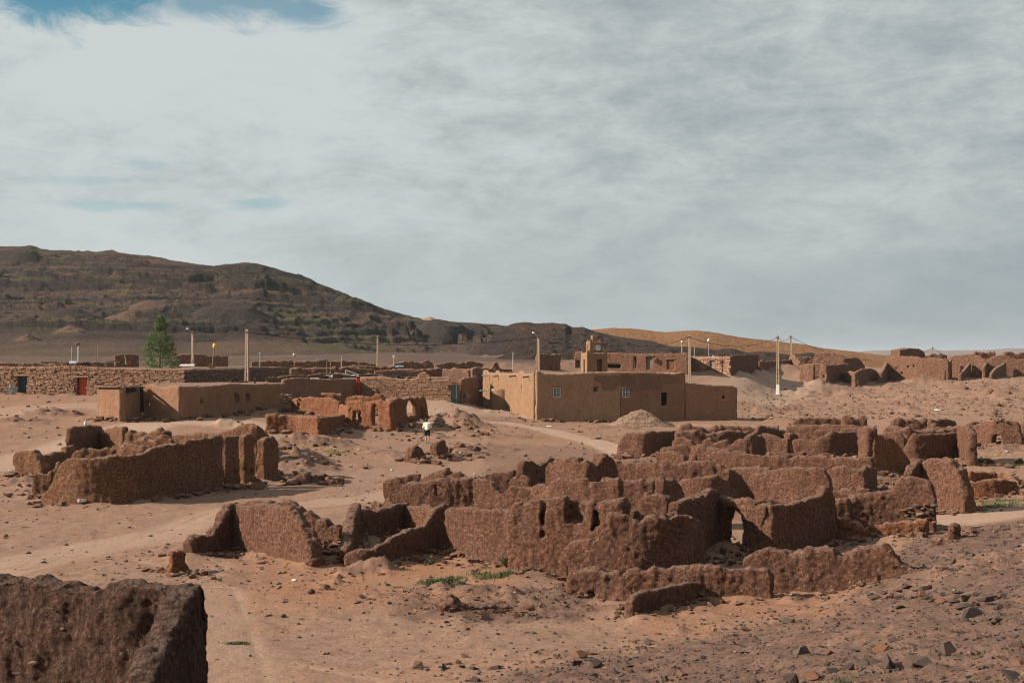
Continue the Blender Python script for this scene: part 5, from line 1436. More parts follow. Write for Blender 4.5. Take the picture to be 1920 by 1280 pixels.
def build_hills():
    hill('hill', 'big dark rocky hill with olive green patches filling the left skyline',
         [(-900, 470), (-500, 440), (-200, 452), (0, 457), (35, 459), (55, 457), (75, 461), (95, 465), (130, 466), (180, 469), (230, 472), (290, 481), (350, 490), (400, 497), (425, 493), (460, 490.5), (485, 493), (520, 503), (560, 517), (600, 533), (640, 549), (680, 567), (715, 581), (760, 591), (800, 598), (850, 602), (900, 606), (940, 609), (1000, 616), (1100, 632), (1200, 650), (1320, 668)],
         -900, 1320, [(-900, 262), (1320, 262)], [(-900, 720), (200, 640), (700, 620), (1320, 560)], [(-900, -0.8), (300, -0.6), (960, -0.8), (1320, -1.6)], 'hill', power=1.75, terr=1.0, seed=500, rows=190, flat0=0.28)
    hill('hill', 'dark slag covered ridge behind the small tower',
         [(860, 668), (900, 650), (930, 628), (950, 610), (968, 603), (985, 601.5), (1010, 604), (1035, 604), (1060, 606), (1072, 612), (1095, 612), (1120, 621), (1150, 629), (1185, 634), (1225, 639), (1250, 647), (1290, 656), (1340, 664), (1420, 672)],
         860, 1420, [(860, 255), (1420, 250)], [(860, 400), (1420, 400)], [(860, -1.0), (1420, -3.0)], 'hill_dark', step=2.0, rows=120, power=1.15, terr=1.0, seed=620, rough=0.8)
    hill('hill', 'smooth orange hill in the sun on the right skyline',
         [(1000, 640), (1060, 624), (1110, 618), (1150, 615.5), (1190, 617), (1225, 621), (1250, 622.5), (1275, 620), (1310, 619.5), (1345, 624), (1375, 630), (1400, 634), (1450, 640), (1500, 645), (1545, 653), (1600, 659), (1650, 665), (1720, 671), (1800, 676)],
         1000, 1800, [(1000, 330), (1800, 330)], [(1000, 620), (1500, 560), (1800, 520)], [(1000, -1.0), (1500, -4.0), (1800, -6.5)], 'hill_orange', rows=110, power=1.1, terr=0.35, seed=740, rough=0.55)
    hill('hill', 'low dark banks of spoil at the foot of the orange hill',
         [(1120, 668), (1180, 655), (1240, 648), (1300, 650), (1345, 655), (1370, 652), (1400, 660), (1440, 658), (1480, 664), (1520, 661), (1560, 668), (1610, 676)],
         1120, 1610, [(1120, 275), (1610, 275)], [(1120, 330), (1610, 330)], [(1120, -2.5), (1610, -4.6)], 'hill_dark', step=2.0, rows=70, power=1.1, terr=0.6, seed=810, rough=0.7)
    hill('mountain', 'far hazy flat topped mountains on the right horizon',
         [(1300, 668), (1500, 662), (1600, 660), (1640, 656.5), (1675, 656), (1700, 659), (1745, 655), (1770, 657), (1800, 656), (1840, 656), (1870, 654), (1905, 652.5), (1960, 654), (2050, 650), (2300, 655), (2600, 660)],
         1300, 2600, [(1300, 5200), (2600, 5200)], [(1300, 7200), (2600, 7200)], [(1300, -40), (2600, -40)], 'mountain', step=3, rows=60, power=0.9, terr=0.0, seed=900, rough=0.0)


build_ground()
build_hills()

# ------------------------------------------------------------------ raise the ruins and houses
ROOT = {}
for name, label, cat, group, walls in RUINS:
    cx = float(np.mean([w.x.mean() for w in walls])); cy = float(np.mean([w.y.mean() for w in walls]))
    cz = float(H0(np.array([cx]), np.array([cy]))[0])
    if len(walls) == 1:
        o = walls[0].build(None, (cx, cy, cz))
        o.location = (cx, cy, cz)
        o.name = name
        tag(o, label, cat, group, 'thing')
        walls[0].o = o
    else:
        o = thing(name, label, cat, (cx, cy, cz), group)
        o['kind'] = 'thing'
        for w in walls:
            w.o = w.build(o, (cx, cy, cz))
    ROOT[id(walls)] = o

# ------------------------------------------------------------------ doors, windows, roofs, masonry
def wall_frame(w, pa, pb):
    """Arc positions of two photo columns on a wall, with the frame of the wall there."""
    o = np.argsort(w.px)
    s0, s1 = np.interp(pa, w.px[o], w.s[o]), np.interp(pb, w.px[o], w.s[o])
    sc = (s0 + s1) / 2
    c = Vector((np.interp(sc, w.s, w.x), np.interp(sc, w.s, w.y), 0))
    t = Vector((np.interp(sc, w.s, w.tx), np.interp(sc, w.s, w.ty), 0)).normalized()
    n = Vector((-t.y, t.x, 0))
    if n.dot(c) > 0:
        n = -n
    return c, t, n, abs(s1 - s0)


def zrow(py, d):
    return CZ - (py - HY) / F * d


def opening(w, pa, pb, yt, yb, recess):
    c, t, n, wd = wall_frame(w, pa, pb)
    zt, zb = zrow(yt, c.y), zrow(yb, c.y)
    p = c + n * (w.T / 2 - recess)
    p.z = (zt + zb) / 2
    R = Matrix((t, n, Vector((0, 0, 1)))).transposed()       # local x along the wall, y outwards
    return p, R, wd, zt - zb


def into(root, p):
    return p - root.location


def door(root, w, pa, pb, yt, yb, mat, recess=0.28, planks=4, label=None, lintel=True, handle=True):
    p, R, wd, ht = opening(w, pa, pb, yt, yb, recess)
    m = MB()
    m.box((0, 0, 0), (wd + 0.04, 0.04, ht), R)
    for i in range(planks):
        x = -wd / 2 + (i + 0.5) * wd / planks
        m.box(R @ Vector((x, 0.03, 0)), (wd / planks * 0.93, 0.03, ht * 0.98), R)
    for z in (-0.32, 0.32):
        m.box(R @ Vector((0, 0.058, z * ht)), (wd * 0.94, 0.025, 0.10), R)
    o = m.build('door', MAT[mat], root, into(root, p))
    if label:
        o['label'] = label
    if handle:
        m = MB(); m.box(R @ Vector((wd * 0.34, 0.10, -0.02)), (0.05, 0.06, 0.14), R)
        m.build('handle', MAT['metal'], o)
    if lintel:
        m = MB(); m.box(R @ Vector((0, recess + 0.03, ht / 2 + 0.07)), (wd + 0.5, 0.16, 0.13), R, jit=0.02)
        m.build('lintel', MAT['wood'], root, into(root, p))
    return o


def window(root, w, pa, pb, yt, yb, bars=True, frame='white', recess=0.14):
    p, R, wd, ht = opening(w, pa, pb, yt, yb, recess)
    m = MB()
    f = 0.07
    for sx in (-1, 1):
        m.box(R @ Vector((sx * (wd / 2 - f / 2), 0, 0)), (f, 0.08, ht), R)
    for sz in (-1, 1):
        m.box(R @ Vector((0, 0, sz * (ht / 2 - f / 2))), (wd - 2 * f, 0.08, f), R)
    fr = m.build('window_frame', MAT[frame], root, into(root, p))
    m = MB(); m.box(R @ Vector((0, -0.06, 0)), (wd, 0.02, ht), R)
    m.build('pane', MAT['glass'], fr)
    if bars:
        m = MB(); m.box((0, 0.03, 0), (0.07, 0.05, ht - 2 * f), R)
        m.build('mullion', MAT[frame], fr)
        m = MB(); m.box((R @ Vector((0, 0.036, 0))), (wd - 2 * f, 0.045, 0.06), R)
        m.build('mullion', MAT[frame], fr)
        m = MB()
        for sx in (-1, 1):
            for sz in (-1, 1):
                cx, cz = sx * wd / 4, sz * ht / 4
                m.box(R @ Vector((cx, 0.04, cz)), (0.035, 0.02, ht * 0.36), R)
                m.box(R @ Vector((cx, 0.055, cz)), (wd * 0.34, 0.02, 0.035), R)
        m.build('grille', MAT['metal'], fr)
    return fr


def roof(root, pts, z, thick=0.3, mat='roof_earth', lump=0.08, name='roof'):
    """Flat earth roof: corner points (x, y) in order, gently uneven, with real thickness."""
    pts = [Vector((x, y)) for x, y in pts]
    n = 14
    v, f = [], []
    a, b, c, d = pts
    for top in (1, 0):
        for i in range(n + 1):
            for j in range(n + 1):
                u, w = i / n, j / n
                p = (a * (1 - u) + b * u) * (1 - w) + (d * (1 - u) + c * u) * w
                zz = z + (lump * float(vnoise(p.x * 0.7, p.y * 0.7, 1.0, 66)) if top else -thick)
                v.append((p.x - root.location.x, p.y - root.location.y, zz - root.location.z))
    k = (n + 1) * (n + 1)
    g = lambda i, j, o=0: o + i * (n + 1) + j
    for i in range(n):
        for j in range(n):
            f.append((g(i, j), g(i + 1, j), g(i + 1, j + 1), g(i, j + 1)))
            f.append((g(i, j, k), g(i, j + 1, k), g(i + 1, j + 1, k), g(i + 1, j, k)))
    for i in range(n):
        f += [(g(i, 0), g(i, 0, k), g(i + 1, 0, k), g(i + 1, 0)), (g(i, n), g(i + 1, n), g(i + 1, n, k), g(i, n, k)),
              (g(0, i), g(0, i + 1), g(0, i + 1, k), g(0, i, k)), (g(n, i), g(n, i, k), g(n, i + 1, k), g(n, i + 1))]
    me = bpy.data.meshes.new(name)
    me.from_pydata(v, [], f)
    me.update()
    return obj(name, me, MAT[mat], root)


def masonry(root, w, sx, sz, mat, name, proud=0.035, jit=0.03, seed=1, s_from=0.0, s_to=1.0, fill=0.97, z_from=None, ragged=0.0):
    """Courses of separate stones or mud bricks standing a little proud of a wall's outer face, as one part."""
    rnd = random.Random(seed)
    g = H0(w.x, w.y); top = w.crest(g)
    m = MB()
    z = float(g.min()) - 0.05
    row = 0
    holes = []
    for (p0, p1, yt, yb, arch) in w.holes:
        o = np.argsort(w.px)
        a, b = sorted((np.interp(p0, w.px[o], w.s[o]), np.interp(p1, w.px[o], w.s[o])))
        d = np.interp((a + b) / 2, w.s, w.y)
        holes.append((a - 0.08, b + 0.08, zrow(yb, d), zrow(yt, d) + 0.1))
    while z < top.max():
        hz = sz * rnd.uniform(0.7, 1.4)
        s = w.L * s_from - rnd.uniform(0, sx)
        while s < w.L * s_to:
            ln = sx * rnd.uniform(0.45, 1.8)
            sc = s + ln / 2
            s += ln
            if sc < 0 or sc > w.L or rnd.random() > fill:
                continue
            if z + hz > np.interp(sc, w.s, top) - 0.02 or z + hz < np.interp(sc, w.s, g) - 0.05:
                continue
            if any(a - ln / 2 < sc < b + ln / 2 and zb - hz < z < zt for a, b, zb, zt in holes):
                continue
            c = Vector((np.interp(sc, w.s, w.x), np.interp(sc, w.s, w.y), z + hz / 2 + rnd.uniform(-0.25, 0.25) * hz * 0.5))
            t = Vector((np.interp(sc, w.s, w.tx), np.interp(sc, w.s, w.ty), 0)).normalized()
            n = Vector((-t.y, t.x, 0))
            if n.dot(Vector((c.x, c.y, 0))) > 0:
                n = -n
            R = Matrix((t, n, Vector((0, 0, 1)))).transposed() @ Matrix.Rotation(rnd.uniform(-0.04, 0.04), 3, 'Y')
            hz_rel = (c.z - (g.min() - w.base)) / max(top.max() + 0.25 - g.min() + w.base, 0.3)
            face = w.T / 2 * (1 + w.batter * (0.5 - hz_rel))
            m.box(c + n * (face + proud * rnd.uniform(-0.4, 1.0) - 0.03) - root.location, (ln - jit, 0.18, hz - jit), R, jit=jit * 0.5)
        z += hz * (0.96 if jit > 0.02 else 1)
        row += 1
    o = m.build(name, MAT[mat], root)
    o['kind'] = 'stuff'
    return o


def xy(px, d):
    return ((px - HX) / F * d, d)


# the pale plastered house
r = ROOT[id(MOSQ)]
roof(r, [xy(912, 151.5), xy(1006, 134.6), xy(1280, 138), xy(1162, 155)], zrow(702.5, 134.5), 0.4)
roof(r, [xy(1285, 138.2), xy(1376, 139.3), xy(1324, 146.5), xy(1245, 144.5)], zrow(724, 139), 0.35)
window(r, MOSQ[1], 1036.5, 1050.5, 726, 745)
window(r, MOSQ[2], 1165.5, 1179.5, 725, 744.5)
window(r, MOSQ[1], 1112, 1120, 725, 735, bars=False, frame='greydoor', recess=0.3)
door(r, MOSQ[2], 1238.5, 1249.5, 736, 760, 'dark', recess=0.42, lintel=False, handle=False)
m = MB()
for (a, b) in ((1236.6, 1238.2), (1249.8, 1251.4)):
    p, R, wd, ht = opening(MOSQ[2], a, b, 735.5, 761, 0.06)
    m.box(p - r.location, (wd, 0.12, ht), R)
p, R, wd, ht = opening(MOSQ[2], 1236.6, 1251.4, 734, 735.6, 0.06)
m.box(p - r.location, (wd, 0.12, ht), R)
m.build('door_frame', MAT['wood'], r)
# repaired plaster patches, a finger's breadth proud of the wall
for w, pts_ in ((MOSQ[2], [(1166, 702), (1200, 701), (1240, 703), (1262, 704), (1270, 716), (1240, 722), (1236, 730), (1184, 733), (1166, 722)]), (MOSQ[1], [(1112, 703), (1140, 704), (1161, 703), (1161, 721), (1150, 733), (1128, 731), (1126, 718), (1113, 714)])):
    c0, t0, n0, _ = wall_frame(w, pts_[0][0] - 1, pts_[0][0] + 1)
    vs = []
    for lay in (-0.05, 0.022):
        for px, py in pts_:
            c, t, n, _ = wall_frame(w, px - 0.5, px + 0.5)
            rel = (zrow(py, c.y) - (CZ - 6.4)) / 5.0
            p = c + n * (w.T / 2 * (1 + w.batter * (0.5 - rel)) + lay)
            p.z = zrow(py, c.y)
            vs.append(p - r.location)
    k = len(pts_)
    me = bpy.data.meshes.new('plaster_patch')
    me.from_pydata([tuple(p) for p in vs], [], [tuple(range(k, 2 * k))] + [(i, (i + 1) % k, k + (i + 1) % k, k + i) for i in range(k)])
    bm = bmesh.new(); bm.from_mesh(me); bmesh.ops.recalc_face_normals(bm, faces=bm.faces); bm.to_mesh(me); bm.free()
    obj('plaster_patch', me, MAT['plaster_patch'], r)
# half round stair turret against the sunlit side
c = Vector((-0.86, 144.9, 0))
gz = float(H0(np.array([c.x]), np.array([c.y]))[0])
hh = zrow(728, 145) - gz
n_, m_ = 40, 30
v, f = [], []
for k in range(m_ + 1):
    for i in range(n_):
        t = 2 * math.pi * i / n_
        z = -0.4 + (hh + 0.4) * k / m_
        rr = 1.27 * (1.04 - 0.05 * k / m_) + 0.035 * float(fbm(math.cos(t) * 2, math.sin(t) * 2, z * 1.4, 88, 3)) - (0.07 if k == m_ else 0.0)
        v.append((rr * math.cos(t), rr * math.sin(t), z))
for k in range(m_):
    for i in range(n_):
        j = (i + 1) % n_
        f.append((k * n_ + i, k * n_ + j, (k + 1) * n_ + j, (k + 1) * n_ + i))
f.append(tuple(m_ * n_ + i for i in range(n_)))
me = bpy.data.meshes.new('turret'); me.from_pydata(v, [], f); me.polygons.foreach_set('use_smooth', [True] * n_ * m_ + [False]); me.update()
obj('turret', me, MAT['plaster'], r, Vector((c.x, c.y, gz)) - r.location)
# roof spouts on the sunlit side
for (px, py, mt, ln) in ((921, 703.5, 'pipe', 0.75), (938, 705, 'wood', 0.6), (971, 705, 'darkwood', 0.65), (996, 706.5, 'darkwood', 0.6), (916, 732, 'pipe', 0.7)):
    c, t, n, _ = wall_frame(MOSQ[0], px - 1, px + 1)
    z = zrow(py, c.y)
    m = MB()
    a = c + n * 0.15; a.z = z + 0.05
    b = c + n * (0.25 + ln); b.z = z - 0.03
    m.tube(a - r.location, b - r.location, 0.075, n=7)
    m.build('spout', MAT[mt], r)
# cracks of the sunlit side: narrow dark strips set on the face
for (px, y0, y1) in ((927, 716, 728), (982, 720, 735)):
    p, R, wd, ht = opening(MOSQ[0], px - 0.7, px + 0.7, y0, y1, -0.005)
    m = MB(); m.box(p - r.location, (0.12, 0.05, ht), R, jit=0.02)
    m.build('crack', MAT['darkwood'], r)
# the small tower
td = 145.0
tw = 44 / F * td
tx = (1114 - HX) / F * td
zb, zm, zt2, zt3 = zrow(699, td), zrow(661.5, td), zrow(640, td), zrow(628.5, td)
yaw = Matrix.Rotation(math.radians(13), 3, 'Z')


def earth_block(name, c, sx, sy, sz, R, parent, mat='plaster', seed=1, holes=(), h=0.07):
    """A plastered block (local z from 0 to sz) with worn edges and optional niches cut in (axis, centre, half sizes)."""
    xs = np.arange(-sx / 2 - 0.2, sx / 2 + 0.2 + h, h); ys = np.arange(-sy / 2 - 0.2, sy / 2 + 0.2 + h, h); zs = np.arange(-0.2, sz + 0.25, h)
    X, Y, Z = xs[:, None, None], ys[None, :, None], zs[None, None, :]
    d = smax(smax(np.abs(X) - sx / 2, np.abs(Y) - sy / 2, 0.06), np.abs(Z - sz / 2) - sz / 2, 0.06)
    for cx, cy, cz, hx, hy, hz in holes:
        e = np.maximum(np.maximum(np.abs(X - cx) - hx, np.abs(Y - cy) - hy), np.abs(Z - cz) - hz)
        d = np.maximum(d, -e)
    v, q = surface_nets(d, (xs[0], ys[0], zs[0]), h)
    nn = vert_normals(v, q)
    v = v + nn * (0.018 * fbm(v[:, 0] * 2.3, v[:, 1] * 2.3, v[:, 2] * 2.3, seed, 3))[:, None]
    v = v @ np.array(R.transposed())
    return obj(name, mesh_from(name, v, q), MAT[mat], parent, Vector(c) - parent.location)


base = Vector((tx, td, zb))
tow = earth_block('tower', base, tw * 0.92, tw * 0.92, zm - zb, yaw, r, seed=4, holes=((0.28, -tw / 2, 0.62, 0.27, 0.75, 0.78), (-tw / 2, -0.1, 0.62, 0.55, 0.25, 0.75)))
inv = r.location
for i, (sx, sy) in enumerate(((-1, -1), (1, -1), (-1, 1), (1, 1))):
    m = MB(); m.box((0, 0, 0), (0.34, 0.34, 0.30), yaw, taper=0.7, jit=0.03)
    m.build('merlon', MAT['plaster'], tow, Vector((tx, td, zm + 0.1)) + yaw @ Vector((sx * tw * 0.38, sy * tw * 0.38, 0)) - r.location - tow.location)
w2 = 25 / F * td
up = earth_block('tower_top', Vector((tx, td, zm - 0.05)), w2, w2, zt2 - zm + 0.05, yaw, r, seed=8, h=0.06, holes=((-w2 / 2, 0.05, 0.62, 0.3, 0.16, 0.32),))
for i, (sx, sy) in enumerate(((-1, -1), (1, -1), (-1, 1), (1, 1))):
    m = MB(); m.box((0, 0, 0), (0.26, 0.26, 0.26), yaw, taper=0.7, jit=0.02)
    m.build('merlon', MAT['plaster'], up, Vector((tx, td, zt2 + 0.08)) + yaw @ Vector((sx * w2 * 0.36, sy * w2 * 0.36, 0)) - r.location - up.location)
earth_block('tower_cap', Vector((tx + 0.02, td, zt2 - 0.05)), 0.62, 0.62, zt3 - zt2 + 0.05, yaw, r, seed=9, h=0.05)
# loudspeaker horn on the tower
m = MB()
prof = [(0.06, 0.0), (0.08, 0.12), (0.13, 0.22), (0.24, 0.32), (0.27, 0.33), (0.24, 0.31), (0.12, 0.20), (0.05, 0.12)]
m.lathe((0, 0, 0), prof, 18)
o = m.build('loudspeaker', MAT['plastic_white'], r, Vector((tx, td, 0)) + yaw @ Vector((0.14, -w2 / 2 - 0.05, 0)) + Vector((0, 0, zrow(652, td - 1))) - r.location, smooth=True)
o.rotation_euler = (math.radians(90), 0, math.radians(10))

# long low house
r = ROOT[id(LONG)]
roof(r, [xy(187, 113.8), xy(229, 111.6), xy(262, 115), xy(222, 118.5)], zrow(727.5, 112.5), 0.3)
roof(r, [xy(264, 115.8), xy(340, 112.9), xy(420, 124), xy(290, 134)], zrow(726, 114), 0.3)
roof(r, [xy(420, 118.6), xy(530, 127.2), xy(540, 141), xy(300, 133)], zrow(722, 122), 0.3)
roof(r, [xy(532, 129.7), xy(671, 143.6), xy(668, 154), xy(530, 142)], zrow(712.5, 136), 0.3)
for (a, b, t_, b_) in ((438, 443.5, 739, 752), (458, 463, 738, 750)):
    p, R, wd, ht = opening(LONG[3], a, b, t_, b_, 0.0)
    m = MB()
    m.box(R @ Vector((0, 0, -ht / 2 - 0.04)), (wd + 0.16, 0.14, 0.10), R)
    for sx in (-1, 1):
        m.box(R @ Vector((sx * (wd / 2 + 0.04), 0.0, 0)), (0.07, 0.1, ht), R)
    fr = m.build('window_frame', MAT['roof_earth'], r, into(r, p))
    m = MB(); m.box(R @ Vector((0, -0.32, 0)), (wd + 0.1, 0.03, ht), R)
    m.build('pane', MAT['glass'], fr)
# black box painting the shade of a gap, and loose roof edge of the front room
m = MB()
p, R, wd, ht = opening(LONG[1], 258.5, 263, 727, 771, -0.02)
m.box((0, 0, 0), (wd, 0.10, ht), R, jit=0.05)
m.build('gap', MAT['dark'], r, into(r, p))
for i, (a, b, y, mt) in enumerate(((186, 232, 724.5, 'wood'), (232, 262, 726, 'darkwood'), (232, 246, 731, 'dark'))):
    w = LONG[0] if i == 0 else LONG[1]
    p, R, wd, ht = opening(w, a, b, y - 1, y + 1, -0.1)
    m = MB(); m.box((0, 0, 0), (wd, 0.30, 0.07 if i < 2 else 0.3), R, jit=0.05)
    m.build('roof_edge', MAT[mt], r, into(r, p))
# red cloth over the doorway at the end of the long house
m = MB()
z0, z1 = zrow(739, 141.6), zrow(710, 141.6)
nn = 8
vs = []
for k in range(9):
    for i in range(nn + 1):
        u = i / nn
        vs.append(((u - 0.5) * 0.34, 0.06 * math.sin(u * 13 + k * 0.3), z0 + (z1 - z0) * k / 8))
fs = [(k * (nn + 1) + i, k * (nn + 1) + i + 1, (k + 1) * (nn + 1) + i + 1, (k + 1) * (nn + 1) + i) for k in range(8) for i in range(nn)]
me = bpy.data.meshes.new('door_curtain'); me.from_pydata(vs, [], fs); me.update()
o = obj('door_curtain', me, MAT['redcloth'], None, ((671.5 - HX) / F * 141.6, 141.6, 0))
so = o.modifiers.new('thickness', 'SOLIDIFY'); so.thickness = 0.02
tag(o, 'bright red curtain hanging at the doorway left of the brick wall', 'curtain')

# brick house
r = ROOT[id(BRICK)]
masonry(r, BRICK[0], 0.36, 0.17, 'brick', 'bricks', 0.03, 0.035, seed=5)
roof(r, [xy(677, 143.2), xy(843, 141.2), xy(840, 153), xy(690, 154)], zrow(709.5, 141), 0.3)
# blue gate between the brick wall and the corner room
g = ground_point(854, 750, 140.6)
t = thing('gate', 'faded blue two leaf gate half open beside the mud brick wall', 'gate', g)
for k, (x0, x1, a) in enumerate(((-0.46, 0.05, 8), (0.10, 0.44, -25))):
    m = MB()
    R = Matrix.Rotation(math.radians(a), 3, 'Z')
    cx = (x0 + x1) / 2
    for i in range(3):
        x = x0 + (i + 0.5) * (x1 - x0) / 3 - cx
        m.box(R @ Vector((x, 0, 0.93)), ((x1 - x0) / 3 * 0.95, 0.04, 1.84), R)
    for z in (0.35, 1.5):
        m.box(R @ Vector((0, -0.035, z)), ((x1 - x0) * 0.96, 0.03, 0.08), R)
    lf = m.build('gate_leaf', MAT['bluedoor'], t, (cx, 0, 0))
m = MB(); m.box((0.0, 0, 1.96), (1.25, 0.2, 0.14), jit=0.02); m.build('lintel', MAT['wood'], t)
m = MB(); m.box((0.54, 0.05, 0.95), (0.1, 0.12, 1.9)); m.build('post', MAT['darkwood'], t)

# stone house
r = ROOT[id(STONEH)]
masonry(r, STONEH[0], 0.30, 0.135, 'masonry', 'stones', 0.08, 0.035, seed=8, s_from=0.15)
masonry(r, STONEH[1], 0.32, 0.15, 'stone', 'stones', 0.06, 0.04, seed=9)
roof(r, [xy(-150, 143.3), xy(346, 137.2), xy(560, 171), xy(-140, 156)], zrow(692, 138), 0.35)
door(r, STONEH[0], 36, 51.5, 704.5, 742.5, 'darkdoor', recess=0.38, label='slate coloured plank door')
door(r, STONEH[0], 147.5, 164, 707, 746, 'orangedoor', recess=0.38, label='orange plank door')
# rooms on the rise behind the tower
r = ROOT[id(REDROW)]
roof(r, [xy(1079, 221.5), xy(1290, 216.5), xy(1282, 230), xy(1080, 232)], zrow(664, 217), 0.35)
door(r, REDROW[0], 1213, 1223.5, 668, 692, 'greydoor', recess=0.35)
door(r, REDROW[0], 1252, 1264, 673, 691.5, 'mud_red', recess=0.25, planks=1, handle=False)
for (a_, b_, t_, f_) in ((1139, 1164, 683, 690), (1190, 1194, 668, 690), (1078, 1088, 675, 690)):
    p, R, wd, ht = opening(REDROW[0], a_, b_, t_, f_, 0.5)
    m = MB(); m.box((0, 0, 0), (wd, 0.05, ht), R)  # black panes painting the unlit inside of the openings
    m.build('shade_pane', MAT['dark'], r, into(r, p))
r = ROOT[id(STONEROW)]
roof(r, [xy(1294, 225.4), xy(1370, 219.6), xy(1418, 234), xy(1300, 236)], zrow(669.5, 222), 0.35)
door(r, STONEROW[0], 1333.5, 1341, 675, 699, 'greydoor', recess=0.3)
masonry(r, STONEROW[0], 0.5, 0.24, 'masonry', 'stones', 0.05, 0.05, seed=12)


# ------------------------------------------------------------------ rocks
def rock_mesh(seed, n=13, flat=0.7, name='rock'):
    rnd = random.Random(seed)
    bm = bmesh.new()
    for _ in range(n):
        p = Vector((rnd.gauss(0, 1), rnd.gauss(0, 1), rnd.gauss(0, 1))).normalized() * rnd.uniform(0.8, 1.05)
        bm.verts.new((p.x, p.y * rnd.uniform(0.75, 1.0), p.z * flat))
    bmesh.ops.convex_hull(bm, input=bm.verts)
    bmesh.ops.delete(bm, geom=[v for v in bm.verts if not v.link_faces], context='VERTS')
    me = bpy.data.meshes.new(name)
    bm.to_mesh(me); bm.free()
    return me


ROCKS = [rock_mesh(i, 12 + i % 5, 0.55 + 0.12 * (i % 4)) for i in range(12)]
for me in ROCKS:
    me.materials.append(MAT['darkrock'])
STONES = [rock_mesh(40 + i, 14, 0.62, 'stone') for i in range(8)]
for me in STONES:
    me.materials.append(MAT['stone'])
CLODS = [rock_mesh(70 + i, 22, 0.8, 'clod') for i in range(8)]
for me in CLODS:
    me.materials.append(MAT['clod'])


def put_rock(name, me, p, size, label, cat, group=None, sink=0.25, sq=None, rz=None):
    o = bpy.data.objects.new(name, me)
    sq = sq or (random.uniform(0.8, 1.3), random.uniform(0.7, 1.1), random.uniform(0.6, 1.0))
    o.scale = tuple(size / 2 * s for s in sq)
    o.rotation_euler = (random.uniform(-0.3, 0.3), random.uniform(-0.3, 0.3), rz if rz is not None else random.uniform(0, 6.28))
    o.location = (p.x, p.y, p.z + size / 2 * sq[2] * (0.6 - sink))
    COL.objects.link(o)
    return tag(o, label, cat, group)


def HP(px, py):
    """Ground point, banks and small relief included."""
    d = ray_depth(px, py, H0)
    x = (px - HX) / F * d
    return Vector((x, d, float(H(np.array([x]), np.array([d]))[0])))


# named rocks (column, row of the foot, width in photo pixels, height ratio)
for (px, py, wpx, hr, kind, lab) in (
        (997, 1143, 30, 0.55, 'rock', 'dark angular boulder at the right end of the crumbled low bank'),
        (1038, 1141, 12, 0.9, 'rock', 'small dark rock just right of the dark angular boulder'),
        (530, 1158, 20, 0.75, 'stone', 'rounded grey boulder alone on the open sandy flat'),
        (503, 1156, 20, 0.3, 'stone', 'flat pale stone next to the rounded grey boulder'),
        (1395, 1190, 24, 0.9, 'rock', 'pyramid shaped dark rock on the sand below the low wall'),
        (1213, 1218, 26, 1.1, 'stone', 'tall pointed grey rock at the foot of the gravel bank'),
        (1208, 1222, 22, 0.6, 'rock', 'low rock leaning on the tall pointed grey rock'),
        (1474, 1173, 48, 0.28, 'rock', 'long flat dark slab lying on orange sand'),
        (1500, 1172, 18, 0.6, 'rock', 'small dark block touching the long flat slab'),
        (1450, 1152, 16, 0.6, 'rock', 'small squared dark rock above the long flat slab'),
        (366, 1078, 16, 0.9, 'stone', 'split grey stone beside the red wall stump'),
        (352, 1078, 12, 0.5, 'rock', 'low dark stone at the foot of the red wall stump'),
        (584, 1116, 16, 1.1, 'clod', 'upright lump of red earth alone on the sand'),
        (612, 1104, 24, 0.8, 'clod', 'square lump of dark earth by the foot of the curved wall'),
        (680, 1130, 18, 0.8, 'stone', 'grey stone at the tip of the low earth ridge'),
        (672, 1138, 14, 0.5, 'rock', 'dark flat stone under the grey stone by the low ridge'),
        (730, 1142, 14, 0.7, 'rock', 'rusty split rock between the low ridge and gravel bank'),
        (1110, 1232, 34, 0.4, 'rock', 'broad dark rock with moss at the bottom centre'),
        (1080, 1236, 24, 0.5, 'rock', 'greenish dark rock left of the broad mossy rock'),
        (1045, 1242, 28, 0.3, 'rock', 'thin flat rock left of the greenish rock'),
        (1570, 1176, 18, 0.9, 'rock', 'dark leaning rock on the slope under the stone line'),
        (1523, 1218, 22, 0.5, 'rock', 'lone dark flat rock in the middle of the stony slope'),
        (1552, 1256, 20, 0.8, 'rock', 'dark pointed rock near the bottom of the stony slope'),
        (1750, 1270, 24, 0.7, 'rock', 'squared dark rock at the bottom right edge of the slope'),
        (1898, 1110, 28, 0.6, 'rock', 'dark rock pair end at the right edge, level with the stone line'),
        (1830, 1178, 14, 0.6, 'rock', 'dark rock beside a green tuft on the right slope'),
        (1885, 1018, 12, 0.8, 'rock', 'small black rock on the upper right slope near pale dusted ground'),
        (1766, 1032, 30, 0.5, 'rock', 'cluster rock below the pointed earth stump'),
        (1600, 1216, 20, 0.4, 'rock', 'flat rock with rusty side on the stony slope'),
        (242, 990, 11, 0.7, 'rock', 'single dark stone out on the left flat before the long house'),
        (481, 914, 10, 0.8, 'clod', 'dark round lump at the right foot of the long left house'),
        (686, 876, 16, 0.6, 'clod', 'low clod on the open ground left of the bell shaped stump'),
        (830, 874, 9, 0.9, 'clod', 'little clod in the shadow right of the bell shaped stump')):
    p = HP(px, py)
    size = wpx / F * p.y
    me = {'rock': ROCKS, 'stone': STONES, 'clod': CLODS}[kind][(px * 7) % 8]
    put_rock({'rock': 'rock', 'stone': 'rock', 'clod': 'earth_clod'}[kind], me, p, size, lab, {'clod': 'earth clod'}.get(kind, 'rock'), None, 0.2, (1.0, 0.8, hr))

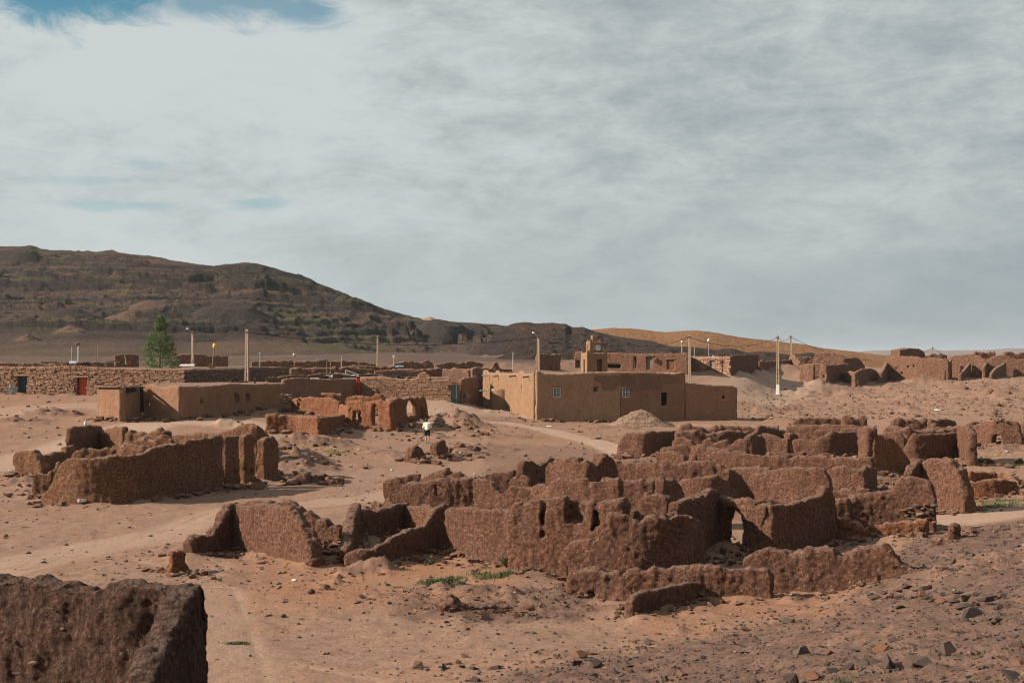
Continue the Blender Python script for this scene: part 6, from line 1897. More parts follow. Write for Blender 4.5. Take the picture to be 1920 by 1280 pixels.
# fallen blocks
for (px, py, wpx, hr, lab) in ((1320, 1054, 28, 0.8, 'rounded fallen block left of the archway opening'), (1356, 1042, 24, 1.0, 'upright fallen block standing in the archway opening'),
                               (1384, 1044, 20, 0.8, 'small fallen block at the right foot of the archway'), (1340, 1058, 20, 0.6, 'flat fallen block in front of the archway rubble'),
                               (1374, 1056, 22, 0.6, 'broad fallen block in front of the right arch foot'), (1355, 1056, 14, 0.7, 'fist shaped clod in the middle of the archway rubble'),
                               (753, 801, 14, 0.9, 'red block fallen under the broken arch'), (748, 811, 22, 0.5, 'flat red slab below the broken arch'), (767, 829, 11, 0.7, 'red clod on the path left of the person'),
                               (855, 800, 18, 0.8, 'red boulder at the near foot of the rubble mound'), (880, 803, 18, 0.7, 'red boulder right of the rubble mound, with long shadow'),
                               (772, 800, 18, 0.7, 'pale broken slab leaning at the foot of the broken arch'), (1893, 876, 26, 0.6, 'earth lump heap beside grass at the far right'),
                               (1912, 868, 24, 0.7, 'cracked earth lump at the right frame edge'), (1440, 782, 30, 0.2, 'dark flat lump at the right corner of the plastered house')):
    p = HP(px, py)
    put_rock('earth_block', CLODS[(px * 3) % 8], p, wpx / F * p.y, lab, 'earth block', None, 0.15, (1.0, 0.85, hr))


def stones_on(root, specs, d_of, meshes, name='stone', squash=(1.0, 0.8, 0.62)):
    """Separate stones built into or piled on a thing: (column, row of the centre, width, height in photo pixels)."""
    for i, (px, py, wp, hp) in enumerate(specs):
        d = d_of(px)
        o = bpy.data.objects.new(name, meshes[(i * 5 + 3) % len(meshes)])
        k = d / F / 2
        o.scale = (wp * k * 1.12, max(wp, hp) * k * 0.9, hp * k * 1.55)
        o.rotation_euler = (random.uniform(-0.12, 0.12), random.uniform(-0.15, 0.15), random.uniform(-0.3, 0.3))
        o.location = Vector(((px - HX) / F * d, d, zrow(py, d))) - root.location
        o.parent = root
        COL.objects.link(o)


# stones and a broken corner showing in the nearest wall
for root in [o for o in COL.objects if o.parent is None and str(o.get('label', '')).startswith('big dark corner')]:
    stones_on(root, [(64, 1243, 26, 14), (30, 1262, 16, 8), (12, 1196, 12, 10), (118, 1178, 12, 8), (150, 1262, 18, 9), (96, 1142, 10, 8), (180, 1150, 9, 7), (20, 1120, 9, 6), (140, 1216, 12, 7), (196, 1196, 10, 8)], lambda px: 21.75 - px * 0.0026, STONES)
    stones_on(root, [(262, 1258, 24, 12), (276, 1272, 20, 10), (322, 1272, 22, 14), (300, 1226, 12, 8), (350, 1180, 10, 7)], lambda px: 17.55 + (px - 262) * 0.026, STONES)

r = ROOT[id(R_STONE)]
sp = [(1718, 948, 18, 10), (1704, 953, 14, 6), (1737, 946, 12, 9), (1752, 947, 18, 9), (1695, 955, 16, 7), (1708, 962, 12, 10), (1726, 964, 22, 10), (1740, 960, 12, 9), (1749, 957, 12, 8), (1712, 972, 14, 8), (1700, 966, 10, 6),
      (1757, 970, 14, 10), (1766, 973, 16, 9), (1740, 972, 10, 7), (1752, 979, 12, 6), (1773, 956, 16, 6), (1786, 950, 14, 12), (1799, 952, 14, 8), (1811, 956, 14, 10), (1784, 964, 18, 8), (1801, 964, 20, 8), (1815, 967, 12, 9), (1790, 974, 14, 6),
      (1806, 975, 16, 7), (1771, 965, 10, 6), (1820, 975, 10, 6), (1730, 953, 9, 6), (1762, 960, 9, 6), (1719, 981, 12, 6), (1770, 984, 12, 6)]
def stone_face(px):
    w = R_STONE[0] if px < 1757 else R_STONE[3]
    c, t, n, _ = wall_frame(w, px - 1, px + 1)
    return (c + n * (w.T / 2 + 0.05)).y


stones_on(r, sp, stone_face, STONES)

c = HP(1690, 1128)
r = thing('stone_line', 'low broken line of dark stacked stones on the stony slope, right of the low wall', 'stone row', c)
sp = [(1617, 1128, 26, 12), (1640, 1120, 30, 18), (1652, 1110, 26, 10), (1632, 1114, 16, 9), (1673, 1116, 10, 10), (1688, 1118, 26, 9), (1688, 1126, 26, 7), (1710, 1119, 18, 15), (1730, 1113, 22, 10), (1732, 1121, 26, 9), (1686, 1107, 14, 8),
      (1700, 1099, 24, 8), (1732, 1101, 34, 10), (1715, 1107, 14, 6), (1764, 1126, 28, 12), (1790, 1126, 28, 11), (1812, 1122, 26, 12), (1832, 1114, 22, 12), (1848, 1120, 44, 18), (1870, 1118, 16, 10), (1768, 1113, 16, 7), (1795, 1111, 20, 8),
      (1808, 1137, 16, 15), (1826, 1130, 10, 8), (1766, 1145, 18, 8), (1782, 1134, 10, 6), (1660, 1124, 12, 8), (1746, 1126, 14, 8)]
stones_on(r, sp, lambda px: HP(px, 1133 + 5 * math.sin(px * 0.9)).y, ROCKS)
c = HP(1770, 1075)
r = thing('stone_line', 'thin dark row of stones climbing right, above the stacked stone line', 'stone row', c)
sp = [(1735, 1089, 16, 8), (1746, 1084, 14, 8), (1754, 1078, 14, 8), (1762, 1072, 14, 9), (1775, 1067, 12, 9), (1787, 1067, 14, 10), (1803, 1061, 18, 8), (1725, 1092, 12, 6), (1768, 1066, 9, 7)]
stones_on(r, sp, lambda px: HP(px, 1096 - (px - 1725) * 0.42).y, ROCKS)
# stone lump on the far right wall, stacked stone jamb of the red ruin
for root in [o for o in COL.objects if o.parent is None and str(o.get('label', '')).startswith('worn earth wall with one rounded opening')]:
    sp = [(1859 + dx + random.uniform(-1, 1), 785 - dy * 4.6 + random.uniform(-.6, .6), 7.5, 5.2) for dy in range(4) for dx in range(0, 27 - dy * 5, 6)]
    stones_on(root, [(px + (785 - py) * 0.35, py, a, b) for px, py, a, b in sp], lambda px: 95.6 + random.uniform(-.2, .2), STONES)
for root in [o for o in COL.objects if o.parent is None and str(o.get('label', '')).startswith('red earth ruin with arched window')]:
    sp = []
    for k in range(9):
        y = 773 - k * 4.1
        x0 = 523 + (k * 1.1 if k < 6 else 6.6)
        for j in range(3):
            sp.append((x0 + j * 7.0 + random.uniform(-1, 1), y + random.uniform(-.8, .8), 8.0, 5.0))
    stones_on(root, sp, lambda px: 122.8 + random.uniform(-.15, .15), STONES)

# ------------------------------------------------------------------ poles and cables
def pole(px, top, d, label, wpx=9, base_row=None, ladder=True, white_foot=False, lamp=False, mat='concrete', name='utility_pole'):
    """Tapered concrete pole: two flanges joined by a web that is pierced between rungs in its lower half."""
    x = (px - HX) / F * d
    zb = zrow(base_row, d) if base_row else float(H0(np.array([x]), np.array([d]))[0]) - 0.1
    zt = zrow(top, d)
    h = zt - zb
    wd = wpx * 0.82 / F * d
    t = thing(name, label, 'utility pole', (x, d, zb))
    R = Matrix.Rotation(math.radians(-24), 3, 'Z')
    dp = wd * 0.55
    for s in (-1, 1):
        m = MB()
        vs = []
        for z, k in ((0, 1.0), (h, 0.62)):
            cx = s * (wd / 2 * k - wd * 0.14 * k)
            for ax, ay in ((-1, -1), (1, -1), (1, 1), (-1, 1)):
                vs.append(R @ Vector((cx + ax * wd * 0.14 * k, ay * dp / 2 * k, z)))
        m.add(vs, [(3, 2, 1, 0), (4, 5, 6, 7), (0, 1, 5, 4), (1, 2, 6, 5), (2, 3, 7, 6), (3, 0, 4, 7)])
        m.build('flange', MAT[mat], t)
    m = MB()
    k = 0.8
    m.box((0, 0, h * 0.72), (wd * 0.5 * k, dp * 0.4, h * 0.56), R)
    m.build('web', MAT[mat], t)
    if ladder:
        z = 0.3
        while z < h * 0.44:
            m = MB(); m.box((0, 0, z), (wd * 0.52, dp * 0.5, 0.13), R)
            m.build('rung', MAT[mat], t)
            z += 0.62
    else:
        m = MB(); m.box((0, 0, h * 0.22), (wd * 0.5, dp * 0.4, h * 0.44), R); m.build('web', MAT[mat], t)
    m = MB(); m.box((0, -dp * 0.45, h - 0.25), (wd * 0.9, 0.08, 0.08), R); m.tube((-wd * 0.4, -dp * .5, h - 0.25), (-wd * 0.4 - 0.18, -dp * .5, h - 0.28), 0.03)
    m.build('bracket', MAT['darkwood'], t)
    if white_foot:
        m = MB()
        m.box((0, 0, 0.75), (wd * 1.06, dp * 1.10, 1.5), R, taper=0.95)
        m.build('white_foot', MAT['white'], t)
        m = MB(); m.lathe((0, 0, -0.05), [(0.55, 0), (0.5, 0.12), (0.28, 0.28), (0.2, 0.36)], 12); m.build('plinth', MAT['white'], t)
    if lamp:
        m = MB(); m.tube((0, 0, h - 0.2), (-0.42, -0.1, h + 0.18), 0.03); arm = m.build('lamp_arm', MAT['metal'], t)
        m = MB(); m.lathe((-0.55, -0.1, h + 0.13), [(0.10, 0), (0.19, 0.06), (0.14, 0.16), (0.05, 0.2)], 10); m.build('lamp_head', MAT['plastic_white'], t, smooth=True)
    t['d'] = d
    return Vector((x - wd * 0.2, d - dp * 0.6, zt - 0.28))


PT = {}
PT['a'] = pole(361, 620, 165, 'grey concrete pole with a lamp, right beside the tree', 8, lamp=True)
PT['b'] = pole(463, 617, 137, 'tall concrete pole behind the long low house', 11)
PT['c'] = pole(708, 629, 198, 'thin distant concrete pole below the hill slope', 5)
PT['d'] = pole(1009.5, 627.5, 160, 'concrete lamp pole behind the corner of the plastered house', 8.5, lamp=True)
PT['e'] = pole(1293, 627, 165, 'concrete pole behind the right end of the plastered house', 7.5)
PT['f'] = pole(1458.5, 629, 216, 'concrete pole with a white painted foot on the waste ground', 7.5, 739.5, white_foot=True)
PT['g'] = pole(1483, 628.5, 262, 'distant concrete pole right of the white footed pole', 5.5)
PT['h'] = pole(1749, 650, 335, 'far off pole peeping over the right skyline ruins', 4, ladder=False)


def cable(a, b, sag, label, r=0.035, seg=28):
    a, b = Vector(a), Vector(b)
    mid = (a + b) / 2
    pts = []
    for i in range(seg + 1):
        t = i / seg
        p = a.lerp(b, t)
        p.z -= sag * 4 * t * (1 - t)
        pts.append(p - mid)
    m = MB()
    n = 6
    d = (b - a).normalized()
    u = d.cross(Vector((0, 0, 1))).normalized(); w = u.cross(d)
    vs, fs = [], []
    for p in pts:
        for k in range(n):
            th = 2 * math.pi * k / n
            vs.append(p + (u * math.cos(th) + w * math.sin(th)) * r)
    for i in range(seg):
        for k in range(n):
            k2 = (k + 1) % n
            fs.append((i * n + k, i * n + k2, (i + 1) * n + k2, (i + 1) * n + k))
    m.add(vs, fs)
    o = m.build('power_cable', MAT['wire'], None, mid)
    return tag(o, label, 'cable')


cable(PT['b'], PT['d'], 1.05, 'long dark cable sagging from the tall left pole to the lamp pole', 0.030)
cable(PT['d'], PT['e'], 1.7, 'dark cable from the lamp pole to the pole behind the house', 0.026)
cable(PT['e'], PT['f'], 1.25, 'dark cable from the pole behind the house to the white footed pole', 0.030)
cable(PT['f'], PT['g'], 0.6, 'short cable between the two poles near the orange hill', 0.035)
cable(PT['g'], Vector(xy(1640, 268) + (zrow(676, 268),)), 1.0, 'cable dropping right from the distant pole behind the ruins', 0.035)
cable(PT['h'], Vector(xy(1690, 300) + (zrow(670, 300),)), 0.6, 'cable left of the far off skyline pole', 0.045)
cable(PT['h'], Vector(xy(1800, 300) + (zrow(670, 300),)), 0.6, 'cable right of the far off skyline pole', 0.045)
cable(PT['a'], Vector(xy(250, 190) + (zrow(640, 190),)), 0.6, 'thin cable leaving the lamp pole behind the tree', 0.022)


# ------------------------------------------------------------------ rooftop things
def post(name, px, top, foot, d, r, mat, label, cat, lean=0.0, head=None):
    x = (px - HX) / F * d
    zb, zt = zrow(foot, d), zrow(top, d)
    t = thing(name, label, cat, (x, d, zb))
    m = MB()
    m.tube((0, 0, -0.3), (lean, 0, zt - zb), r, r * 0.85, 8)
    m.build('post', MAT[mat], t)
    if head:
        head(t, lean, zt - zb)
    return t


def head_jar(mat, r, hh):
    def f(t, lean, h):
        m = MB()
        m.lathe((lean, 0, h - 0.05), [(r * 0.5, 0), (r, hh * 0.15), (r * 0.95, hh * 0.75), (r * 0.45, hh * 0.95), (r * 0.3, hh)], 12)
        m.build('jerrycan', MAT[mat], t, smooth=True)
    return f


def head_bucket(mat, r, hh):
    def f(t, lean, h):
        m = MB()
        m.lathe((lean, 0, h - 0.05), [(r * 0.8, 0), (r, hh * 0.85), (r * 1.05, hh)], 12)
        m.build('bucket', MAT[mat], t, smooth=True)
    return f


def head_lnb(t, lean, h):
    m = MB()
    m.lathe((lean - 0.12, 0, h - 0.12), [(0.05, 0), (0.24, 0.12), (0.26, 0.22), (0.12, 0.34)], 10)
    m.build('cowl', MAT['roof_earth'], t, smooth=True)
    m = MB(); m.tube((lean, 0, h), (lean - 0.28, 0, h + 0.1), 0.05); m.build('stay', MAT['pipe'], t)


post('roof_vent', 147, 646, 673, 150, 0.10, 'pipe', 'white roof vent post with a bulb top on the stone house', 'vent', 0.0, head_lnb)
post('roof_post', 134, 650, 674, 150, 0.035, 'metal', 'thin grey rod left of the white roof vent', 'rod')
post('roof_post', 183, 647, 674, 152, 0.05, 'wood', 'bare wooden post right of the white roof vent', 'post')
post('roof_post', 118, 669, 680, 145, 0.05, 'wood', 'short leaning stick on the stone house roof', 'stick', -0.35)
post('roof_post', 125, 667, 680, 146, 0.05, 'wood', 'second leaning stick right of the short leaning stick', 'stick', -0.25)
post('roof_post', 236, 666, 678, 152, 0.04, 'pipe', 'small pale stake left of the tree', 'stake', -0.1)
post('crooked_post', 397, 652, 686, 148, 0.06, 'wood', 'crooked wooden post topped by a yellow jerrycan', 'post', 0.28, head_jar('plastic_yellow', 0.19, 0.52))
post('roof_post', 487, 663, 684, 158, 0.03, 'pipe', 'thin rod with a small blue can on the village roofs', 'rod', 0.04, head_jar('tarp_blue', 0.12, 0.2))
post('roof_post', 552, 667, 684, 160, 0.045, 'wood', 'stand with a pale blue bucket on the village roofs', 'stand', 0.05, head_bucket('plastic_white', 0.24, 0.32))
post('roof_post', 640, 667, 684, 158, 0.04, 'pipe', 'thin pale antenna rod left of the thin distant pole', 'antenna')
post('roof_post', 613, 676, 694, 150, 0.04, 'wood', 'left leg post of a low wooden stand above the curled sheets', 'post')
post('roof_post', 620, 678, 694, 150, 0.04, 'wood', 'right leg post of a low wooden stand above the curled sheets', 'post')
post('roof_post', 771, 674, 686, 170, 0.03, 'wood', 'faint stick right of the white diamond sign', 'stick')
post('roof_post', 962, 660, 690, 168, 0.055, 'pipe', 'pale bare pipe between the pink house and the lamp pole', 'pipe')
post('roof_post', 1279, 642, 662, 219, 0.10, 'concrete', 'short concrete chimney post on the red rooms', 'chimney', 0.0, head_jar('plastic_white', 0.2, 0.35))
post('roof_post', 1329, 640, 664, 224, 0.04, 'pipe', 'rod with a white round lamp above the far stone house', 'rod', 0.0, head_jar('plastic_white', 0.24, 0.5))
post('roof_post', 1302, 650, 664, 226, 0.05, 'pipe', 'thin bare rod between the far roofs', 'rod')
# white diamond sign
t = thing('diamond_sign', 'white diamond shaped panel on a rod above the village roofs', 'sign', xy(738, 185) + (zrow(684, 185),))
m = MB(); m.tube((0, 0, -0.2), (0, 0, 0.9), 0.03); m.build('rod', MAT['metal'], t)
m = MB(); m.box((0, -0.04, 1.15), (0.36, 0.04, 0.36), Matrix.Rotation(math.radians(45), 3, 'Y')); m.build('panel', MAT['white'], t)


def slab(name, px, py, d, wpx, depth, th, mat, label, cat, rz=0.0, tilt=0.0, roll=0.0, jit=0.03, bend=0.0):
    x = (px - HX) / F * d
    wd = wpx / F * d
    n = 8
    vs = []
    for top in (0, 1):
        for i in range(n + 1):
            for j in (0, 1):
                u = i / n - 0.5
                vs.append((u * wd + random.uniform(-jit, jit), (j - 0.5) * depth + random.uniform(-jit, jit), th * (top - 0.5) + bend * math.cos(u * 9) + random.uniform(-jit, jit) * 0.4))
    g = lambda i, j, t_: t_ * 2 * (n + 1) + i * 2 + j
    fs = []
    for i in range(n):
        fs += [(g(i, 0, 1), g(i + 1, 0, 1), g(i + 1, 1, 1), g(i, 1, 1)), (g(i, 1, 0), g(i + 1, 1, 0), g(i + 1, 0, 0), g(i, 0, 0)),
               (g(i, 0, 0), g(i + 1, 0, 0), g(i + 1, 0, 1), g(i, 0, 1)), (g(i, 1, 1), g(i + 1, 1, 1), g(i + 1, 1, 0), g(i, 1, 0))]
    fs += [(g(0, 0, 0), g(0, 0, 1), g(0, 1, 1), g(0, 1, 0)), (g(n, 0, 1), g(n, 0, 0), g(n, 1, 0), g(n, 1, 1))]
    me = bpy.data.meshes.new(name); me.from_pydata(vs, [], fs); me.update()
    o = obj(name, me, MAT[mat], None, (x, d, zrow(py, d)))
    o.rotation_euler = (tilt, roll, rz)
    return tag(o, label, cat)


SL = slab
SL('metal_sheet', 351, 684.5, 146, 27, 1.4, 0.05, 'white', 'white sheet lying on the roof in front of the lamp pole', 'sheet', 0.1, 0.12)
SL('tarp', 366, 689, 143, 14, 0.8, 0.06, 'metal', 'bluish cloth scrap on the roof edge right of the white sheet', 'cloth')
SL('block', 397, 686.5, 147.5, 9, 0.6, 0.4, 'roof_earth', 'pale block holding the crooked yellow topped post', 'block')
SL('plank', 449, 691, 150, 11, 0.4, 0.06, 'pipe', 'pale plank on the dark wall just left of the tall pole', 'plank')
SL('plank', 60, 683, 143, 24, 0.3, 0.06, 'darkwood', 'dark plank on the far left roof', 'plank', 0.2)
SL('plank', 96, 683.5, 142, 20, 0.5, 0.1, 'wood', 'grey plank lying on the roof left of the white barrel', 'plank', -0.2)
SL('plank', 200, 682, 146, 22, 0.4, 0.08, 'darkwood', 'dark roof timber between the white barrel and the tree', 'plank', 0.1, 0, 0.05)
SL('plank', 214, 678, 149, 30, 0.5, 0.15, 'darkwood', 'sagging dark roof beam left of the tree', 'plank', -0.1, 0, -0.06, bend=0.06)
SL('block', 243, 682, 147, 8, 0.5, 0.4, 'mud_red', 'small red block on the roof left of the tree', 'block')
SL('board_stack', 500, 710, 132, 4, 0.4, 0.4, 'darkwood', 'dark bundle at the bend of the long roof', 'bundle')
SL('plank', 448, 715.5, 121, 34, 0.9, 0.12, 'darkwood', 'dark boards at the roof edge below the tall pole', 'plank', 0.25)
SL('bundle', 441, 711.5, 121.6, 13, 0.4, 0.16, 'dark', 'black bundle on the dark boards below the tall pole', 'bundle', 0.2, bend=0.05)
SL('plank', 478, 713.5, 124, 3, 0.3, 0.5, 'darkwood', 'dark upright stub at the end of the roof boards', 'stub')
SL('plank', 492, 722, 124, 11, 0.3, 0.07, 'metal', 'pale grey plank stuck out of the long house wall', 'plank', 0.5)
SL('metal_sheet', 590, 710, 137, 16, 0.7, 0.08, 'pipe', 'pale flat scraps on the roof of the long house', 'scrap', 0.3, 0.1)
SL('plank', 603, 711.5, 136.8, 32, 0.25, 0.06, 'wood', 'long weathered plank under the pale roof scraps', 'plank', 0.25, 0, 0.03)
SL('plank', 575, 711, 135.5, 20, 0.25, 0.06, 'wood', 'short weathered plank left of the pale roof scraps', 'plank', 0.15, 0, -0.04)
SL('tarp', 612, 704, 141, 22, 0.8, 0.12, 'metal', 'crumpled pale blue tarpaulin on the roof left of the board pile', 'tarpaulin', 0.1, 0.2, 0.04, 0.06, 0.06)
SL('board_pile', 641, 702.5, 143.4, 30, 1.0, 0.22, 'greydoor', 'olive grey board pile tilted on the roof', 'boards', 0.12, 0.1, 0.12)
SL('board_pile', 652, 706, 143.2, 40, 0.9, 0.14, 'darkwood', 'dark boards under the olive grey board pile', 'boards', 0.12, 0.05, 0.02)
SL('tarp', 664, 704, 143.4, 18, 0.6, 0.08, 'pipe', 'white sheet crumpled between the boards and the pipe', 'sheet', 0.2, 0.1, 0.05, 0.05, 0.04)
t = thing('roof_pipe', 'pale bent pipe lying across the roof boards above the red curtain', 'pipe', xy(660, 143) + (zrow(703, 143),))
m = MB(); m.tube((-0.62, 0, 0.50), (0.66, 0, 0.02), 0.055); m.tube((-0.62, 0, 0.5), (-0.66, 0.0, 0.12), 0.05); m.build('pipe', MAT['pipe'], t)
SL('roof_mat', 712, 704.5, 143, 40, 1.2, 0.10, 'darkwood', 'dark curled roof matting at the left of the brick roof', 'roof matting', 0.06, 0.1, 0.07, 0.06, 0.08)
SL('roof_mat', 742, 706, 142.6, 38, 1.1, 0.12, 'dark', 'black curled roof sheet in the middle of the brick roof', 'roof sheet', 0.06, 0.1, 0.03, 0.06, 0.09)
SL('roof_mat', 765, 708, 142.3, 28, 0.9, 0.10, 'darkwood', 'dark bent branch bundle at the right of the brick roof', 'branch bundle', 0.06, 0.1, -0.12, 0.06, 0.07)
SL('roof_mat', 690, 701, 143, 34, 0.8, 0.08, 'wood', 'grey brown sticks heaped behind the curled matting', 'sticks', 0.1, 0, -0.03, 0.06, 0.05)
SL('tarp', 749, 686.5, 168, 14, 0.8, 0.10, 'tarp_blue', 'small turquoise tarpaulin on the roofs behind the brick house', 'tarpaulin', 0.1, 0.1, 0, 0.05, 0.03)
SL('plank', 716, 686, 168, 20, 0.4, 0.08, 'wood', 'pale board at the foot of the thin distant pole', 'plank', 0.1)
SL('plank', 790, 686, 168, 44, 0.6, 0.10, 'darkwood', 'dark roof edge timber right of the turquoise tarpaulin', 'plank', 0.05, 0, 0.01)
SL('plank', 860, 688, 160, 30, 0.5, 0.10, 'darkwood', 'dark roof timber behind the pink house', 'plank', 0.05)
SL('block', 797, 683, 168, 5, 0.5, 0.45, 'roof_earth', 'small pale chimney block behind the brick house', 'block')
SL('plank', 812, 708, 148, 14, 0.3, 0.08, 'wood', 'wooden beam end showing through the gap left of the blue gate', 'plank')
SL('plank', 1245, 660.5, 219, 30, 0.8, 0.14, 'darkwood', 'dark roof board on the red rooms left of the chimney post', 'plank', 0.05, 0, 0.02, 0.06, 0.04)
SL('plank', 1216, 667.3, 217, 16, 0.5, 0.12, 'wood', 'pale lintel board over the grey door of the red rooms', 'plank', 0.03)
SL('plank', 1352, 664, 222, 40, 1.0, 0.14, 'darkwood', 'dark sagging roof boards on the far stone house', 'plank', -0.05, 0, 0.02, 0.06, 0.05)
SL('tarp', 1342, 668, 221.5, 12, 0.6, 0.16, 'metal', 'pale rag on the roof above the far grey door', 'rag', 0.1, 0, 0.1, 0.06)
# white barrel on its side
t = thing('barrel', 'white barrel lying on its side on the stone house roof', 'barrel', xy(137, 144) + (zrow(680, 144),))
m = MB(); m.tube((-0.36, 0, 0), (0.36, 0.02, 0), 0.17, 0.17, 12); m.build('drum', MAT['plastic_white'], t)
m = MB(); m.box((0.95, 0.1, -0.08), (1.0, 0.8, 0.18), jit=0.04); m.build('tray', MAT['dark'], t)
# crumpled sheet leaning at the stone wall
SL('metal_sheet', 22, 732, 139.4, 15, 0.06, 1.0, 'metal', 'crumpled grey sheet leaning on the stone wall left of the slate door', 'sheet', 0.2, 0.25, 0.35, 0.10)
SL('block', 96, 741, 138.6, 6, 0.4, 0.3, 'greydoor', 'small grey box on the ground between the two stone house doors', 'box')
SL('plank', 158, 746, 137.6, 18, 0.8, 0.2, 'mud_far', 'low earth step before the orange door', 'step')
SL('block', 875, 744, 141.5, 10, 0.5, 0.5, 'greydoor', 'pale slab leaning in the corner right of the blue gate', 'slab', 0.2, 0.3, 0.5)
SL('plank', 155, 938, 61.0, 16, 0.3, 0.12, 'metal', 'grey white plank lying at the foot of the left ruin', 'plank', 0.15, 0, 0.04)

# a bottle on the left ruin, litter on the ground
def bottle(px, py, d, hpx, label):
    hb = hpx / F * d
    t = thing('bottle', label, 'bottle', xy(px, d) + (zrow(py, d),))
    m = MB(); m.lathe((0, 0, 0), [(hb * 0.28, 0), (hb * 0.3, hb * 0.1), (hb * 0.3, hb * 0.6), (hb * 0.12, hb * 0.85)], 12); m.build('body', MAT['plastic_white'], t, smooth=True)
    m = MB(); m.lathe((0, 0, hb * 0.84), [(hb * 0.13, 0), (hb * 0.13, hb * 0.16)], 8); m.build('cap', MAT['plastic_white'], t)


bottle(160, 797.5, 86.2, 9, 'white plastic bottle standing on the tallest wall of the left ruin')


def litter(px, py, wpx, mat, label, flat=0.25):
    p = HP(px, py)
    s = wpx / F * p.y
    bm = bmesh.new()
    bmesh.ops.create_icosphere(bm, subdivisions=2, radius=0.5)
    rnd = random.Random(px)
    for v in bm.verts:
        v.co *= rnd.uniform(0.65, 1.15)
        v.co.z *= flat
    me = bpy.data.meshes.new('litter'); bm.to_mesh(me); bm.free()
    o = obj('litter', me, MAT[mat], None, (p.x, p.y, p.z + s * flat * 0.35))
    o.scale = (s, s * 0.8, s)
    o.rotation_euler = (0, 0, rnd.uniform(0, 3))
    tag(o, label, 'litter')


for a in ((1758, 772, 16, 'plastic_white', 'flat white plastic sheet on the waste ground'), (1813, 750, 10, 'tarp_blue', 'turquoise plastic scrap on the waste ground'), (1421, 774, 5, 'plastic_green', 'green scrap right of the plastered house'),
          (1446, 783, 10, 'plastic_yellow', 'yellow scrap near the dark flat lump'), (145, 768, 6, 'plastic_green', 'bright green scrap on the rubble before the orange door'), (786, 1040, 7, 'tarp_blue', 'bluish scrap in the shade of the curved wall'),
          (793, 1034, 4, 'plastic_white', 'tiny white scrap beside the bluish scrap'), (672, 843, 7, 'plastic_yellow', 'yellow scrap at the end of the red rubble'), (793, 818, 7, 'plastic_orange', 'orange scrap left of the walking person'),
          (840, 817, 5, 'plastic_green', 'green scrap right of the walking person'), (1030, 800, 12, 'plastic_white', 'crumpled white scrap on the track before the plastered house'), (552, 1082, 14, 'plastic_white', 'pale crumpled scrap on the sand below the roofless corner'),
          (1118, 822, 22, 'gravelheap', 'small grey heap of gravel beside the pale track'), (1888, 848, 8, 'plastic_white', 'white scrap at the foot of the far right wall'), (1673, 1013, 14, 'wood', 'pale wood scrap at the foot of the red bench wall'),
          (735, 880, 10, 'pipe', 'pale scrap on the bare ground right of the clod'), (1476, 762, 7, 'plastic_white', 'white scrap on the stony waste ground'), (1460, 771, 8, 'pipe', 'pale scrap left on the stony waste ground'),
          (1690, 742, 5, 'tarp_blue', 'small blue scrap far out on the waste ground'), (20, 884, 12, 'pipe', 'pale flat scrap at the left edge below the track')):
    litter(*a)

# ------------------------------------------------------------------ heaps
def heap(name, label, cat, px, py, d, rx, ry, h, mat, seed, flat=0.0, rough=1.0, z=None, drape=None):
    x = (px - HX) / F * d
    z = zrow(py, d) if z is None else z
    n, k = 64, 26
    r = np.linspace(0, 1.15, k)[:, None]; a = np.linspace(0, 2 * math.pi, n, endpoint=False)[None, :]
    X = r * np.cos(a); Y = r * np.sin(a)
    wob = 1 + 0.14 * vnoise(np.cos(a) * 1.6, np.sin(a) * 1.6, 0.0, seed)
    prof = np.clip(1 - r * np.ones_like(a), -0.15, 1)
    Z = h * np.where(prof > 0, np.minimum(prof * (1 + flat), 1 - 0.25 * (1 - prof) * flat), prof)
    ridg = fbm(X * 3.2, Y * 3.2, 0.0, seed + 2, 4, 0.6)
    Z = Z + h * 0.10 * rough * ridg * np.clip(r * 3, 0, 1) - h * 0.05 * (r < 0.12)
    X = X * rx * wob; Y = Y * ry * wob
    if drape:
        P_, D_, Z_ = HILLS[drape]
        wx, wy = X.ravel() + x, Y.ravel() + d
        col = np.clip(np.round((px_of(wx, wy) - P_[0]) / (P_[1] - P_[0])).astype(int), 0, len(P_) - 1)
        lift = np.array([np.interp(yy, D_[:, c], Z_[:, c]) for c, yy in zip(col, wy)])
        Am = np.stack([np.ones(len(wx)), wx - x, wy - d], 1)
        fit = (Am @ np.linalg.lstsq(Am, lift, rcond=None)[0])
        lift = (0.85 * fit + 0.15 * lift).reshape(X.shape)
        Z = np.where(Z > 0, Z, Z * 4) + lift - z
    v = np.stack([X.ravel(), Y.ravel(), Z.ravel()], 1)
    i = np.arange(k * n).reshape(k, n)
    j = np.roll(i, -1, axis=1)
    q = np.stack([i[:-1], i[1:], j[1:], j[:-1]], -1).reshape(-1, 4)
    o = obj(name, mesh_from(name, v, q), MAT[mat], None, (x, d, z))
    return tag(o, label, cat)


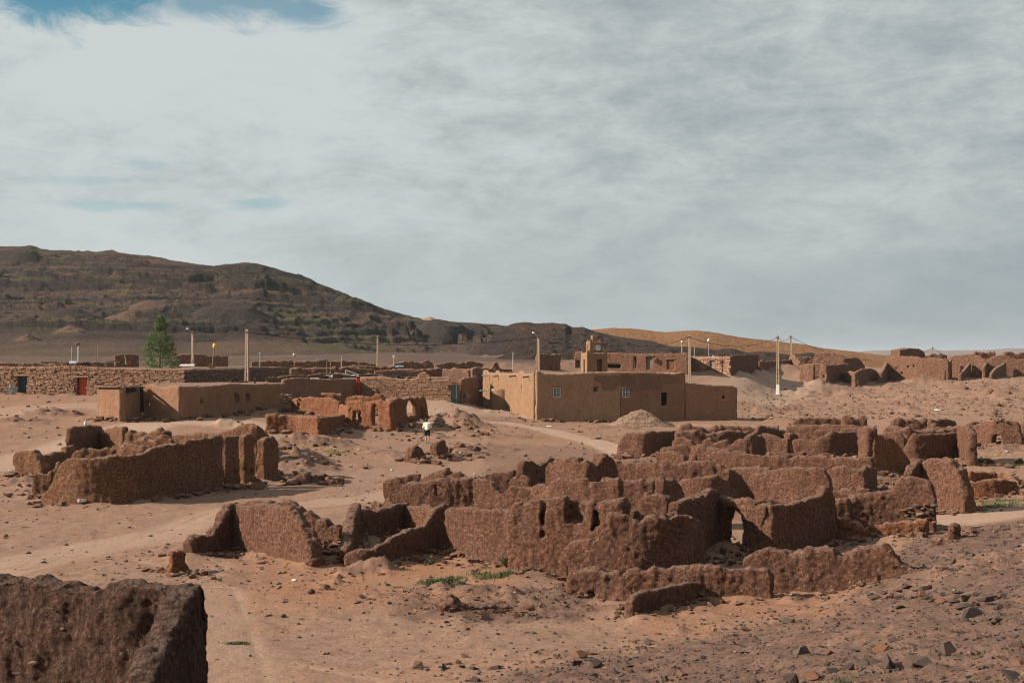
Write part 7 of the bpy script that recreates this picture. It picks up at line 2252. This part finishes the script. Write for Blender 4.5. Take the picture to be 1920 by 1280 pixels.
heap('gravel_heap', 'pale conical gravel heap in front of the plastered house', 'gravel heap', 1202, 801, 129, 3.3, 2.2, 1.72, 'gravelheap', 3, z=float(H0(np.array([(1202 - HX) / F * 129]), np.array([129.0]))[0]) - 0.05, rough=1.2)
LH = 'big dark rocky hill with olive green patches filling the left skyline'
for (px, py, rx, ry, h, mat, lab, fl) in ((835, 629, 13.5, 12, 6.0, 'slag', 'long black slag heap on the lower hill shoulder', 0.9), (890, 628, 8, 8, 3.0, 'slag', 'small black slag heap right of the long one', 0.5),
                                          (807, 601.5, 3.8, 4, 1.6, 'gravelheap', 'little grey cone on top of the black slag heap', 0.0), (52, 639, 4.2, 5, 2.2, 'dirtheap', 'brown earth cone at the foot of the hill, far left', 0.0),
                                          (132, 624, 5.0, 6, 1.9, 'dirtheap', 'wide brown earth cone on the hill foot right of the far left cone', 0.0), (240, 602, 7, 7, 2.6, 'dirtheap', 'brown spoil cone under the dark hollow of the hill', 0.1),
                                          (345, 640, 12, 6, 1.6, 'slag', 'low dark spoil bank at the hill foot right of the tree', 0.7), (440, 605, 14, 8, 3.5, 'slag', 'dark spoil bank on the hill above the tall pole', 0.7), (210, 636, 16, 5, 1.2, 'slag', 'low dark spoil bank at the hill foot left of the tree', 0.7),
                                          (275, 585, 7, 6, 2.0, 'dirtheap', 'rounded brown spoil mound above the tree', 0.3), (130, 592, 9, 6, 2.2, 'slag', 'dark spoil bank left on the middle hill', 0.6)):
    p = hill_at(LH, px, py)
    o = heap('spoil_heap', lab, 'spoil heap', px, py, p.y + ry * 0.8, rx, ry, h, mat, int(px), fl, z=p.z, drape=LH)

# ------------------------------------------------------------------ the tree
def build_tree():
    d = 152.0
    x = (299 - HX) / F * d
    zb = zrow(688, d) - 1.2
    t = thing('tree', 'lone bushy green tree rising behind the stone house', 'tree', (x, d, zb))
    rnd = random.Random(4)
    h = zrow(594, d) - zb
    m = MB()
    m.tube((0, 0, 0), (0.05, 0, h * 0.5), 0.16, 0.09, 8)
    m.tube((0.05, 0, h * 0.5), (0.12, 0.05, h * 0.93), 0.09, 0.02, 7)
    m.build('trunk', MAT['bark'], t)
    prof = [(0.00, 2.3, 0.25), (0.22, 2.5, 0.0), (0.34, 2.0, -0.02), (0.45, 1.6, 0.0), (0.56, 1.62, 0.02), (0.66, 1.48, 0.06), (0.75, 1.12, 0.05), (0.84, 0.86, 0.12), (0.92, 0.62, 0.15), (1.0, 0.2, 0.15)]
    ph = [p[0] for p in prof]
    v, f = [], []
    limb = []
    for i in range(300):
        u = rnd.uniform(0.10, 1.0) ** 0.9
        R = np.interp(u, ph, [p[1] for p in prof]); ox = np.interp(u, ph, [p[2] for p in prof])
        a = rnd.uniform(0, 2 * math.pi)
        rr = R * (rnd.uniform(0.15, 1.0) ** 0.5) * rnd.uniform(0.70, 1.12)
        c = Vector((ox + rr * math.cos(a), rr * 0.9 * math.sin(a), u * h))
        if i < 26:
            limb.append(c)
        cs = rnd.uniform(0.16, 0.36) * (1.15 - 0.4 * u)
        for k in range(42):
            q = c + Vector((rnd.gauss(0, cs * .62), rnd.gauss(0, cs * .62), rnd.gauss(0, cs * .5) - 0.04))
            s = rnd.uniform(0.05, 0.11)
            dr = Vector((rnd.gauss(0, 1), rnd.gauss(0, 1), rnd.gauss(-0.5, 0.8))).normalized()
            sd = dr.cross(Vector((rnd.gauss(0, 1), rnd.gauss(0, 1), rnd.gauss(0, 1)))).normalized()
            b = len(v)
            v += [q - sd * s * 0.42, q + dr * s * 0.9 - sd * s * 0.2, q + dr * s * 1.7, q + sd * s * 0.42]
            f.append((b, b + 1, b + 2, b + 3))
    me = bpy.data.meshes.new('crown'); me.from_pydata([tuple(p) for p in v], [], f); me.update()
    obj('crown', me, MAT['leaf'], t)
    for c in limb:
        m = MB(); m.tube((0.05, 0, max(c.z - 0.9, 0.2)), c, 0.04, 0.012, 5)
        m.build('limb', MAT['bark'], t)


build_tree()


# ------------------------------------------------------------------ grass and weeds
def grass_patch(name, label, cat, spots, mat, kind='stuff'):
    rnd = random.Random(len(label))
    v, f = [], []
    for (px, py, rx, ry, n, hb) in spots:
        c = HP(px, py)
        xs = [rnd.gauss(0, rx / 2) for _ in range(n)]; ys = [rnd.gauss(0, ry / 2) for _ in range(n)]
        zs = H(np.array(xs) + c.x, np.array(ys) + c.y)
        for x, y, z in zip(xs, ys, zs):
            if rnd.random() < 0.35:
                continue
            p = Vector((c.x + x, c.y + y, z - 0.01))
            a = rnd.uniform(0, 6.28)
            l = hb * rnd.uniform(0.5, 1.2)
            dr = Vector((math.cos(a) * rnd.uniform(0.1, 0.8), math.sin(a) * rnd.uniform(0.1, 0.8), 1)).normalized()
            sd = Vector((-math.sin(a), math.cos(a), 0)) * l * 0.09
            b = len(v)
            v += [p - sd, p + sd, p + dr * l * 0.6 + sd * 0.7, p + dr * l + Vector((math.cos(a), math.sin(a), -0.2)) * l * 0.2]
            f.append((b, b + 1, b + 2, b + 3))
    me = bpy.data.meshes.new(name); me.from_pydata([tuple(p) for p in v], [], f); me.update()
    o = obj(name, me, MAT[mat])
    tag(o, label, cat, None, kind)


grass_patch('grass', 'green weeds growing in the sandy patch before the slotted walls', 'grass',
            [(818, 1090, 0.35, 0.25, 260, 0.16), (800, 1094, 0.3, 0.2, 120, 0.12), (846, 1090, 0.3, 0.25, 200, 0.14), (860, 1086, 0.2, 0.2, 80, 0.12), (900, 1082, 0.5, 0.3, 240, 0.10), (920, 1088, 0.6, 0.3, 420, 0.12), (944, 1086, 0.25, 0.2, 200, 0.15), (900, 1074, 0.5, 0.2, 140, 0.08),
             (745, 1100, 0.25, 0.12, 120, 0.07), (770, 1070, 0.3, 0.2, 40, 0.1), (802, 1058, 0.15, 0.15, 40, 0.16), (445, 1206, 0.3, 0.14, 420, 0.08), (520, 1198, 0.08, 0.06, 40, 0.05), (735, 1160, 0.12, 0.06, 50, 0.05), (690, 1154, 0.12, 0.06, 40, 0.05), (1360, 1198, 0.22, 0.08, 160, 0.06),
             (1330, 1178, 0.1, 0.06, 50, 0.07), (1880, 1152, 0.14, 0.08, 120, 0.07), (1840, 1233, 0.12, 0.08, 50, 0.06), (1580, 1282, 0.3, 0.1, 160, 0.06), (1400, 1050, 0.3, 0.3, 120, 0.12), (1600, 1020, 0.6, 0.2, 50, 0.12), (1780, 1220, 0.15, 0.08, 30, 0.06), (1100, 1228, 0.1, 0.05, 50, 0.06), (980, 1118, 0.1, 0.1, 20, 0.08)], 'grass')
grass_patch('grass', 'low green plants by the track at the right edge', 'grass',
            [(1845, 952, 1.2, 0.8, 500, 0.13), (1890, 946, 1.4, 1.0, 600, 0.13), (1870, 941, 1.0, 0.7, 300, 0.12), (1900, 872, 0.8, 0.6, 200, 0.14), (1905, 940, 1.6, 1.2, 300, 0.12), (1840, 860, 0.6, 0.5, 90, 0.14)], 'grass')
grass_patch('dry_grass', 'thin yellow green grass scattered between the ruins', 'dry grass',
            [(1165, 820, 1.6, 0.9, 500, 0.16), (1640, 776, 4.0, 0.8, 420, 0.18), (1870, 856, 1.4, 0.8, 180, 0.18), (632, 850, 1.0, 0.6, 240, 0.2), (622, 846, 0.6, 0.3, 100, 0.2), (1720, 1015, 0.9, 0.6, 160, 0.07), (1880, 1270, 0.6, 0.3, 100, 0.06), (1560, 1270, 0.8, 0.3, 120, 0.05)], 'drygrass')
grass_patch('reed_tuft', 'tuft of green reeds behind the dark side wall of the stone house', 'reeds', [(540, 704, 0.6, 0.4, 160, 1.1)], 'grass', 'thing')


def weed(px, py, n, s, label):
    c = HP(px, py)
    t = thing('weed_plant', label, 'plant', c)
    rnd = random.Random(px)
    m, lv, lf = MB(), [], []
    for i in range(n):
        a = rnd.uniform(0, 6.28)
        tip = Vector((math.cos(a) * s * rnd.uniform(0.2, 1.0), math.sin(a) * s * rnd.uniform(0.2, 0.8), s * rnd.uniform(0.4, 1.2)))
        m.tube((0, 0, 0), tip, 0.008, 0.005, 4)
        for k in range(5):
            q = tip * rnd.uniform(0.5, 1.05)
            dr = Vector((rnd.gauss(0, 1), rnd.gauss(0, 1), rnd.uniform(-0.2, 0.9))).normalized()
            sd = dr.cross(Vector((0, 0, 1))).normalized()
            l = rnd.uniform(0.05, 0.10)
            b = len(lv)
            lv += [q, q + dr * l * 0.5 + sd * l * 0.4, q + dr * l, q + dr * l * 0.5 - sd * l * 0.4]
            lf.append((b, b + 1, b + 2, b + 3))
    m.build('stem', MAT['grass'], t)
    me = bpy.data.meshes.new('leaves'); me.from_pydata([tuple(p) for p in lv], [], lf); me.update()
    obj('leaves', me, MAT['grass'], t)


weed(950, 1074, 26, 0.28, 'broad leaved green plant at the foot of the tall slotted wall')
weed(802, 1055, 7, 0.24, 'small dark plant in the shade of the curved wall')
weed(1392, 1183, 5, 0.1, 'tiny green sprout by the pyramid shaped rock')

# ------------------------------------------------------------------ the walking person
def capsule(P, a, b, ra, rb):
    a, b = np.array(a), np.array(b)
    ab = b - a
    t = np.clip(((P - a) @ ab) / (ab @ ab), 0, 1)
    return np.linalg.norm(P - a - t[..., None] * ab, axis=-1) - (ra + (rb - ra) * t)


def ellip(P, c, r):
    q = (P - np.array(c)) / np.array(r)
    return (np.linalg.norm(q, axis=-1) - 1) * min(r)


def sdf_mesh(name, fn, lo, hi, h, mat, parent, sm=1):
    xs, ys, zs = (np.arange(a, b + h, h) for a, b in zip(lo, hi))
    P = np.stack(np.meshgrid(xs, ys, zs, indexing='ij'), -1)
    d = fn(P)
    v, q = surface_nets(d, (xs[0], ys[0], zs[0]), h)
    v = smooth_mesh(v, q, sm, 0.4)
    return obj(name, mesh_from(name, v, q), MAT[mat], parent)


def build_person():
    g = HP(801, 832)
    t = thing('person', 'person in a cream sweater and black shorts walking away, head bent to the left', 'person', g)
    hipL, hipR = (-0.10, 0.02, 0.88), (0.10, 0.02, 0.88)
    kneeL, kneeR = (-0.12, 0.09, 0.48), (0.11, 0.05, 0.48)
    ankL, ankR = (-0.07, 0.02, 0.09), (0.09, -0.02, 0.09)
    chest, neck = (0.0, 0.17, 1.22), (-0.03, 0.25, 1.42)
    head = (-0.07, 0.31, 1.54)
    shL, shR = (-0.19, 0.20, 1.36), (0.18, 0.20, 1.35)
    elL, elR = (-0.29, 0.24, 1.10), (0.26, 0.28, 1.08)
    wrL, wrR = (-0.17, 0.42, 1.00), (0.05, 0.47, 1.02)
    def limbs(P, g_=0.0):
        d = capsule(P, hipL, kneeL, 0.092 + g_, 0.062 + g_)
        for a in ((hipR, kneeR, 0.092, 0.062), (kneeL, (kneeL[0] * 0.5 + ankL[0] * 0.5, 0.03, 0.32), 0.060, 0.058), (kneeR, (0.10, 0.0, 0.32), 0.060, 0.058),
                  ((-0.095, 0.03, 0.32), ankL, 0.058, 0.038), ((0.10, 0.0, 0.32), ankR, 0.058, 0.038)):
            d = smin(d, capsule(P, a[0], a[1], a[2] + g_, a[3] + g_), 0.02)
        return d
    def body(P):
        d = limbs(P)
        d = smin(d, ellip(P, (0, 0.03, 0.93), (0.165, 0.125, 0.13)), 0.05)
        d = smin(d, capsule(P, (0, 0.05, 1.0), chest, 0.135, 0.15), 0.05)
        d = smin(d, capsule(P, shL, shR, 0.075, 0.075), 0.06)
        d = smin(d, capsule(P, neck, head, 0.055, 0.05), 0.03)
        d = smin(d, ellip(P, head, (0.078, 0.10, 0.118)), 0.02)
        d = smin(d, ellip(P, (head[0] - 0.01, head[1] + 0.10, head[2] - 0.03), (0.018, 0.03, 0.025)), 0.012)      # nose
        for s in (-1, 1):
            d = smin(d, ellip(P, (head[0] + s * 0.079, head[1] + 0.0, head[2] - 0.015), (0.012, 0.022, 0.032)), 0.008)  # ears
        for sh, el, wr in ((shL, elL, wrL), (shR, elR, wrR)):
            d = smin(d, capsule(P, sh, el, 0.052, 0.043), 0.03)
            d = smin(d, capsule(P, el, wr, 0.042, 0.028), 0.015)
            s = 1 if sh is shL else -1
            w = np.array(wr); dr = np.array((0.045 * s, 0.055, -0.035)); dr = dr / np.linalg.norm(dr)
            palm = w + dr * 0.07
            d = smin(d, capsule(P, w, palm, 0.028, 0.034), 0.012)
            side = np.cross(dr, (0, 0, 1)); side /= np.linalg.norm(side)
            for k, ln in enumerate((0.060, 0.072, 0.068, 0.052)):
                b0 = palm + side * (k - 1.5) * 0.019 + dr * 0.02
                b1 = b0 + dr * ln * 0.5 + np.array((0, 0, -0.012))
                b2 = b1 + dr * ln * 0.4 + np.array((0, 0, -0.03))
                d = smin(d, capsule(P, b0, b1, 0.0095, 0.009), 0.004)
                d = smin(d, capsule(P, b1, b2, 0.009, 0.0075), 0.004)
            th0 = w + dr * 0.03 - side * 0.03
            d = smin(d, capsule(P, th0, th0 + dr * 0.045 - side * 0.025, 0.012, 0.009), 0.006)
        for ak, dx in ((ankL, -0.02), (ankR, 0.02)):
            d = smin(d, capsule(P, (ak[0], ak[1] - 0.03, 0.04), (ak[0] + dx, ak[1] + 0.16, 0.035), 0.04, 0.032), 0.02)
        return d
    sdf_mesh('body', body, (-0.42, -0.2, -0.02), (0.42, 0.66, 1.72), 0.013, 'skin', t)
    def sweater(P):
        d = smin(capsule(P, (0, 0.045, 0.97), chest, 0.168, 0.182), capsule(P, shL, shR, 0.098, 0.098), 0.07)
        d = smin(d, capsule(P, chest, (-0.02, 0.23, 1.39), 0.16, 0.075), 0.06)
        for sh, el, wr in ((shL, elL, wrL), (shR, elR, wrR)):
            d = smin(d, capsule(P, sh, el, 0.078, 0.066), 0.04)
            we = tuple(np.array(el) + (np.array(wr) - np.array(el)) * 0.92)
            d = smin(d, capsule(P, el, we, 0.066, 0.047), 0.02)
        d = d + 0.006 * vnoise(P[..., 0] * 9, P[..., 1] * 9, P[..., 2] * 14, 5)
        return np.maximum(d, 0.90 - P[..., 2])
    sdf_mesh('sweater', sweater, (-0.44, -0.2, 0.85), (0.44, 0.62, 1.52), 0.015, 'sweater', t)
    def shorts(P):
        d = ellip(P, (0, 0.035, 0.90), (0.185, 0.145, 0.15))
        for hp, kn in ((hipL, kneeL), (hipR, kneeR)):
            e = tuple(np.array(hp) + (np.array(kn) - np.array(hp)) * 0.95)
            d = smin(d, capsule(P, hp, e, 0.115, 0.098), 0.02)
        d = d + 0.005 * vnoise(P[..., 0] * 8, P[..., 1] * 8, P[..., 2] * 8, 6)
        return np.maximum(d, np.maximum(0.53 - P[..., 2], P[..., 2] - 0.99))
    sdf_mesh('shorts', shorts, (-0.3, -0.2, 0.5), (0.3, 0.3, 1.02), 0.013, 'shorts', t)
    def hair(P):
        d = ellip(P, (head[0], head[1] - 0.012, head[2] + 0.018), (0.090, 0.112, 0.124))
        d = d + 0.006 * vnoise(P[..., 0] * 50, P[..., 1] * 50, P[..., 2] * 50, 7)
        return np.maximum(d, np.maximum(head[2] - 0.045 - P[..., 2], P[..., 1] - head[1] - 0.075))
    sdf_mesh('hair', hair, (-0.2, 0.16, 1.46), (0.06, 0.46, 1.72), 0.009, 'hair', t)
    for ak, dx in ((ankL, -0.02), (ankR, 0.02)):
        def shoe(P, ak=ak, dx=dx):
            d = capsule(P, (ak[0], ak[1] - 0.035, 0.045), (ak[0] + dx, ak[1] + 0.17, 0.038), 0.05, 0.04)
            d = smin(d, capsule(P, (ak[0], ak[1], 0.05), (ak[0], ak[1] - 0.005, 0.12), 0.048, 0.045), 0.02)
            return np.maximum(d, 0.002 - P[..., 2])
        sdf_mesh('shoe', shoe, (ak[0] - 0.12, ak[1] - 0.12, -0.02), (ak[0] + 0.12, ak[1] + 0.26, 0.2), 0.011, 'shoe', t)


build_person()

# ------------------------------------------------------------------ loose stones: the larger ones singly, the grit as one mass
WALLHIT = [(np.stack([w.x, w.y], 1)[::max(1, len(w.x) // 8)], w.T / 2) for w in ALLWALLS]


def clear(x, y, m=0.1):
    X, Y = np.array([x]), np.array([y])
    for P, hw in WALLHIT:
        if P[:, 0].min() - 1 < x < P[:, 0].max() + 1 and P[:, 1].min() - 1 < y < P[:, 1].max() + 1 and seg_dist(X, Y, P)[0] < hw + m:
            return False
    return True


def scatter(n, poly, smin_, smax_, meshes, name, label, cat, group, seed, power=2.2, sq=None):
    rnd = random.Random(seed)
    xs = [p[0] for p in poly]; ys = [p[1] for p in poly]
    def inside(x, y):
        c = False
        for (x0, y0), (x1, y1) in zip(poly, poly[1:] + poly[:1]):
            if (y0 > y) != (y1 > y) and x < (x1 - x0) * (y - y0) / (y1 - y0) + x0:
                c = not c
        return c
    k = 0
    while k < n:
        px, py = rnd.uniform(min(xs), max(xs)), rnd.uniform(min(ys), max(ys))
        if not inside(px, py):
            continue
        p = HP(px, py)
        if not clear(p.x, p.y, 0.12):
            continue
        s = smin_ + (smax_ - smin_) * rnd.random() ** power
        put_rock(name, meshes[rnd.randrange(len(meshes))], p, s, label, cat, group, rnd.uniform(0.25, 0.75))
        k += 1


scatter(190, [(700, 1285), (1000, 1190), (1500, 1185), (1600, 1140), (1700, 1110), (1800, 1040), (1925, 1000), (1925, 1285)], 0.09, 0.42, ROCKS, 'slope_rock', 'dark angular stone lying loose on the stony slope', 'stone', 'stones on the stony slope', 11)
scatter(34, [(760, 1120), (1060, 1115), (1160, 1150), (1150, 1200), (900, 1190), (740, 1180)], 0.08, 0.22, ROCKS, 'bank_rock', 'small dark stone on the gravel bank before the low front wall', 'stone', 'stones on the gravel bank', 12)
scatter(40, [(0, 960), (330, 960), (600, 1080), (1000, 1200), (700, 1280), (390, 1280), (390, 1100), (0, 1070)], 0.05, 0.16, ROCKS, 'flat_stone', 'small stone scattered on the open sandy flat', 'stone', 'stones on the sandy flat', 13, 3)
scatter(46, [(800, 795), (930, 800), (930, 850), (860, 870), (740, 830), (740, 805)], 0.14, 0.55, CLODS, 'earth_clod', 'red clod in the rubble round the walking person', 'earth clod', 'clods round the walking person', 14)
scatter(44, [(806, 800), (826, 782), (850, 773), (880, 785), (905, 802)], 0.12, 0.42, CLODS, 'earth_clod', 'clod on the rubble mound behind the walking person', 'earth clod', 'clods on the rubble mound', 24)
scatter(46, [(490, 825), (690, 825), (690, 860), (620, 900), (500, 880)], 0.14, 0.55, CLODS, 'earth_clod', 'brown clod in the rubble between the two left ruins', 'earth clod', 'clods between the left ruins', 15)
scatter(26, [(0, 760), (180, 765), (180, 795), (0, 820)], 0.15, 0.5, CLODS, 'earth_clod', 'brown clod in the rubble before the stone house', 'earth clod', 'clods before the stone house', 16)
scatter(70, [(1420, 730), (1920, 715), (1920, 780), (1700, 790), (1400, 775)], 0.25, 1.0, CLODS, 'earth_clod', 'brown clod strewn over the waste ground', 'earth clod', 'clods on the waste ground', 17)
scatter(24, [(20, 890), (100, 900), (80, 945), (0, 930)], 0.12, 0.4, CLODS, 'earth_clod', 'clod at the left end of the long left ruin', 'earth clod', 'clods by the long left ruin', 18)
scatter(20, [(1310, 1035), (1400, 1035), (1400, 1060), (1310, 1060)], 0.10, 0.3, CLODS, 'earth_clod', 'clod in the heap at the foot of the archway', 'earth clod', 'clods under the archway', 19)
scatter(18, [(600, 1070), (720, 1070), (740, 1095), (620, 1105)], 0.08, 0.28, CLODS, 'earth_clod', 'clod by the left end of the curved wall', 'earth clod', 'clods by the curved wall', 20)
scatter(16, [(900, 780), (1000, 780), (1000, 800), (900, 800)], 0.15, 0.4, CLODS, 'earth_clod', 'clod at the foot of the sunlit house side', 'earth clod', 'clods by the sunlit house side', 21)


def grit(name, label, n, region, s0, s1, mat, seed, power=2.0, lumps=14):
    """Thousands of small stones as one mesh, strewn where region(x, y) in 0..1 is high."""
    rng = np.random.default_rng(seed)
    tmpl = [rock_mesh(300 + seed * 10 + i, lumps - 3, 0.6, 'grit') for i in range(6)]
    T = []
    for me in tmpl:
        tv = np.array([v.co[:] for v in me.vertices])
        tf = []
        for p in me.polygons:
            vs = list(p.vertices)
            tf += [(vs[0], vs[i], vs[i + 1]) for i in range(1, len(vs) - 1)]
        T.append((tv, np.array(tf)))
        bpy.data.meshes.remove(me)
    x, y = region(rng, n)
    z = H(x, y)
    V, Q, b = [], [], 0
    s = s0 + (s1 - s0) * rng.random(len(x)) ** power
    s = s * np.clip(y / 30, 0.8, 3.2)
    for i in range(len(x)):
        tv, tf = T[i % 6]
        a = rng.random() * 6.28
        ca, sa = math.cos(a), math.sin(a)
        q = tv * (s[i] / 2) * (1 + 0.4 * (rng.random(3) - 0.5))
        q = np.stack([q[:, 0] * ca - q[:, 1] * sa + x[i], q[:, 0] * sa + q[:, 1] * ca + y[i], q[:, 2] + z[i] + s[i] * 0.08], 1)
        V.append(q); Q.append(tf + b); b += len(tv)
    me = mesh_from(name, np.concatenate(V), None, False, np.concatenate(Q))
    o = obj(name, me, MAT[mat])
    tag(o, label, name, None, 'stuff')


def reg_slope(rng, n):
    X, Y = np.zeros(0), np.zeros(0)
    while len(X) < n:
        px = rng.uniform(560, 2050, n); d = np.exp(rng.uniform(math.log(15), math.log(48), n))
        x = (px - HX) / F * d
        g = np.clip(gravel_mask(x, d) * 1.1 + 0.10 + 0.8 * np.clip(vnoise(x * 0.9, d * 0.9, 0.0, 71), 0, 1) * gravel_mask(x, d), 0, 1)
        k = rng.random(n) < g
        X = np.concatenate([X, x[k]]); Y = np.concatenate([Y, d[k]])
    return X[:n], Y[:n]


def reg_flat(rng, n):
    X, Y = np.zeros(0), np.zeros(0)
    while len(X) < n:
        px = rng.uniform(-100, 2000, n); d = np.exp(rng.uniform(math.log(25), math.log(150), n))
        x = (px - HX) / F * d
        g = np.clip(0.12 + 0.9 * np.clip(fbm(x * 0.16, d * 0.16, 0.0, 72, 3), 0, 1), 0, 1) * (1 - 0.85 * road_mask(x, d))
        near = np.clip(H_mound(x, d) * 3, 0, 1)
        k = rng.random(n) < np.maximum(g * 0.7, near)
        X = np.concatenate([X, x[k]]); Y = np.concatenate([Y, d[k]])
    return X[:n], Y[:n]


def reg_walls(rng, n):
    X, Y = [], []
    while len(X) < n:
        w = ALLWALLS[rng.integers(len(ALLWALLS))]
        if w.y.mean() > 135:
            continue
        i = rng.integers(len(w.x))
        off = (w.T / 2 + abs(rng.normal(0, 0.55))) * (1 if rng.random() < 0.5 else -1)
        X.append(w.x[i] - w.ty[i] * off); Y.append(w.y[i] + w.tx[i] * off)
    return np.array(X), np.array(Y)


def reg_waste(rng, n):
    px = rng.uniform(1390, 2000, n); d = rng.uniform(140, 236, n)
    return (px - HX) / F * d, d


grit('gravel', 'dark gravel and small stones covering the stony slope', 14000, reg_slope, 0.025, 0.13, 'darkrock', 1, 2.6)
grit('pebbles', 'small stones strewn over the sandy flat and heaps', 6500, reg_flat, 0.03, 0.15, 'stone', 2, 3.0)
grit('rubble', 'crumbs of fallen earth along the feet of the walls', 13000, reg_walls, 0.04, 0.34, 'clod', 3, 3.0)
grit('rubble', 'crumbs of earth and stone over the waste ground', 2500, reg_waste, 0.04, 0.16, 'clod', 4, 2.0)
print('script seconds', round(time.time() - T_START, 1), 'tris', sum(len(m.loop_triangles) or len(m.polygons) * 2 for m in bpy.data.meshes))

# ------------------------------------------------------------------ the air: thin even haze over the whole place
m = bpy.data.materials.new('haze_air')
m.use_nodes = True
k = NT(m.node_tree)
k.n.clear()
out = k.n.new('ShaderNodeOutputMaterial')
pv = k.n.new('ShaderNodeVolumePrincipled')
pv.inputs['Color'].default_value = (0.80, 0.88, 0.96, 1)
pv.inputs['Density'].default_value = 6.0e-5
pv.inputs['Anisotropy'].default_value = 0.2
k.l.new(pv.outputs[0], out.inputs['Volume'])
b = MB()
b.box((0, 5000, 10), (44000, 19000, 136))
tag(b.build('haze', m), 'thin pale haze in the air over the plain', 'haze', None, 'stuff')
